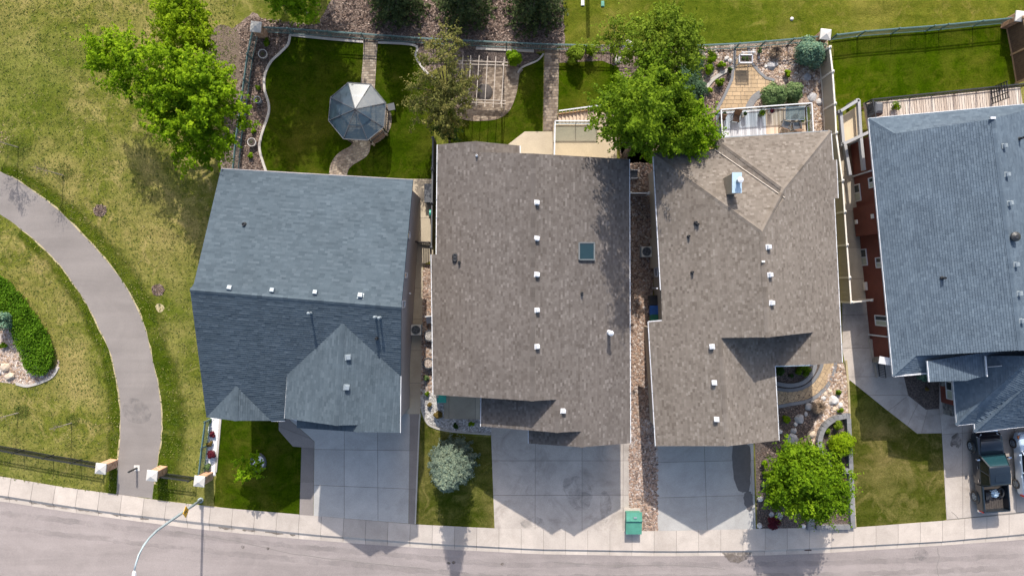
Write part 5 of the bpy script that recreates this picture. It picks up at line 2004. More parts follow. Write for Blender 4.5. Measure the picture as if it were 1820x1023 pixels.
mb.box((u0.x + 0.05, yb - 0.35, 0.92), (0.22, 0.1, 0.06))
mb.build('handle', 'galv', t)

gr = W(1437, 973)
t = thing('drain_grate', 'rusty square drain grate in the gutter', 'grate', (gr.x, gr.y, -0.1))
mb = MB()
mb.box((gr.x, gr.y, -0.095), (0.5, 0.46, 0.03))
mb.build('frame', 'black_metal', t)
for i in range(6):
    mb = MB()
    mb.box((gr.x - 0.2 + i * 0.08, gr.y, -0.07), (0.045, 0.42, 0.03))
    mb.build('bar', 'rust', t)
for x, y, m, lab in ((1035.5, 6, 'white', 'small white utility lid in the park grass'), (1071, 7.5, 'utility_green', 'small pale green utility lid in the park grass')):
    p = W(x, y)
    t = thing('ground_box', lab, 'lid', tuple(p), 'utility lids in the grass')
    mb = MB()
    mb.box(p + Vector((0, 0, 0.04)), (0.24, 0.42, 0.08))
    mb.build('frame', m, t, bevel=0.02)
    mb = MB()
    mb.box(p + Vector((0, 0, 0.09)), (0.17, 0.33, 0.02))
    mb.build('cover', 'vinyl_cap' if m == 'white' else 'utility_green', t)
p = W(1407, 34)
mb = MB()
mb.lathe((p.x, p.y, 0), [(0.14, 0), (0.13, 0.08), (0.05, 0.13)], 7)
tag(mb.build('stone', 'boulder_pale', origin=tuple(p)), 'small pale stone lying in the park grass', 'stone')
# tall marker post north of the frame, whose shadow crosses the grass
p = W(1044, -48)
t = thing('marker_post', 'slim wooden marker post in the park grass above the lids', 'post', tuple(p))
mb = MB()
mb.lathe(p, [(0.14, 0), (0.14, 3.7), (0.08, 3.8)], 10)
mb.build('post', 'brown_wood', t)

# ================================================================== GAZEBO, PERGOLA, DECKS
oc = [(619, 147), (659, 150), (686, 183), (682, 226), (653.5, 249.5), (610.5, 247), (584, 214.5), (587.6, 173.5)]
ZE, ZT = 2.25, 2.9
O = [W(x, y, ZE) for x, y in oc]
gc = sum(O, Vector()) / 8
gz = thing('gazebo', 'octagonal gazebo with tinted blue grey panel roof on a round paver pad', 'gazebo', (gc.x, gc.y, 0))
top = Vector((gc.x, gc.y, ZT))
for i in range(8):
    a, c = O[i], O[(i + 1) % 8]
    mb = MB()
    # two tiers with a lap between them
    m0, m1 = a.lerp(top, 0.5), c.lerp(top, 0.5)
    mb.quad(a, c, m1 + Vector((0, 0, .0)), m0)
    mb.add([a.lerp(top, .46) + Vector((0, 0, .05)), c.lerp(top, .46) + Vector((0, 0, .05)), top + Vector((0, 0, .04))], [(0, 1, 2)])
    mb.build('roof_panel', 'gazebo_panel', gz)
    mb = MB()
    mb.beam(a + Vector((0, 0, .03)), top + Vector((0, 0, .06)), 0.035, 0.05)
    mb.build('rib', 'dark_grey', gz)
    mb = MB()
    mb.beam(a, c, 0.05, 0.08)
    mb.build('eave_beam', 'dark_grey', gz)
    f = Vector((gc.x, gc.y, 0)) + (Vector((a.x, a.y, 0)) - Vector((gc.x, gc.y, 0))) * 0.9
    mb = MB()
    mb.beam(f, Vector((f.x, f.y, ZE)), 0.08, 0.08)
    mb.build('post', 'black_metal', gz)
    if i in (2, 3, 5, 6, 7):
        f2 = Vector((gc.x, gc.y, 0)) + (Vector((c.x, c.y, 0)) - Vector((gc.x, gc.y, 0))) * 0.9
        mb = MB()
        mb.beam(f + Vector((0, 0, .85)), f2 + Vector((0, 0, .85)), 0.06, 0.05)
        mb.beam(f + Vector((0, 0, .12)), f2 + Vector((0, 0, .12)), 0.04, 0.04)
        for k in range(1, 9):
            q = f.lerp(f2, k / 9)
            mb.box(q + Vector((0, 0, .48)), (0.025, 0.025, 0.74))
        mb.build('railing', 'black_metal', gz)
mb = MB()
mb.lathe(top + Vector((0, 0, .05)), [(0.1, 0), (0.05, 0.1), (0.02, 0.2)], 10)
mb.build('finial', 'dark_grey', gz)
# bench inside the rail, table beside it
bq = W(674, 246, 0)
t = thing('garden_bench', 'brown wooden bench at the edge of the gazebo pad', 'bench', tuple(bq), rz=R(38))
for i in range(4):
    mb = MB()
    mb.box((0, -0.15 + i * 0.11, 0.42), (1.1, 0.09, 0.03))
    mb.build('slat', 'brown_wood', t, local=True)
for sx in (-0.6, 0.6):
    mb = MB()
    mb.box((sx, 0, 0.25), (0.14, 0.45, 0.5))
    mb.build('end_block', 'slab_beige', t, local=True)
sq = W(698, 194, 0)
t = thing('side_table', 'small dark square box table beside the gazebo', 'table', tuple(sq), rz=R(12))
mb = MB()
mb.box((0, 0, 0.62), (0.5, 0.5, 0.05))
mb.build('tabletop', 'dark_grey', t, local=True)
for sx in (-.2, .2):
    for sy_ in (-.2, .2):
        mb = MB()
        mb.box((sx, sy_, 0.3), (0.05, 0.05, 0.6))
        mb.build('leg', 'black_metal', t, local=True)
tq = W(652, 214, 0)
t = thing('round_table', 'round table with chairs under the gazebo roof', 'table', tuple(tq))
mb = MB()
mb.lathe((0, 0, 0), [(0.3, 0), (0.3, .04), (0.05, .06), (0.05, .68), (0.5, .7), (0.5, .74)], 18)
mb.build('pedestal', 'dark_grey', t, local=True)

PZ = 2.5
raf = [((823, 98.6), (817.5, 189)), ((837, 98.8), (832, 189.5)), ((851.8, 99), (846, 189)), ((866.6, 100.4), (861.5, 190.5)), ((881.3, 101), (876.4, 191.5)), ((896.3, 102), (890.9, 192))]
pc = W(860, 146, PZ)
pg = thing('pergola', 'open wooden pergola with six pale rafters over the paver circle', 'pergola', (pc.x, pc.y, 0))
for a, c in raf:
    mb = MB()
    mb.beam(W(*a, PZ), W(*c, PZ), 0.04, 0.14)
    mb.build('rafter', 'weathered', pg)
for (a, c) in (((814, 108), (902.5, 111.5)), ((815, 114), (902.5, 116.8)), ((814, 176), (899, 179.5)), ((815, 181), (899, 185))):
    mb = MB()
    mb.beam(W(*a, PZ - 0.16), W(*c, PZ - 0.16), 0.04, 0.14)
    mb.build('beam', 'weathered', pg)
for x, y in ((820, 111), (894, 114), (820, 179), (891, 182)):
    p = W(x, y, PZ - 0.1)
    mb = MB()
    mb.beam((p.x, p.y, 0), (p.x, p.y, PZ - 0.1), 0.12, 0.12)
    mb.build('post', 'weathered', pg)
mb = MB()
fp = W(861, 164)
mb.lathe((fp.x, fp.y, 0.03), [(0.62, 0), (0.6, 0.05), (0.45, 0.12), (0.1, 0.16)], 18)
tag(mb.build('fire_pit_cover', 'dark_wood', origin=tuple(fp)), 'dark round fire pit cover under the pergola', 'cover')

# rear deck of the brown roofed house
ZD = 1.7
dk = thing('rear_deck', 'beige coated deck with glass railing and side stairs', 'deck', (W(1040, 250).x, W(1040, 250).y, 0))
DP = [W(983.5, 219, ZD), W(1062, 219, ZD), W(1066, 200, ZD), W(1098, 198, ZD), W(1096, 296, ZD), W(983, 290, ZD)]
mb = MB()
mb.prism(DP, 0.22)
mb.build('deck_floor', 'deckcoat', dk)
for x, y in ((986, 222), (1060, 222), (1092, 204), (1092, 285)):
    p = W(x, y, ZD - 0.2)
    mb = MB()
    mb.beam((p.x, p.y, 0), (p.x, p.y, ZD - 0.2), 0.14, 0.14)
    mb.build('post', 'cedar', dk)
def rail_run(parent, A, B, h, mat, glass=True, nb=0):
    mb = MB()
    mb.beam(A + Vector((0, 0, h)), B + Vector((0, 0, h)), 0.07, 0.06)
    mb.build('top_rail', mat, parent)
    mb = MB()
    mb.beam(A + Vector((0, 0, .1)), B + Vector((0, 0, .1)), 0.05, 0.05)
    mb.build('lower_rail', mat, parent)
    L = (B - A).length
    n = max(1, round(L / 1.5))
    for i in range(n + 1):
        q = A.lerp(B, i / n)
        mb = MB()
        mb.box(q + Vector((0, 0, h / 2)), (0.06, 0.06, h))
        mb.build('rail_post', mat, parent)
    if glass:
        mb = MB()
        mb.quad(A + Vector((0, 0, .13)), B + Vector((0, 0, .13)), B + Vector((0, 0, h - .04)), A + Vector((0, 0, h - .04)))
        mb.build('glass_panel', 'rail_glass', parent)
    elif nb:
        mb = MB()
        k = int(L / nb)
        for i in range(1, k):
            q = A.lerp(B, i / k)
            mb.box(q + Vector((0, 0, h / 2 + .03)), (0.028, 0.028, h - .1))
        mb.build('baluster', mat, parent, kind='stuff')
rail_run(dk, W(985, 221, ZD), W(1060, 221, ZD), 1.0, 'white')
rail_run(dk, W(985, 221, ZD), W(984, 284, ZD), 1.0, 'white')
# stairs beside the deck rising to the right
n = 11
for i in range(n):
    x0, x1 = 992 + i * 6.1, 992 + (i + 1) * 6.1 + 1
    z = 0.16 + i * (ZD - 0.16) / n
    yt = 200.0
    mb = MB()
    a, c = W(x0, 500, 0).x, W(x1, 500, 0).x
    mb.prism([Vector((a, 11.55, z)), Vector((c, 11.55, z)), Vector((c, 12.65, z)), Vector((a, 12.65, z))], 0.06)
    mb.build('stair_tread', 'deck_tan', dk)
    mb = MB()
    mb.prism([Vector((a, 11.55, z - .06)), Vector((a + .03, 11.55, z - .06)), Vector((a + .03, 12.65, z - .06)), Vector((a, 12.65, z - .06))], 0.1)
    mb.build('stair_riser', 'deck_tan', dk)
A, B = Vector((W(992, 0).x, 12.68, 0.2)), Vector((W(1060, 0).x, 12.68, ZD))
mb = MB()
mb.beam(A + Vector((0, 0, .9)), B + Vector((0, 0, .9)), 0.08, 0.06)
mb.build('stair_rail', 'white', dk)
mb = MB()
mb.beam(A - Vector((0, 0, .05)), B - Vector((0, 0, .05)), 0.06, 0.26)
mb.build('stringer', 'cedar', dk)
for i in range(12):
    q = A.lerp(B, i / 11)
    mb = MB()
    mb.box(q + Vector((0, 0, .45)), (0.04, 0.04, 0.9))
    mb.build('baluster', 'white', dk)

# rear deck of the tan roofed house
ZD3 = 0.75
d3k = thing('boarded_deck', 'grey boarded deck with white railing behind the tan roofed house', 'deck', (W(1360, 220).x, W(1360, 220).y, 0))
c0, c1, c2, c3 = W(1272, 200, ZD3), W(1434, 188.5, ZD3), W(1437, 250, ZD3), W(1275, 262, ZD3)
nb = 46
for i in range(nb):
    a, bq_ = c0.lerp(c1, i / nb), c0.lerp(c1, (i + 0.93) / nb)
    d, e = c3.lerp(c2, i / nb), c3.lerp(c2, (i + 0.93) / nb)
    mb = MB()
    mb.prism([d, e, bq_, a], 0.04, random.random())
    mb.build('deck_board', 'deck_grey' if i < 25 else 'deck_tan', d3k)
mb = MB()
mb.prism([p - Vector((0, 0, .06)) for p in (c3, c2, c1, c0)], 0.2)
mb.build('deck_frame', 'cedar', d3k)
rail_run(d3k, c0 + Vector((0.08, -.05, 0)), c1 + Vector((-.08, -.05, 0)), 1.0, 'white')
rail_run(d3k, c1 + Vector((-.08, -.05, 0)), c2 + Vector((-.08, 0.2, 0)), 1.0, 'white')
rail_run(d3k, c0 + Vector((0.08, -.05, 0)), c3 + Vector((0.08, 0.2, 0)), 1.0, 'white')
mb = MB()
mb.beam(W(1430, 190, 0.7), W(1434, 232, 0.7), 0.12, 0.1)
mb.build('bench_edge', 'deck_tan', d3k)

# rear deck of the blue roofed house
ZD4 = 1.6
d4k = thing('long_deck', 'long beige boarded deck with black railing behind the blue roofed house', 'deck', (W(1650, 190).x, W(1650, 190).y, 0))
e0, e1 = W(1537, 182, ZD4), W(1814, 153.5, ZD4)
f0, f1 = W(1545, 228, ZD4), W(1820, 200, ZD4)
nb = 52
for i in range(nb):
    a, c = e0.lerp(e1, i / nb), e0.lerp(e1, (i + 0.9) / nb)
    d, e = f0.lerp(f1, i / nb), f0.lerp(f1, (i + 0.9) / nb)
    mb = MB()
    mb.prism([d, e, c, a], 0.04, random.random())
    mb.build('deck_board', 'deck_pale', d4k)
mb = MB()
mb.prism([p - Vector((0, 0, .06)) for p in (f0, f1, e1, e0)], 0.22)
mb.build('deck_frame', 'deck_tan', d4k)
rail_run(d4k, e0 + Vector((0, -.06, 0)), e1 + Vector((0, -.06, 0)), 1.0, 'black_metal', False, 0.16)
rail_run(d4k, e0 + Vector((0.03, -.06, 0)), f0 + Vector((0, .2, 0)), 1.0, 'black_metal', False, 0.16)
for t_ in (0.05, 0.35, 0.65, 0.95):
    p = e0.lerp(e1, t_)
    mb = MB()
    mb.beam((p.x, p.y - .1, 0), (p.x, p.y - .1, ZD4 - .2), 0.14, 0.14)
    mb.build('post', 'cedar', d4k)
# lattice screen
la = W(1760, 157, ZD4)
lb = W(1763, 185, ZD4)
sc = thing('lattice_screen', 'black lattice privacy screen on the long deck', 'screen', tuple(la))
for i in range(7):
    mb = MB()
    z = Vector((0, 0, 0.1 + i * 0.25))
    mb.beam(la + z, lb + z, 0.03, 0.08)
    mb.build('slat', 'black_metal', sc)
for i in range(4):
    q = la.lerp(lb, i / 3)
    mb = MB()
    mb.beam(q, q + Vector((0, 0, 1.7)), 0.05, 0.05)
    mb.build('post', 'black_metal', sc)
bx = W(1549, 198, ZD4)
t = thing('barbecue', 'grey covered barbecue on the corner of the long deck', 'barbecue', tuple(bx))
mb = MB()
mb.loft([[bx + Vector((x * s, y * s, z)) for x, y in ((-.3, -.45), (.3, -.45), (.3, .45), (-.3, .45))] for z, s in ((0, 1), (.75, 1.0), (1.0, .85), (1.08, .5))])
mb.build('cover', 'dark_grey', t)
mb = MB()
mb.box(bx + Vector((0, 0, .5)), (0.66, 0.2, 0.04))
mb.build('strap', 'black', t)

# grey beamed lower patio
pa = thing('patio_frame', 'grey painted beam frame over a sunny beige patio corner', 'pergola', (W(1520, 240).x, W(1520, 240).y, 0))
mb = MB()
q = [(1497, 207), (1522, 190), (1528, 246), (1500, 258)]
mb.prism([Vector((*W(*p, .9).xy, .9)) for p in q], 0.2)
mb.build('floor', 'deckcoat', pa)
for a, c, z in (((1493, 198), (1525, 178), 1.5), ((1525, 178), (1529, 246), 1.5), ((1493, 198), (1498, 256), 1.3), ((1498, 256), (1546, 234), 2.2), ((1529, 246), (1535, 303), 2.2), ((1501, 258), (1510, 312), 1.4)):
    mb = MB()
    mb.beam(W(*a, z), W(*c, z), 0.2, 0.3)
    mb.build('beam', 'grey_beam', pa)
for x, y, z in ((1493, 198, 1.5), (1525, 178, 1.5), (1498, 256, 1.4), (1529, 246, 2.2)):
    p = W(x, y, z)
    mb = MB()
    mb.beam((p.x, p.y, 0), (p.x, p.y, z), 0.22, 0.22)
    mb.build('post', 'grey_beam', pa)
mb = MB()
mb.prism([Vector((*W(*p, .03).xy, .03)) for p in ((1505, 262), (1530, 252), (1536, 306), (1512, 312))], 0.03)
mb.build('lower_floor', 'brown_wood', pa)
t = thing('patio_door', 'brown wooden door below the grey beams', 'door', tuple(W(1514, 290)))
p0, p1 = W(1509, 264, 0), W(1513, 306, 0)
mb = MB()
mb.beam(p0 + Vector((.35, 0, 1.0)), p1 + Vector((.35, 0, 1.0)), 0.06, 2.0)
mb.build('door_leaf', 'cedar', t)
mb = MB()
mb.box(p1.lerp(p0, .2) + Vector((.3, 0, 1.0)), (0.05, 0.12, 0.05))
mb.build('handle', 'galv', t)
t = thing('glazed_screen', 'grey framed two pane window wall below the eave', 'window', tuple(W(1540, 275)))
p0, p1 = W(1530, 248, 0), W(1536, 300, 0)
for i in range(2):
    a, c = p0.lerp(p1, i * .5 + .02), p0.lerp(p1, i * .5 + .47)
    mb = MB()
    for z in (0.4, 2.3):
        mb.beam(a + Vector((.3, 0, z)), c + Vector((.3, 0, z)), 0.06, 0.08)
    for q in (a, c):
        mb.beam(q + Vector((.3, 0, .4)), q + Vector((.3, 0, 2.3)), 0.06, 0.06)
    fr = mb.build('frame', 'grey_beam', t)
    mb = MB()
    mb.quad(a + Vector((.3, 0, .42)), c + Vector((.3, 0, .42)), c + Vector((.3, 0, 2.28)), a + Vector((.3, 0, 2.28)))
    mb.build('pane', 'blind', fr)

# ================================================================== SMALL YARD THINGS
def ac_unit(x, y, label, rz=0.0):
    p = W(x, y, 0.75)
    t = thing('air_conditioner', label, 'air conditioner', (p.x, p.y, 0), 'air conditioners beside the houses', rz)
    mb = MB()
    mb.box((0, 0, 0.4), (0.74, 0.74, 0.7))
    mb.build('cabinet', 'vinyl_cap', t, bevel=0.03, local=True)
    mb = MB()
    for z in [0.12 + k * 0.07 for k in range(9)]:
        mb.box((0, 0, z), (0.76, 0.76, 0.02))
    mb.build('louvre', 'galv', t, local=True, kind='stuff')
    mb = MB()
    mb.lathe((0, 0, 0.752), [(0.31, 0), (0.31, 0.01), (0.02, 0.012)], 20)
    mb.build('fan_well', 'black', t, local=True)
    mb = MB()
    for k in range(4):
        a = k * math.pi / 2 + .4
        mb.box((0.15 * math.cos(a), 0.15 * math.sin(a), 0.775), (0.26, 0.1, 0.012), a)
    mb.build('fan', 'dark_grey', t, local=True)
    mb = MB()
    for r_ in (0.1, 0.18, 0.26, 0.33):
        pts = [(r_ * math.cos(k * .3927), r_ * math.sin(k * .3927), 0.8) for k in range(17)]
        mb.tube(pts, 0.008, 4)
    mb.build('fan_guard', 'galv', t, local=True)


ac_unit(739, 586, 'pale air conditioner beside the slate roofed house')
ac_unit(1149.5, 447, 'air conditioner in the dark strip beside the tan roofed house')


def wheelie_bin(x, y, mat, label):
    p = W(x, y, 1.0)
    t = thing('wheelie_bin', label, 'bin', (p.x, p.y, 0), 'wheelie bins in the alcove')
    mb = MB()
    mb.loft([[(sx * w_, sy_ * d_, z) for sx, sy_ in ((-1, -1), (1, -1), (1, 1), (-1, 1))] for z, w_, d_ in ((0.08, .22, .24), (0.95, .3, .34))])
    mb.build('body', mat, t, local=True)
    mb = MB()
    mb.loft([[(sx * w_, sy_ * d_, z) for sx, sy_ in ((-1, -1), (1, -1), (1, 1), (-1, 1))] for z, w_, d_ in ((0.95, .33, .37), (1.0, .33, .37), (1.05, .25, .28))])
    mb.build('lid', mat, t, local=True)
    mb = MB()
    mb.tube([(0.2, .36, 0.96), (-0.2, .36, .96)], 0.025, 6)
    mb.build('handle', mat, t, local=True)
    for s in (-.24, .24):
        mb = MB()
        mb.tube([(s - .03, .24, .12), (s + .03, .24, .12)], 0.12, 10)
        mb.build('wheel', 'black', t, local=True)


wheelie_bin(1162.5, 534, 'black', 'black wheelie bin, rearmost of the three in the alcove')
wheelie_bin(1163, 551, 'bin_blue', 'blue wheelie bin between the black and green ones')
wheelie_bin(1163.5, 566, 'bin_green', 'dark green wheelie bin at the eave corner')
wheelie_bin(785, 706, 'teal', 'teal bin under the porch eave')

p = W(761.5, 343, .75)
t = thing('deck_box', 'dark grey lidded storage box against the dark fence', 'storage box', (p.x, p.y, 0))
mb = MB()
mb.box((0, 0, .33), (0.52, 1.28, .66))
mb.build('body', 'dark_grey', t, local=True)
mb = MB()
mb.box((0, 0, .7), (0.6, 1.36, .08))
mb.build('lid', 'dark_grey', t, local=True, bevel=.02)
p = W(765, 379, .3)
t = thing('hose_reel', 'small teal hose reel below the grey storage box', 'hose reel', (p.x, p.y, 0))
mb = MB()
mb.tube([(-.06, 0, .3), (.06, 0, .3)], .26, 14)
mb.build('hose', 'teal', t, local=True)
mb = MB()
mb.box((0, 0, .12), (.3, .4, .06))
mb.build('stand', 'dark_grey', t, local=True)
# arm shaped post beside the house wall
p = W(738, 360, 0)
t = thing('awning_post', 'brown wooden post with a short arm on the side walkway', 'post', (p.x, p.y, 0))
mb = MB()
mb.beam((0, 0, 0), (0, 0, 1.9), .1, .1)
mb.build('post', 'brown_wood', t, local=True)
mb = MB()
mb.beam((-.05, 0, 1.85), (-.55, .25, 1.85), .12, .1)
mb.build('arm', 'brown_wood', t, local=True)
p = W(735, 393, 0)
t = thing('door_step', 'terracotta brick step at the side door', 'step', (p.x, p.y, 0))
for i in range(4):
    mb = MB()
    mb.box((0, -.24 + i * .16, .12), (.5, .14, .24), 0)
    mb.build('brick', 'brick', t, local=True)


def planter(x, y, r, h, mat, label, leaf=None, seg=14, group=None, fill='soil', nleaf=160, name='planter_pot', z0=0.0, lr=None):
    p = W(x, y, z0 + h)
    t = thing(name, label, 'planter', (p.x, p.y, z0), group)
    mb = MB()
    mb.lathe((0, 0, 0), [(r * .75, 0), (r, h), (r * .86, h), (r * .84, h - .06)], seg)
    mb.build('pot', mat, t, local=True)
    mb = MB()
    mb.lathe((0, 0, h - .07), [(r * .86, 0), (r * .8, .02)], seg)
    mb.build('soil', fill, t, local=True)
    if leaf:
        k = lr or r
        d = sphere_dirs(nleaf, 0.7)
        C = d * k * (0.5 + 0.5 * RNG.random((nleaf, 1))) + np.array([0, 0, h])
        V, F = leaf_arrays(C, nrm(d + RNG.normal(size=d.shape) * .4), k * .35 * (0.6 + RNG.random(nleaf)))
        numesh('foliage', V, F, RNG.random(nleaf), leaf, t)
    return t


planter(466.5, 95.5, .34, .4, 'cap', 'round pale pot in the mulch below the corner pillar', 'lf_dark', group='pots in the mulch bed', nleaf=40, lr=.16)
planter(457, 177, .26, .5, 'galv', 'blue grey tall pot in the middle of the mulch bed', 'lf_dark', group='pots in the mulch bed', nleaf=40, lr=.16)
planter(447, 252.5, .32, .4, 'cap', 'round pale pot near the slate roof in the mulch bed', 'lf_dark', group='pots in the mulch bed', nleaf=40, lr=.16)
planter(763, 596, .42, .5, 'dark_grey', 'dark tub of gravel half under the gutter', None, 12, 'tubs along the narrow strip', 'gravel_grey', name='planter_tub')
planter(761.5, 645, .42, .5, 'dark_grey', 'dark tub of pinkish gravel further down the narrow strip', None, 12, 'tubs along the narrow strip', 'gravel_pink', name='planter_tub')
p = W(764, 568, .3)
t = thing('white_chair', 'white plastic garden chair half under the gutter', 'chair', (p.x, p.y, 0), rz=R(8))
mb = MB()
mb.box((0, 0, .4), (.5, .5, .05))
mb.build('seat', 'white', t, local=True)
mb = MB()
mb.box((0, .28, .65), (.5, .06, .5))
mb.build('backrest', 'white', t, local=True)
for sx in (-.2, .2):
    for sy_ in (-.2, .2):
        mb = MB()
        mb.box((sx, sy_, .2), (.05, .05, .4))
        mb.build('leg', 'white', t, local=True)
for i, (x, y, l, r, lab, lr) in enumerate(((1288, 203, 'lf_dark', .17, 'small dark pot left of the first deck chair', .16), (1324.5, 202, 'lf_dark', .17, 'pale rimmed pot in the middle of the deck rail', .15),
                                   (1355, 201, 'lf_ash', .2, 'pot with a round green ball plant on the deck', .28), (1414.5, 207, 'lf_dark', .2, 'dark pot beside the glass table', .2),
                                   (1426, 212.5, 'lf_lime', .2, 'pot with lime plant at the right end of the deck', .22))):
    planter(x, y, r, .5, 'vinyl_cap' if i in (1, 4) else 'dark_grey', lab, l, 14, 'pots on the boarded deck', z0=ZD3, lr=lr)
t = planter(1372, 197.5, .17, .5, 'white', 'white pot of purple flowers on the deck', 'lf_red', 14, 'pots on the boarded deck', z0=ZD3, lr=.2)
planter(1592, 189, .16, .3, 'dark_grey', 'pot with a bright green plant on the long deck', 'lf_bright', 12, None, z0=ZD4, lr=.35)


def chair(x, y, rz, seat, label, z0=ZD3):
    p = W(x, y, z0 + .4)
    t = thing('deck_chair', label, 'chair', (p.x, p.y, z0), 'chairs on the boarded deck', rz)
    mb = MB()
    mb.box((0, 0, .4), (.5, .5, .07))
    mb.build('seat', seat, t, local=True)
    mb = MB()
    mb.loft([[(-.25, .22 + o, .42), (.25, .22 + o, .42), (.25, .46 + o, 1.0), (-.25, .46 + o, 1.0)] for o in (0, .05)])
    mb.build('backrest', 'brown_wood' if seat != 'cedar' else 'cedar', t, local=True)
    for s in (-.28, .28):
        mb = MB()
        mb.beam((s, -.25, .6), (s, .3, .62), .05, .04)
        mb.build('armrest', 'dark_grey', t, local=True)
        for sy_ in (-.22, .22):
            mb = MB()
            mb.box((s * .9, sy_, .3), (.04, .04, .6))
            mb.build('leg', 'dark_grey', t, local=True)


chair(1281, 219, R(-5), 'vinyl', 'low tan cushioned chair in the left corner of the deck')
chair(1308, 210, R(-8), 'brown_wood', 'brown wicker armchair near the left of the deck')
chair(1396, 222, R(160), 'dark_grey', 'thin framed chair left of the glass table')
chair(1415, 224, R(190), 'dark_grey', 'thin framed chair below the glass table')
p = W(1406, 206, ZD3)
t = thing('glass_table', 'glass topped table at the right end of the boarded deck', 'table', tuple(p))
mb = MB()
mb.box((0, 0, .72), (1.3, .9, .02))
mb.build('tabletop', 'rail_glass', t, local=True)
mb = MB()
for a, c in (((-.65, -.45), (.65, -.45)), ((.65, -.45), (.65, .45)), ((.65, .45), (-.65, .45)), ((-.65, .45), (-.65, -.45))):
    mb.beam((*a, .71), (*c, .71), .04, .04)
mb.build('frame', 'galv', t, local=True)
for sx in (-.55, .55):
    for sy_ in (-.35, .35):
        mb = MB()
        mb.beam((sx, sy_, 0), (sx * .9, sy_ * .9, .7), .04, .04)
        mb.build('leg', 'galv', t, local=True)
p = W(1318, 112, 0)
t = thing('garden_trough', 'white framed raised planter trough with a trellis on the gold patio', 'planter', tuple(p))
mb = MB()
for a, c in (((-.46, -.28), (.46, -.28)), ((.46, -.28), (.46, .28)), ((.46, .28), (-.46, .28)), ((-.46, .28), (-.46, -.28))):
    mb.beam((*a, .85), (*c, .85), .08, .22)
mb.build('trough', 'white', t, local=True)
mb = MB()
mb.box((0, 0, .84), (.86, .5, .1))
mb.build('soil', 'soil', t, local=True)
for sx in (-.44, .44):
    for sy_ in (-.26, .26):
        mb = MB()
        mb.box((sx, sy_, .4), (.06, .06, .8 if sy_ < 0 else .8))
        mb.build('leg', 'white', t, local=True)
    mb = MB()
    mb.box((sx, .26, 1.15), (.05, .05, .8))
    mb.build('trellis_post', 'white', t, local=True)
mb = MB()
mb.beam((-.5, .26, 1.53), (.5, .26, 1.53), .05, .05)
mb.build('trellis_bar', 'white', t, local=True)
d = sphere_dirs(60, .8)
V, F = leaf_arrays(d * np.array([.35, .18, .12]) + np.array([0, 0, .9]), d, np.full(60, .12))
numesh('foliage', V, F, RNG.random(60), 'lf_dark', t)
p = W(458, 822, .2)
t = thing('tree_ring', 'blue rubber ring of white stones around the front sapling', 'planter', (p.x, p.y, 0))
mb = MB()
pts = [(.52 * math.cos(k * .314), .62 * math.sin(k * .314), .08) for k in range(21)]
mb.tube(pts, .09, 8)
mb.build('ring', 'bin_blue' if False else 'dark_grey', t, local=True, smooth=True)
mb = MB()
mb.lathe((0, 0, .05), [(.5, 0), (.46, .06), (.1, .1)], 16)
mb.build('stone_fill', 'gravel_white', t, local=True)
p = W(1127, 310, .4)
t = thing('storage_bench', 'dark framed bench in the shade beside the brown roofed house', 'bench', (p.x, p.y, 0))
mb = MB()
mb.box((0, 0, .4), (.5, .6, .05))
mb.build('seat', 'dark_grey', t, local=True)
for s in (-.3, .3):
    mb = MB()
    mb.box((0, s, .3), (.5, .05, .6))
    mb.build('side_frame', 'white', t, local=True)
p = W(1536, 601.5)

# boulders
def boulder(x, y, r, mat, label, h=None, group='boulders in the front garden'):
    p = W(x, y)
    bm = bmesh.new()
    bmesh.ops.create_icosphere(bm, subdivisions=2, radius=1.0)
    sx, sy_, sz = r * random.uniform(.85, 1.15), r * random.uniform(.75, 1.1), (h or r * .7)
    seed = random.uniform(0, 50)
    from mathutils import noise as mn
    for v in bm.verts:
        k = 1 + 0.33 * mn.noise(v.co * 1.3 + Vector((seed, 0, 0)))
        v.co = Vector((v.co.x * sx * k, v.co.y * sy_ * k, max(-.1, v.co.z * sz * k)))
    me = bpy.data.meshes.new('boulder')
    bm.to_mesh(me)
    bm.free()
    me.materials.append(M[mat])
    o = bpy.data.objects.new('boulder', me)
    o.location = (p.x, p.y, 0.02)
    o.rotation_euler = (0, 0, random.random() * 6)
    link(o)
    return tag(o, label, 'boulder', group)


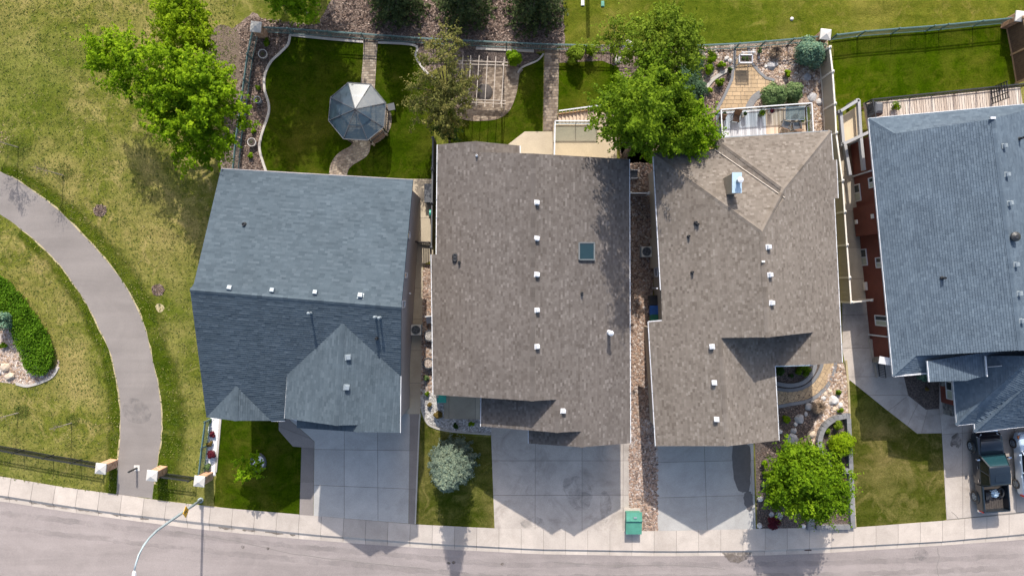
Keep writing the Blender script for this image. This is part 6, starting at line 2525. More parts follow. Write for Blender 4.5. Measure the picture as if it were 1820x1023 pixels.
for x, y, r, m, lab in (
        (1480.5, 711, .42, 'boulder_pale', 'largest pale boulder with a hollow top in the pebble bed'), (1493, 719, .22, 'boulder_pale', 'white boulder just right of the largest pale one'),
        (1483, 726, .2, 'boulder_tan', 'pinkish boulder below the largest pale one'), (1466, 700, .22, 'boulder_tan', 'tan boulder up left of the largest pale one'),
        (1475, 695, .2, 'boulder_tan', 'reddish boulder above the largest pale one'), (1463, 707, .2, 'boulder_pale', 'pale boulder left of the largest pale one'),
        (1496, 713, .16, 'boulder_tan', 'small brown boulder at the edging of the corner lawn'),
        (1437, 722, .3, 'boulder', 'grey boulder beside the dry grass tuft'), (1443, 713, .14, 'boulder_pale', 'small pale stone on the curved walk border'),
        (1420, 743, .38, 'boulder', 'broad flat grey boulder in the shade'), (1414, 753, .16, 'boulder_pale', 'small white stone beside the flat grey boulder'),
        (1410, 765, .26, 'boulder', 'rounded grey boulder below the flat one'), (1408, 779, .42, 'boulder', 'largest dark grey boulder near the garage corner'),
        (1418, 787, .18, 'boulder_pale', 'pale stone at the foot of the largest dark boulder'), (1387, 766, .2, 'boulder_pale', 'pale stone against the garage wall'),
        (1442, 771, .32, 'boulder_tan', 'long tan boulder beside the round bed wall'), (1432, 735, .16, 'boulder', 'small mottled stone below the grey boulder'),
        (1383, 917, .36, 'boulder', 'blue grey boulder under the front tree'), (1351, 886, .2, 'boulder_pale', 'pale boulder at the edge of the wet driveway'),
        (1350, 933, .2, 'boulder_pale', 'white boulder near the sidewalk by the driveway'), (1428, 934, .18, 'boulder_pale', 'white stone beside the block step'),
        (1371, 914, .2, 'boulder', 'grey stone above the burgundy shrub')):
    boulder(x, y, r, m, lab)
for x, y, r, m, lab in ((10, 652, .36, 'boulder_tan', 'tan boulder in the pink gravel at the left edge'), (19, 668, .34, 'boulder_tan', 'brown boulder at the bottom of the pink gravel'),
                        (-1, 661, .22, 'boulder', 'grey boulder cut by the left edge')):
    boulder(x, y, r, m, lab, group='boulders in the pink gravel')
for x, y, r, m, lab in ((1291, 104, .22, 'boulder_pale', 'white boulder beside the top of the gold patio'), (1297, 108, .17, 'boulder_pale', 'small white boulder against the patio border'),
                        (1339, 91, .17, 'boulder_pale', 'white boulder behind the garden trough'), (1361, 118, .18, 'boulder_pale', 'white stone left of the dark bubbling rock'),
                        (1371, 117, .36, 'boulder', 'dark bubbling rock among pale stones'), (1380, 115, .16, 'boulder_pale', 'white stone right of the dark bubbling rock'),
                        (1435, 137, .34, 'boulder', 'flat blue grey stone slab in the rock garden'), (1443, 173, .36, 'boulder', 'flat blue stone slab near the deck corner'),
                        (1456, 181, .26, 'boulder_pale', 'pale boulder at the deck corner'), (1119, 76, .3, 'boulder_pale', 'pale boulder below the thin tree'), (1097, 107, .3, 'boulder_pale', 'grey white boulder in the shade bed')):
    boulder(x, y, r, m, lab, h=(.12 if 'flat' in lab else None), group='boulders in the rock garden')

# raised block planters in the front garden
def block_wall(pts, w, h, label, group='raised block planters'):
    P = [W(*p) for p in pts]
    t = thing('block_planter', label, 'planter wall', tuple(P[0]), group)
    # walk along the line placing cap blocks
    for a, c in zip(P, P[1:]):
        L = (c - a).length
        n = max(1, round(L / .42))
        d = (c - a) / L
        for i in range(n):
            u, v = a + d * (L * i / n), a + d * (L * (i + 1) / n)
            m = (u + v) / 2
            mb = MB()
            mb.box(m + Vector((0, 0, h / 2)), ((v - u).length - .012, w, h + random.uniform(-.006, .006)), math.atan2(d.y, d.x))
            mb.build('block', 'block', t)
    return t


ARC = smooth([(1506, 737), (1499.6, 737), (1478, 743), (1461, 757), (1453.5, 776), (1453, 790), (1460, 811), (1473, 825), (1491, 833), (1511, 834)], 3)
block_wall(ARC, .34, .45, 'half round grey block planter around the lime shrub')
block_wall([(1503.5, 741), (1508, 830)], .3, .45, 'straight grey block wall beside the corner lawn')
block_wall([(1509, 838), (1512.5, 934)], .34, .35, 'long grey block wall along the corner lawn')
block_wall([(1508, 934), (1448, 935)], .3, .3, 'low grey block wall along the sidewalk')
t = thing('block_step', 'blue grey block step in the front garden by the sidewalk', 'step', tuple(W(1439, 928)))
for i in range(3):
    mb = MB()
    q = W(1439, 921 + i * 7.5)
    mb.box(q + Vector((0, 0, .12)), (.5, .28, .24))
    mb.build('block', 'block', t)

M['blade'] = tone_mat('grass_blade', [(0, (.05, .085, .014)), (.45, (.11, .14, .028)), (.75, (.2, .19, .06)), (1, (.32, .28, .13))], .9, .15, .1)

# ================================================================== TREES AND PLANTS
def tree(name, label, base, blobs, leaf, ncl=150, cr=0.5, nlf=60, size=0.2, trunk=0.16, bark='bark', group=None, cat='tree', up=0.5, spread=1.0, limbs=22, aspect=.6, shoots=.45):
    """base: photo position of the foot; blobs: (x, y, z, rx, ry, rz) with x, y the photo position of that part of the crown"""
    B = W(*base)
    t = thing(name, label, cat, tuple(B), group)
    Cs, Rs = [], []
    for (x, y, z, rx, ry, rz) in blobs:
        c = W(x, y, z)
        Cs.append((c.x, c.y, c.z))
        Rs.append((rx, ry, rz))
    Cs, Rs = np.array(Cs), np.array(Rs)
    wgt = (Rs[:, 0] * Rs[:, 1] + Rs[:, 0] * Rs[:, 2])
    wgt = wgt / wgt.sum()
    which = RNG.choice(len(Cs), ncl, p=wgt)
    d = sphere_dirs(ncl, 0.25)
    rf = (0.45 + 0.55 * RNG.random((ncl, 1)) ** 0.6) * (1 + .12 * RNG.normal(size=(ncl, 1)))
    cc = Cs[which] + d * rf * Rs[which]
    cc[:, 2] = np.maximum(cc[:, 2], 0.25)
    crs = cr * (0.6 + 0.8 * RNG.random(ncl))
    n = ncl * nlf
    idx = np.repeat(np.arange(ncl), nlf)
    d2 = sphere_dirs(n, 0.35)
    C = cc[idx] + d2 * (crs[idx, None]) * (0.35 + 0.65 * RNG.random((n, 1))) * np.array([spread, spread, .75])
    shoot = (RNG.random(n) < shoots)[:, None] * (RNG.random((n, 1)) ** 1.3)
    tip = nrm(d + RNG.normal(size=(ncl, 3)) * .45)
    C = C * (shoot == 0) + (shoot > 0) * (cc[idx] + tip[idx] * shoot * crs[idx, None] * 2.1 + d2 * crs[idx, None] * (.5 - .3 * shoot))
    N = nrm(d2 * 0.6 + np.array([0, 0, up + .15]) + d[idx] * .35 + RNG.normal(size=(n, 3)) * .45)
    tone = np.clip(0.5 + .2 * RNG.normal(size=ncl)[idx] + .2 * RNG.normal(size=n), 0, 1)
    V, F = leaf_arrays(C, N, size * (0.6 + .8 * RNG.random(n)), aspect)
    numesh('crown', V, F, tone, leaf, t, tuple(B))
    # trunk and limbs
    ctr = Cs.mean(0)
    low = min(c[2] - r[2] for c, r in zip(Cs, Rs))
    fork = Vector((B.x * .6 + ctr[0] * .4, B.y * .6 + ctr[1] * .4, max(.5, low * .75 + .3)))
    mb = MB()
    mb.tube([B - Vector((0, 0, .05)), B.lerp(fork, .4) + Vector((0, 0, .05)), fork], [trunk * 1.25, trunk, trunk * .8], 9)
    tr = mb.build('trunk', bark, t)
    mb = MB()
    for k in RNG.choice(ncl, min(limbs, ncl), replace=False):
        e = Vector(cc[k])
        m = fork.lerp(e, .5) + Vector((0, 0, .25))
        mb.tube([fork - Vector((0, 0, .1)), m, e], [trunk * .55, trunk * .3, trunk * .1], 6, False)
    mb.build('limb', bark, tr)
    return t


tree('maple_tree', 'large bright green spreading tree left of the gazebo garden', (398, 212),
     [(200, 95, 5.2, 1.6, 1.1, .9), (245, 115, 6, 1.9, 1.5, 1.2), (290, 120, 6.6, 1.8, 1.6, 1.2), (340, 140, 7, 2, 1.6, 1.4), (365, 170, 7.0, 2.2, 1.9, 1.5), (300, 170, 5.8, 2, 1.6, 1.2),
      (330, 215, 6.0, 2.2, 1.8, 1.4), (380, 215, 6.2, 1.9, 1.9, 1.4), (345, 255, 4.8, 2.1, 1.4, 1.2), (225, 150, 5, 1.3, .8, .8), (180, 110, 4.6, .8, .5, .5)],
     'lf_maple', 380, .5, 95, .19, .2)
tree('lime_tree', 'yellow green leafy tree above the large spreading tree', (365, 85), [(325, 20, 4.4, 1.5, 1.4, 1.0), (335, 60, 4.2, 1.6, 1.3, 1.0), (312, 45, 3.6, 1.2, 1.4, .9), (350, 80, 3, 1.0, .8, .8), (310, 0, 4, 1.2, 1.2, .9)],
     'lf_lime', 190, .4, 76, .165, .12)
tree('lime_tree', 'thin yellow green tree leaning over the top edge above the gazebo lawn', (545, 25), [(525, -5, 4, 1.6, 1.0, .8), (510, 15, 3.4, 1.2, .7, .7), (545, 10, 3.6, 1.0, .9, .8), (500, -15, 4, 1.2, 1.0, .8)],
     'lf_bright', 70, .4, 45, .19, .09)
tree('shade_tree', 'tall dark green tree standing in the gap between the brown and tan roofed houses', (1107, 284),
     [(1165, 165, 7.0, 2.2, 1.9, 1.6), (1130, 185, 9, 1.9, 1.6, 1.6), (1165, 205, 7.2, 2.1, 1.6, 1.4), (1115, 225, 8, 1.7, 1.3, 1.4), (1160, 238, 6.4, 2.1, 1.1, 1.1), (1090, 200, 7, 1.3, 1.3, 1.1),
      (1198, 235, 5.2, 1.4, 1.1, 1.0), (1150, 150, 7.4, 1.6, 1.3, 1.2), (1140, 192, 13.2, 1.0, 1.1, 1.2), (1128, 182, 11.6, 1.2, 1.2, 1.2), (1198, 175, 6.0, 1.3, 1.3, 1.0)], 'lf_ash', 360, .5, 88, .19, .22)
tree('ash_tree', 'light green airy tree at the back fence above the dark tall tree', (1125, 135), [(1180, 60, 7.0, 2.0, 1.5, 1.4), (1150, 85, 6.5, 1.7, 1.2, 1.2), (1200, 95, 6.5, 1.5, 1.5, 1.2), (1165, 115, 6, 1.6, 1.0, 1.0), (1215, 75, 6, 1.1, 1.1, 1.0)],
     'lf_thin', 230, .42, 60, .16, .14, limbs=16)
tree('birch_tree', 'sparse small leaved tree with bare twigs at the back fence', (1090, 110), [(1095, 60, 4.6, 1.5, 1.0, 1.0), (1075, 80, 4, 1.1, .8, .8), (1110, 85, 4.4, 1.1, 1.0, .9), (1120, 45, 4.6, .8, .7, .7)], 'lf_thin', 75, .38, 32, .15, .08, 'bark_pale', limbs=26)
tree('lime_tree', 'vivid lime tree between the tall dark tree and the tan roof', (1178, 268), [(1225, 225, 5.2, 1.7, 1.3, 1.1), (1240, 245, 4.8, 1.2, .9, .9), (1210, 250, 4.6, 1.5, 1.0, .9), (1235, 205, 5.0, .9, .7, .7), (1180, 255, 4, 1.0, .7, .8)],
     'lf_bright', 180, .4, 76, .165, .12)
tree('crabapple_tree', 'olive brown sparse tree beside the pergola', (800, 185), [(785, 120, 5, 1.6, 1.8, 1.1), (765, 165, 4.4, 1.5, 1.2, 1.0), (800, 180, 4.4, 1.4, 1.5, 1.1), (795, 75, 4.6, 1.2, 1.0, .9), (755, 200, 3.6, .9, .9, .8), (815, 150, 4.0, 1.1, 1.3, .9), (790, 215, 3.6, 1.0, .9, .8)],
     'lf_olive', 250, .34, 40, .14, .1, limbs=34)
tree('maple_tree', 'dense bright green tree in the front garden by the sidewalk', (1393, 838),
     [(1430, 830, 4, 1.9, 1.5, 1.2), (1400, 850, 3.6, 1.6, 1.5, 1.1), (1460, 860, 4.0, 1.8, 1.5, 1.2), (1425, 880, 4.2, 1.8, 1.3, 1.2), (1480, 890, 3.8, 1.2, 1.0, .9), (1385, 870, 3.2, 1.2, 1.1, .9), (1420, 810, 3.2, 1.2, .8, .8), (1450, 905, 3.6, 1.1, .6, .7), (1435, 855, 5.2, 1.2, 1.2, .9)],
     'lf_front', 460, .42, 80, .165, .16, shoots=.2)
tree('sapling', 'young lime green sapling in the dark front lawn', (458, 822), [(435, 840, 2.3, .7, .45, .5), (448, 835, 2.0, .6, .5, .5), (425, 848, 2.2, .35, .3, .3), (455, 848, 2.4, .35, .35, .3), (428, 818, 2, .4, .45, .3), (455, 822, 1.6, .5, .6, .4)],
     'lf_bright', 46, .2, 26, .19, .035, limbs=14)
tree('green_bush', 'round glossy green bush below the olive tree', (799, 252), [(795, 238, 1.4, .7, .55, .6), (790, 228, 1.5, .6, .4, .5)], 'lf_dark', 36, .28, 46, .14, .06, cat='bush')


def needles(name, label, base, h, r0, leaf, layers=16, per=11, size=.2, power=.9, droop=.25, cat='tree', z0=.15, npt=9, group=None, dens=3):
    """conifer: whorls of tapering boughs round a straight stem"""
    B = W(*base)
    t = thing(name, label, cat, tuple(B), group)
    Cs, Ns, Ss, Ts = [], [], [], []
    mb = MB()
    for L in range(layers):
        f = L / (layers - 1)
        z = z0 + (h - z0) * f
        r = r0 * (1 - f) ** power + .06
        nb = max(4, int(per * (1 - .45 * f)))
        a0 = random.random() * 6
        for k in range(nb):
            a = a0 + 6.283 * k / nb + random.uniform(-.18, .18)
            rr = r * random.uniform(.78, 1.1)
            bt = random.gauss(.5, .13)
            end = np.array([math.cos(a) * rr, math.sin(a) * rr, -droop * rr + random.uniform(-.1, .1)])
            m = max(3, int(npt * rr / r0) + 2)
            for i in range(m):
                q = (i + .7) / m
                w = (.34 * (1 - q) + .1) * min(1, rr)
                for s in range(dens):
                    p = end * q + np.array([random.gauss(0, w * .6), random.gauss(0, w * .6), random.gauss(0, .06) + .05])
                    Cs.append(p + np.array([0, 0, z]))
                    Ns.append(np.array([math.cos(a) * .45, math.sin(a) * .45, .9]) + RNG.normal(size=3) * .4)
                    Ss.append(size * random.uniform(.6, 1.35))
                    Ts.append(bt + random.gauss(0, .16) + .18 * (q - .5))
            if k % 2 == 0:
                mb.tube([(0, 0, z), tuple(end * .9 + np.array([0, 0, z]))], [.035, .01], 4, False)
    C, N = np.array(Cs), nrm(np.array(Ns))
    V, F = leaf_arrays(C, N, np.array(Ss), .42)
    numesh('crown', V, F, np.array(Ts), leaf, t)
    tk = MB()
    tk.tube([(0, 0, -.05), (0, 0, h * .97)], [.05 + r0 * .06, .02], 8)
    tr = tk.build('trunk', 'bark', t, local=True)
    mb.build('bough', 'bark', tr, local=True, kind='stuff')
    return t


def over(x, y, z):
    # photo position at which a part of a crown at height z above ground position x, y is seen
    k = 1 - z / CAM_H
    return (CX + (x - CX) / k, CY + (y - CY) / k, z)


for (x, y, lab) in ((508, -78, 'tall park tree beyond the top edge, left of the gazebo path'), (578, -92, 'tall park tree beyond the top edge, beside the gazebo path')):
    tree('park_tree', lab, (x, y), [(*over(x, y, 9), 2.0, 2.0, 1.8), (*over(x - 20, y + 5, 7), 1.6, 1.6, 1.2), (*over(x + 12, y, 7.5), 1.4, 1.6, 1.2), (*over(x, y + 10, 11), 1.3, 1.4, 1.2), (*over(x - 10, y, 5), 1.6, 1.6, 1.0)],
         'lf_ash', 130, .6, 50, .28, .2)
needles('blue_spruce', 'pale blue spruce in the middle of the mottled front lawn', (806, 816), 7.2, 1.75, 'lf_blue', 28, 18, .15, .7, .08, npt=15, dens=8)
needles('spruce_tree', 'dark spruce at the top edge above the gazebo path', (708, 4), 6.5, 2.35, 'lf_spruce', 20, 17, .26, .6, .2, npt=14)
needles('spruce_tree', 'dark spruce at the top edge between the other two', (828, 10), 7, 2.4, 'lf_spruce', 20, 17, .26, .6, .2, npt=14)
needles('spruce_tree', 'dark spruce at the top edge nearest the paver path', (952, 16), 7, 2.4, 'lf_spruce', 20, 17, .26, .6, .2, npt=14)


def ball_bush(name, label, x, y, r, h, leaf, n=900, size=.13, group=None, cat='shrub', lobes=1, up=.5, spiky=0.0):
    """x, y: photo position of its middle"""
    c = W(x, y, h * .55)
    t = thing(name, label, cat, (c.x, c.y, 0), group)
    # lumpy cushion: a clump of small domes
    k = max(7, int(r * 22))
    d = sphere_dirs(k, .45)
    cc = d * np.array([r * .66, r * .66, h * .42]) * (.55 + .45 * RNG.random((k, 1))) + np.array([0, 0, h * .5])
    idx = RNG.integers(0, k, n)
    d2 = sphere_dirs(n, .4)
    C = cc[idx] + d2 * r * .36 * (.5 + .5 * RNG.random((n, 1))) * np.array([1, 1, min(1.2, h / r)])
    C[:, 2] = np.maximum(C[:, 2], .03)
    N = nrm(d2 + d[idx] * .5 + np.array([0, 0, up]) + RNG.normal(size=(n, 3)) * .4)
    if spiky:
        N = nrm(np.cross(d2 + .01, RNG.normal(size=(n, 3))))
    tone = .5 + .13 * RNG.normal(size=k)[idx] + .2 * RNG.normal(size=n)
    V, F = leaf_arrays(C, N, size * (.6 + .8 * RNG.random(n)), .5)
    numesh('foliage', V, F, tone, leaf, t)
    mb = MB()
    for i in range(5):
        a = i * 1.257
        mb.tube([(0, 0, -.03), (math.cos(a) * r * .3, math.sin(a) * r * .3, h * .6)], [.03, .012], 5, False)
    mb.build('stem', 'bark', t, local=True)
    return t


def tuft(name, label, x, y, r, h, leaf, n=220, group=None, cat='grass clump'):
    """clump of arching blades"""
    p = W(x, y, h * .4)
    t = thing(name, label, cat, (p.x, p.y, 0), group)
    V, F, T = [], [], []
    for i in range(n):
        a = random.random() * 6.283
        l = r * random.uniform(.4, 1.1)
        e = Vector((math.cos(a), math.sin(a), 0))
        s = Vector((-e.y, e.x, 0)) * random.uniform(.008, .02)
        b0 = e * r * .1 * random.random()
        b1 = b0 + e * l * .5 + Vector((0, 0, h * random.uniform(.6, 1)))
        b2 = b0 + e * l + Vector((0, 0, h * random.uniform(.2, .8)))
        k = len(V)
        V += [b0 - s, b0 + s, b1 + s, b1 - s, b2 + s * .3, b2 - s * .3]
        F += [(k, k + 1, k + 2, k + 3), (k + 3, k + 2, k + 4, k + 5)]
        q = random.random()
        T += [q, q]
    return numesh('foliage', np.array([tuple(v) for v in V]), np.array(F), np.array(T), leaf, t)


ball_bush('globe_spruce', 'large blue green globe spruce at the fence corner', 1441, 95, 1.35, 1.9, 'lf_globe', 7000, .15)
ball_bush('mugo_pine', 'broad rounded pine behind the boarded deck', 1377, 169, 1.2, 1.3, 'lf_mugo', 5200, .16, 'lobes of the broad pine' if False else None)
ball_bush('mugo_pine', 'right hand rounded pine lobe beside the broad pine', 1410, 165, .9, 1.2, 'lf_mugo', 3200, .16)
ball_bush('yellow_shrub', 'small yellow green shrub above the rounded pines', 1399, 131, .34, .5, 'lf_lime', 600, .11)
for x, y, r, lab in ((1263, 103, .5, 'round green shrub nearest the back fence'), (1261.5, 124, .43, 'round green shrub second from the back fence'), (1283, 116, .33, 'small round green shrub beside the white boulders'),
                     (1261.5, 161, .26, 'tiny round shrub in the mulch left of the gold patio')):
    ball_bush('boxwood', lab, x, y, r * 1.15, r * 1.5, 'lf_bright' if r < .3 else 'lf_maple', int(2600 * r), .1, 'round shrubs left of the gold patio')
ball_bush('leafy_plant', 'loose leafy plant in the mulch beside the pale edging', 1279, 145, .42, .5, 'lf_ash', 500, .16)
ball_bush('leafy_plant', 'dark leafy plant in a black tub beside the patio', 1296, 125, .25, .6, 'lf_dark', 300, .12)
ball_bush('leafy_plant', 'grey green plant behind the garden trough', 1351, 90, .26, .6, 'lf_mugo', 300, .12)
tuft('dry_grass', 'reddish dry ornamental grass in the rock garden', 1378, 93, .5, .7, 'lf_dry', 420)
for i, (x, y, r) in enumerate(((1232, 108, 1.1), (1225, 135, 1.2), (1238, 155, 1.1), (1222, 170, 1.0))):
    ball_bush('juniper', ['spreading blue green juniper nearest the back fence', 'spreading juniper second from the back fence', 'spreading juniper nearest the pale edging', 'spreading juniper nearest the lime tree'][i],
              x, y, r, .9, 'lf_juniper', 2400, .14, 'spreading junipers')
ball_bush('round_bush', 'rounded yellow green bush at the top of the small lawn', 1024, 98, .9, 1.5, 'lf_thin', 3000, .15)
ball_bush('round_bush', 'small bright bush right of the rounded bush', 1050, 88, .55, 1.2, 'lf_bright', 1200, .14)
ball_bush('round_bush', 'leafy bush at the right corner of the pergola', 914, 102, .72, 1.3, 'lf_bright', 2000, .14)
ball_bush('lime_shrub', 'bright lime round shrub inside the half round planter', 1495, 789, 1.15, 1.4, 'lf_lime', 6600, .12)
ball_bush('lime_shrub', 'green mound at the top of the half round planter', 1489, 755, .5, .7, 'lf_thin', 1100, .12)
ball_bush('leafy_plant', 'small green plant at the left of the half round planter', 1470, 766, .3, .4, 'lf_ash', 420, .12)
ball_bush('leafy_plant', 'dark spreading plant below the lime shrub', 1491, 818, .55, .4, 'lf_ash', 700, .12)
ball_bush('lime_shrub', 'small lime shrub in the shaded bed by the garage wall', 1397, 745, .42, .6, 'lf_lime', 900, .11)
ball_bush('burgundy_shrub', 'burgundy shrub by the sidewalk under the front tree', 1374, 929, .6, .7, 'lf_red', 1500, .12, 'dark red shrubs')
ball_bush('burgundy_shrub', 'dark red shrub against the long block wall', 1495, 852, .45, .7, 'lf_red', 1000, .11, 'dark red shrubs')
ball_bush('leafy_plant', 'bright yellow green plant at the left of the front tree', 1359, 825, .34, .6, 'lf_bright', 500, .13)
ball_bush('leafy_plant', 'green leafy plant below the bright one at the left of the front tree', 1363, 842, .42, .6, 'lf_ash', 600, .14)
ball_bush('leafy_plant', 'pale dusty plant at the left edge of the front tree', 1357, 862, .3, .4, 'lf_mugo', 360, .12)
ball_bush('leafy_plant', 'olive shrub above the front tree near the round wall', 1426, 800, .9, .8, 'lf_olive', 1600, .13)
tuft('dry_grass', 'dry brown grass tuft beside the curved walk', 1455, 722, .55, .7, 'lf_dry', 420)
ball_bush('leafy_plant', 'small green shrub at the top of the pebble bed', 1491, 696, .28, .5, 'lf_ash', 360, .11)
ball_bush('leafy_plant', 'small green shrub below the white boulder', 1494, 729, .26, .5, 'lf_ash', 320, .11)
ball_bush('entry_shrub', 'dark green shrub at the left of the shaded entry bed', 1385, 658, .55, .8, 'lf_dark', 1200, .13, 'shrubs in the shaded entry bed')
ball_bush('entry_shrub', 'green shrub at the right of the shaded entry bed', 1427, 656, .6, .8, 'lf_ash', 1300, .13, 'shrubs in the shaded entry bed')
ball_bush('entry_shrub', 'small dark plant in the middle of the shaded entry bed', 1405, 668, .26, .4, 'lf_dark', 320, .11, 'shrubs in the shaded entry bed')
ball_bush('leafy_plant', 'blue green leafy plant in the dark bed beside the stone wall', 1641, 669, .5, .6, 'lf_globe', 900, .17)
ball_bush('leafy_plant', 'dry orange plant in the dark bed beside the stone wall', 1648, 691, .2, .2, 'lf_bronze', 120, .12)
ball_bush('bronze_shrub', 'round bronze shrub at the porch corner', 779, 737, .42, .7, 'lf_bronze', 1100, .11)
ball_bush('lime_shrub', 'small lime shrub in the grey pebbles', 838, 753, .28, .5, 'lf_lime', 500, .11)
ball_bush('leafy_plant', 'dark grassy plant in the grey pebbles', 810, 756, .26, .4, 'lf_dark', 320, .11)
ball_bush('leafy_plant', 'green grassy plant highest in the narrow pebble strip', 759, 700, .22, .4, 'lf_ash', 320, .11)
ball_bush('bronze_shrub', 'small brownish plant below the green one in the pebble strip', 763, 720, .26, .4, 'lf_bronze', 400, .11)
ball_bush('leafy_plant', 'straggly plants at the foot of the gutter', 757, 672, .3, .4, 'lf_mugo', 420, .11)
for x, y, r, leaf, lab in ((378, 771, .28, 'lf_red', 'upper burgundy shrub in the white gravel'), (375, 808, .42, 'lf_red', 'larger lower burgundy shrub in the white gravel'), (373, 788, .28, 'lf_bronze', 'bronze green shrub between the two burgundy ones'),
                           (370, 830, .32, 'lf_mugo', 'green shrub beside the brick pillar in the white gravel'), (373, 748, .22, 'lf_mugo', 'green plant at the top of the white gravel')):
    ball_bush('bed_shrub', lab, x, y, r, r * 1.4, leaf, int(2400 * r), .11, 'shrubs in the white gravel')
for x, y, r, leaf, lab in ((474, 75, .35, 'lf_ash', 'bushy green plant below the corner pillar'), (458, 156, .24, 'lf_ash', 'green plant above the tall pot in the mulch bed'), (451, 233, .24, 'lf_bright', 'green plant above the lower pale pot'),
                           (446, 275, .28, 'lf_bright', 'bright green plant nearest the slate roof in the mulch bed')):
    ball_bush('bed_plant', lab, x, y, r, r * 1.3, leaf, int(2200 * r), .11, 'plants in the mulch bed')
ball_bush('green_bush', 'tall green climber beside the gap of the tan roofed house', 1147, 277, .4, 1.6, 'lf_bright', 700, .15)
# hedge mound at the left
HP = smooth([(-40, 490), (0, 488), (28, 505), (55, 540), (82, 580), (100, 620), (97, 648), (84, 664), (70, 664), (52, 650), (44, 625), (30, 600), (24, 575), (10, 560), (-40, 560)], 4)
hp = W(50, 570)
hd = thing('juniper_hedge', 'broad mat of bright green spreading juniper at the left edge', 'hedge', tuple(hp))
n = 15000
C = sample_poly(HP, n)
nz = np.sin(C[:, 0] * 3.1) * np.cos(C[:, 1] * 2.7)
C[:, 2] = .1 + .5 * RNG.random(n) ** .6 + .12 * nz
C[:, :2] += RNG.normal(size=(n, 2)) * .05
N = nrm(RNG.normal(size=(n, 3)) * .6 + np.array([0, .1, .8]))
V, F = leaf_arrays(C, N, .17 * (.6 + .8 * RNG.random(n)), .4)
numesh('foliage', V, F, .5 + .12 * nz + .2 * RNG.normal(size=n), 'lf_hedge', hd, tuple(hp))
ball_bush('blue_shrub', 'grey green shrub at the left edge above the pink gravel', 3, 570, .9, 1.6, 'lf_globe', 3000, .15)
ball_bush('leafy_plant', 'small green plant below the grey green shrub', 6, 614, .3, .4, 'lf_bright', 300, .12)


def bare_sapling(x, y, h, label, lean=(0, 0), crown=0.0, leaf='lf_olive', nl=120):
    """thin staked tree in the park: stem, twigs, a few leaves"""
    B = W(x, y)
    t = thing('bare_sapling', label, 'sapling', tuple(B), 'young trees in the park')
    mb = MB()
    top = Vector((lean[0], lean[1], h))
    mb.tube([(0, 0, 0), tuple(top * .5), tuple(top)], [.04, .03, .012], 6)
    tr = mb.build('trunk', 'bark_pale', t, local=True)
    tw = MB()
    E = []
    for i in range(26):
        f = random.uniform(.45, .98)
        a = random.random() * 6.283
        l = random.uniform(.3, .85) * (1.2 - f) * 2 * (crown or .6)
        b0 = top * f
        e = b0 + Vector((math.cos(a) * l, math.sin(a) * l, l * .7))
        E.append(e)
        tw.tube([tuple(b0), tuple(e)], [.014, .005], 4, False)
    tw.build('twig', 'bark', tr, local=True, kind='stuff')
    if nl:
        P = np.array([tuple(E[random.randrange(len(E))]) for _ in range(nl)]) + RNG.normal(size=(nl, 3)) * .12
        V, F = leaf_arrays(P, nrm(RNG.normal(size=(nl, 3)) + np.array([0, 0, .6])), .09 * (.6 + .8 * RNG.random(nl)))
        numesh('crown', V, F, RNG.random(nl), leaf, t)
    return t


bare_sapling(33, 262, 3.4, 'bare brownish sapling at the left edge above the path', (-.2, .1), 1.5, leaf='lf_dry', nl=900)
bare_sapling(113, 312, 2.8, 'bare leaning sapling right of the path bend', (-.2, .15), .9, nl=160)
bare_sapling(33, 733, 2.3, 'thin curved sapling nearest the iron fence at the left', (-.3, -.1), .5, nl=20)
bare_sapling(128, 751, 2.3, 'thin sapling left of the path above the iron fence', (-.1, 0), .5, nl=30)
# tufts where the grass grows longer round the young trees
for x, y, r, lab in ((112, 306, .9, 'longer grass round the leaning sapling'), (30, 262, 1.2, 'longer grass round the brownish sapling'), (128, 745, .6, 'longer grass round the thin sapling'), (40, 730, .7, 'longer grass round the curved sapling')):
    q = [(x + r * 24 * math.cos(a) * random.uniform(.7, 1.1), y + r * 20 * math.sin(a) * random.uniform(.7, 1.1)) for a in [i * .6283 for i in range(10)]]
    n = int(420 * r)
    C = sample_poly(smooth(q, 3, True), n)
    C[:, 2] = .04 + .1 * RNG.random(n)
    V, F = leaf_arrays(C, nrm(RNG.normal(size=(n, 3)) * .5 + np.array([0, 0, .8])), .1 * (.5 + RNG.random(n)), .3)
    tag(numesh('long_grass', V, F, .5 * RNG.random(n), 'blade'), lab, None, None, 'stuff')
# tufts and dry blades over the park so the mown grass has depth
n = 26000
C = sample_poly([(-10, -10), (420, -10), (420, 330), (345, 520), (365, 740), (360, 900), (0, 850)], n)
px_ = C[:, 0] * FOC / CAM_H + CX
py_ = -C[:, 1] * FOC / CAM_H + CY
PATHPOLY = PR + PL[::-1]
keep = ~inside(PATHPOLY, np.stack([px_, py_], 1)) & ~inside(PINK, np.stack([px_, py_], 1))
C = C[keep]
n = len(C)
C[:, 2] = .012 + .016 * RNG.random(n)
clump = np.sin(C[:, 0] * 1.3 + 1.7 * np.sin(C[:, 1] * .9)) * np.cos(C[:, 1] * 1.1 + np.sin(C[:, 0] * .6))
V, F = leaf_arrays(C, nrm(RNG.normal(size=(n, 3)) * .35 + np.array([0, 0, .9])), .15 * (.4 + RNG.random(n)), .3)
tag(numesh('grass_tuft', V, F, .45 + .2 * clump + .22 * RNG.normal(size=n), 'blade'), 'short uneven grass tufts over the park', None, None, 'stuff')

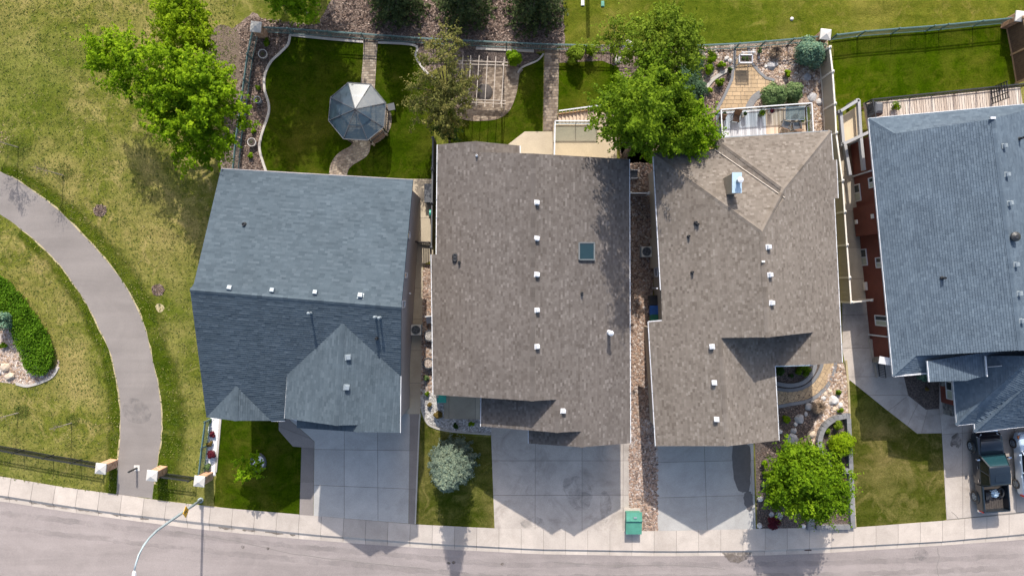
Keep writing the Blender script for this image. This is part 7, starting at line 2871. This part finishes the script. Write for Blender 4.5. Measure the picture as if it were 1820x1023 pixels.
# ================================================================== VEHICLES
def rsec(y, hw, z0, z1, rt=.12, rb_=.06, tum=0.0, n=3):
    """rounded upright section across the car at y"""
    pts = []
    for cx, cz, r, a0 in ((hw, z0, rb_, -90), (hw - tum, z1, rt, 0), (-(hw - tum), z1, rt, 90), (-hw, z0, rb_, 180)):
        sx = 1 if cx > 0 else -1
        sz = 1 if cz == z1 else -1
        for k in range(n + 1):
            a = R(a0 + 90 * k / n)
            pts.append((cx - sx * r + r * math.cos(a), y, cz - sz * r + r * math.sin(a)))
    return pts


def wheel(parent, x, y, r=.4, w=.26, mat='galv'):
    s = 1 if x > 0 else -1
    mb = MB()
    c = []
    prof = [(r * .62, -w / 2), (r * .92, -w / 2), (r, -w * .3), (r, w * .3), (r * .92, w / 2), (r * .62, w / 2)]
    seg = 24
    vs, fs = [], []
    for rr, o in prof:
        for k in range(seg):
            a = 6.2832 * k / seg
            vs.append((x + o, y + rr * math.cos(a), r + rr * math.sin(a)))
    for i in range(len(prof) - 1):
        for k in range(seg):
            a, b_ = i * seg + k, i * seg + (k + 1) % seg
            fs.append((a, b_, b_ + seg, a + seg))
    mb.add(vs, fs)
    wh = MB()
    wo_ = wh
    root = mb.build('wheel', 'black', parent, local=True, smooth=True)
    rm = MB()
    for k in range(5):
        a = 6.2832 * k / 5
        rm.beam((x + s * w * .42, y, r), (x + s * w * .42, y + r * .6 * math.cos(a), r + r * .6 * math.sin(a)), .09, .04, up=(1, 0, 0))
    ring = [(x + s * w * .42, y + r * .62 * math.cos(6.2832 * k / 20), r + r * .62 * math.sin(6.2832 * k / 20)) for k in range(21)]
    rm.tube(ring, .025, 5)
    rm.lathe((x + s * w * .3, y, r), [(.01, 0)], 6) if False else None
    rm.build('rim', mat, root, local=True)
    hb = MB()
    hb.tube([(x + s * w * .2, y, r), (x + s * w * .22, y, r)], r * .58, 16)
    hb.build('hub', 'dark_grey', root, local=True)


def car_paint(name, c, metal=.5):
    m, nt, b = nmat(name)
    f = noise(nt, pos(nt), 3, 4)
    nt.links.new(ramp(nt, f, [(.3, [v * .92 for v in c]), (.7, [v * 1.06 for v in c])]), b.inputs['Base Color'])
    b.inputs['Metallic'].default_value = metal
    b.inputs['Roughness'].default_value = .3
    b.inputs['Coat Weight'].default_value = .6
    b.inputs['Coat Roughness'].default_value = .08
    M[name] = m


car_paint('truck_paint', (.012, .02, .03), .3)
car_paint('suv_paint', (.55, .66, .76), .2)
M['chrome'] = plain('chrome', (.75, .76, .78), .15, 1.0, .03)
M['windscreen'] = glass_mat('windscreen_glass', (.012, .045, .055), .1)
M['side_glass'] = glass_mat('side_glass', (.01, .012, .016), .08)
M['lamp_clear'] = glass_mat('clear_lamp', (.55, .58, .6), .12)
M['lamp_red'] = glass_mat('red_lamp', (.35, .01, .01), .15)
M['lamp_amber'] = glass_mat('amber_lamp', (.7, .18, .02), .15)

HEAD = R(4.4)
tc = (W(1728, 789.5, .4) + W(1735, 880, .4)) / 2
side = Vector((math.cos(HEAD), math.sin(HEAD), 0))
tc = Vector((tc.x, tc.y, 0)) + side * .85
tk = thing('pickup_truck', 'black crew cab pickup with an open loaded bed parked on the driveway', 'truck', tuple(tc), None, HEAD)
mb = MB()
mb.loft([rsec(2.78, .7, .5, .85, .1), rsec(2.72, .86, .42, 1.0, .12), rsec(2.45, .95, .4, 1.1, .14), rsec(1.6, .98, .4, 1.15, .12, tum=.04), rsec(1.15, .98, .4, 1.17, .08, tum=.05), rsec(-.85, .98, .42, 1.15, .08, tum=.05),
         rsec(-.9, .96, .5, .78, .04)])
mb.build('body', 'truck_paint', tk, local=True, smooth=True)
# bed: two sides, front and tailgate, floor
mb = MB()
for s in (-1, 1):
    mb.loft([[(s * x, y, z) for x, z in ((.9, .5), (.97, .55), (.98, 1.2), (.94, 1.32), (.85, 1.32), (.84, .75))] for y in (-.92, -2.78)])
mb.box((0, -2.81, 1.0), (1.86, .09, .62))
mb.box((0, -.96, 1.0), (1.7, .06, .6))
bed = mb.build('bed', 'truck_paint', tk, local=True, bevel=.03)
mb = MB()
mb.box((0, -1.87, .72), (1.7, 1.82, .06))
for i in range(9):
    mb.box((-.68 + i * .17, -1.87, .76), (.06, 1.8, .02))
mb.build('bed_floor', 'dark_wood', bed, local=True)
# cab
def greenhouse(parent, y_r0, y_r1, y_f1, y_f0, zb, zt, wb, wt, paint):
    """roof shell, pillars and glass"""
    P = lambda s, y, z, w: (s * w, y, z)
    mb = MB()
    mb.loft([rsec(y_r1 - .02, wt - .06, zt - .06, zt - .005, .03, .01), rsec(y_r1 + .12, wt, zt - .07, zt + .02, .05, .01), rsec((y_r1 + y_f1) / 2, wt + .01, zt - .07, zt + .05, .06, .01), rsec(y_f1 - .15, wt, zt - .07, zt + .02, .05, .01),
             rsec(y_f1, wt - .05, zt - .06, zt - .01, .03, .01)])
    mb.build('cab_roof', paint, parent, local=True, smooth=True)
    mb = MB()
    mb.quad((-wb + .06, y_f0, zb + .02), (wb - .06, y_f0, zb + .02), (wt - .05, y_f1, zt - .03), (-wt + .05, y_f1, zt - .03))
    mb.build('windshield', 'windscreen', parent, local=True)
    mb = MB()
    mb.quad((wb - .08, y_r0, zb + .05), (-wb + .08, y_r0, zb + .05), (-wt + .06, y_r1, zt - .05), (wt - .06, y_r1, zt - .05))
    mb.build('rear_window', 'side_glass', parent, local=True)
    for s in (-1, 1):
        for (ya, yb_, ua, ub) in ((0.02, .48, 0.02, .48), (.52, .98, .52, .98)):
            mb = MB()
            l = lambda t_, lo, hi: lo + (hi - lo) * t_
            mb.quad((s * wb, l(ya, y_r0, y_f0) , zb + .02), (s * wb, l(yb_, y_r0, y_f0), zb + .02), (s * wt, l(ub, y_r1, y_f1), zt - .05), (s * wt, l(ua, y_r1, y_f1), zt - .05))
            mb.build('side_window', 'side_glass', parent, local=True)
        pm = MB()
        for f in (0, .5, 1):
            a = (s * (wb - .02), y_r0 + (y_f0 - y_r0) * f, zb)
            c = (s * (wt - .03), y_r1 + (y_f1 - y_r1) * f, zt - .03)
            pm.beam(a, c, .08, .08)
        pm.build('pillar', paint, parent, local=True)


greenhouse(tk, -.86, -.74, .62, 1.28, 1.14, 1.86, .92, .74, 'truck_paint')
mb = MB()
mb.box((0, -.25, 1.915), (.8, .5, .012))
mb.build('sunroof', 'truck_paint', tk, local=True)
mb = MB()
mb.loft([rsec(1.2, .8, 1.1, 1.2, .04), rsec(1.9, .78, 1.1, 1.22, .05), rsec(2.55, .7, 1.04, 1.14, .05)])
mb.build('hood', 'truck_paint', tk, local=True, smooth=True)
for s in (-1, 1):
    mb = MB()
    mb.loft([[(s * (1.02 + x), 1.0 + y, z) for x, z in ((0, 1.2), (.2, 1.22), (.2, 1.4), (0, 1.38))] for y in (-.05, .05)])
    mb.build('mirror', 'chrome', tk, local=True)
    for y in (.35, -.6):
        mb = MB()
        mb.beam((s * .985, y - .1, 1.02), (s * .985, y + .1, 1.02), .05, .05)
        mb.build('door_handle', 'chrome', tk, local=True)
    mb = MB()
    mb.loft([[(s * (.55 + x), 2.66 - x * .45, z) for x, z in ((0, .85), (.36, .85), (.36, 1.06), (0, 1.04))], [(s * (.55 + x), 2.74 - x * .5, z) for x, z in ((0, .86), (.36, .86), (.36, 1.0), (0, 1.0))]])
    mb.build('headlight', 'lamp_clear', tk, local=True)
    mb = MB()
    mb.box((s * .93, -2.82, 1.0), (.12, .1, .4))
    mb.build('taillight', 'lamp_red', tk, local=True)
    for y in (1.75, -1.92):
        mb = MB()
        mb.tube([(s * .99, y + .5 * math.cos(R(a)), .42 + .5 * math.sin(R(a))) for a in range(0, 181, 18)], .04, 5)
        mb.build('wheel_arch', 'truck_paint', tk, local=True)
        wheel(tk, s * .88, y)
mb = MB()
mb.box((0, -2.92, .58), (1.8, .16, .2))
mb.build('rear_bumper', 'chrome', tk, local=True)
mb = MB()
mb.box((0, 2.8, .58), (1.7, .16, .24))
mb.build('front_bumper', 'chrome', tk, local=True)
# load in the bed
def inbed(x, y, z):
    c, s = math.cos(HEAD), math.sin(HEAD)
    return Vector((tc.x + x * c - y * s, tc.y + x * s + y * c, z))
t = thing('wooden_plank', 'reddish plank lying across the front of the pickup bed', 'plank', tuple(inbed(0, -1.2, .8)), None, HEAD)
mb = MB()
mb.box((0, 0, .04), (1.25, .18, .08))
mb.build('board', 'cedar', t, local=True)
t = thing('crumpled_tarp', 'pale blue crumpled tarp heaped in the pickup bed', 'tarp', tuple(inbed(.15, -1.65, .8)), None, HEAD)
bm = bmesh.new()
bmesh.ops.create_icosphere(bm, subdivisions=3, radius=1)
from mathutils import noise as mnoise
for v in bm.verts:
    k = 1 + .6 * mnoise.noise(v.co * 2.6)
    v.co = Vector((v.co.x * .36 * k, v.co.y * .26 * k, max(0, v.co.z) * .3 * k))
me = bpy.data.meshes.new('sheet')
bm.to_mesh(me)
bm.free()
me.materials.append(plain('tarp', (.45, .58, .66), .5, 0, .3, 8))
link(bpy.data.objects.new('sheet', me), t)
t = thing('tool_bag', 'black tool bag in the left of the pickup bed', 'bag', tuple(inbed(-.35, -1.75, .8)), None, HEAD)
mb = MB()
mb.loft([[(sx * w_, sy_ * d_, z) for sx, sy_ in ((-1, -1), (1, -1), (1, 1), (-1, 1))] for z, w_, d_ in ((0, .2, .3), (.2, .2, .28), (.28, .06, .2))])
mb.build('bag_body', 'black', t, local=True)
mb = MB()
mb.tube([(0, -.15, .27), (0, -.08, .38), (0, .08, .38), (0, .15, .27)], .015, 5)
mb.build('handle', 'black', t, local=True)
t = thing('spare_wheel', 'dark tyre lying at the right side of the pickup bed', 'tyre', tuple(inbed(.62, -1.6, .8)), None, HEAD)
mb = MB()
mb.tube([(.2 * math.cos(k * .3927), .3 * math.sin(k * .3927), .08) for k in range(17)], .08, 8)
mb.build('tread', 'black', t, local=True)

# pale blue car cut by the right edge
sv = thing('parked_suv', 'pale blue sport utility car cut by the right edge of the photo', 'car', tuple(tc + side * 2.95 + Vector((.1, .28, 0))), None, HEAD)
mb = MB()
mb.loft([rsec(2.3, .62, .45, .8, .12), rsec(2.2, .82, .38, .95, .14), rsec(1.8, .93, .35, 1.03, .16), rsec(1.0, .95, .35, 1.08, .12, tum=.04), rsec(-1.6, .95, .35, 1.08, .12, tum=.04), rsec(-2.15, .92, .4, 1.05, .14, tum=.03),
         rsec(-2.32, .8, .48, .95, .12)])
mb.build('body', 'suv_paint', sv, local=True, smooth=True)
greenhouse(sv, -2.1, -1.75, .25, 1.05, 1.05, 1.62, .88, .68, 'suv_paint')
for s in (-1, 1):
    mb = MB()
    mb.loft([[(s * (.96 + x), .8 + y, z) for x, z in ((0, 1.05), (.2, 1.07), (.2, 1.2), (0, 1.2))] for y in (-.06, .06)])
    mb.build('mirror', 'suv_paint', sv, local=True)
    mb = MB()
    mb.box((s * .72, 2.2, .78), (.3, .16, .14))
    mb.build('headlight', 'lamp_clear', sv, local=True)
    mb = MB()
    mb.box((s * .86, 1.98, .86), (.12, .22, .12))
    mb.build('turn_signal', 'lamp_amber', sv, local=True)
    mb = MB()
    mb.box((s * .82, -2.24, .82), (.24, .12, .3))
    mb.build('taillight', 'lamp_red', sv, local=True)
    for y in (.2, -.8):
        mb = MB()
        mb.beam((s * .955, y - .1, .95), (s * .955, y + .1, .95), .04, .04)
        mb.build('door_handle', 'suv_paint', sv, local=True)
    for y in (1.45, -1.5):
        wheel(sv, s * .86, y, .37, .24)

for o in bpy.data.objects:
    if o.type == 'MESH' and o.data and len(o.data.polygons) == 0:
        print('EMPTY MESH', o.name)
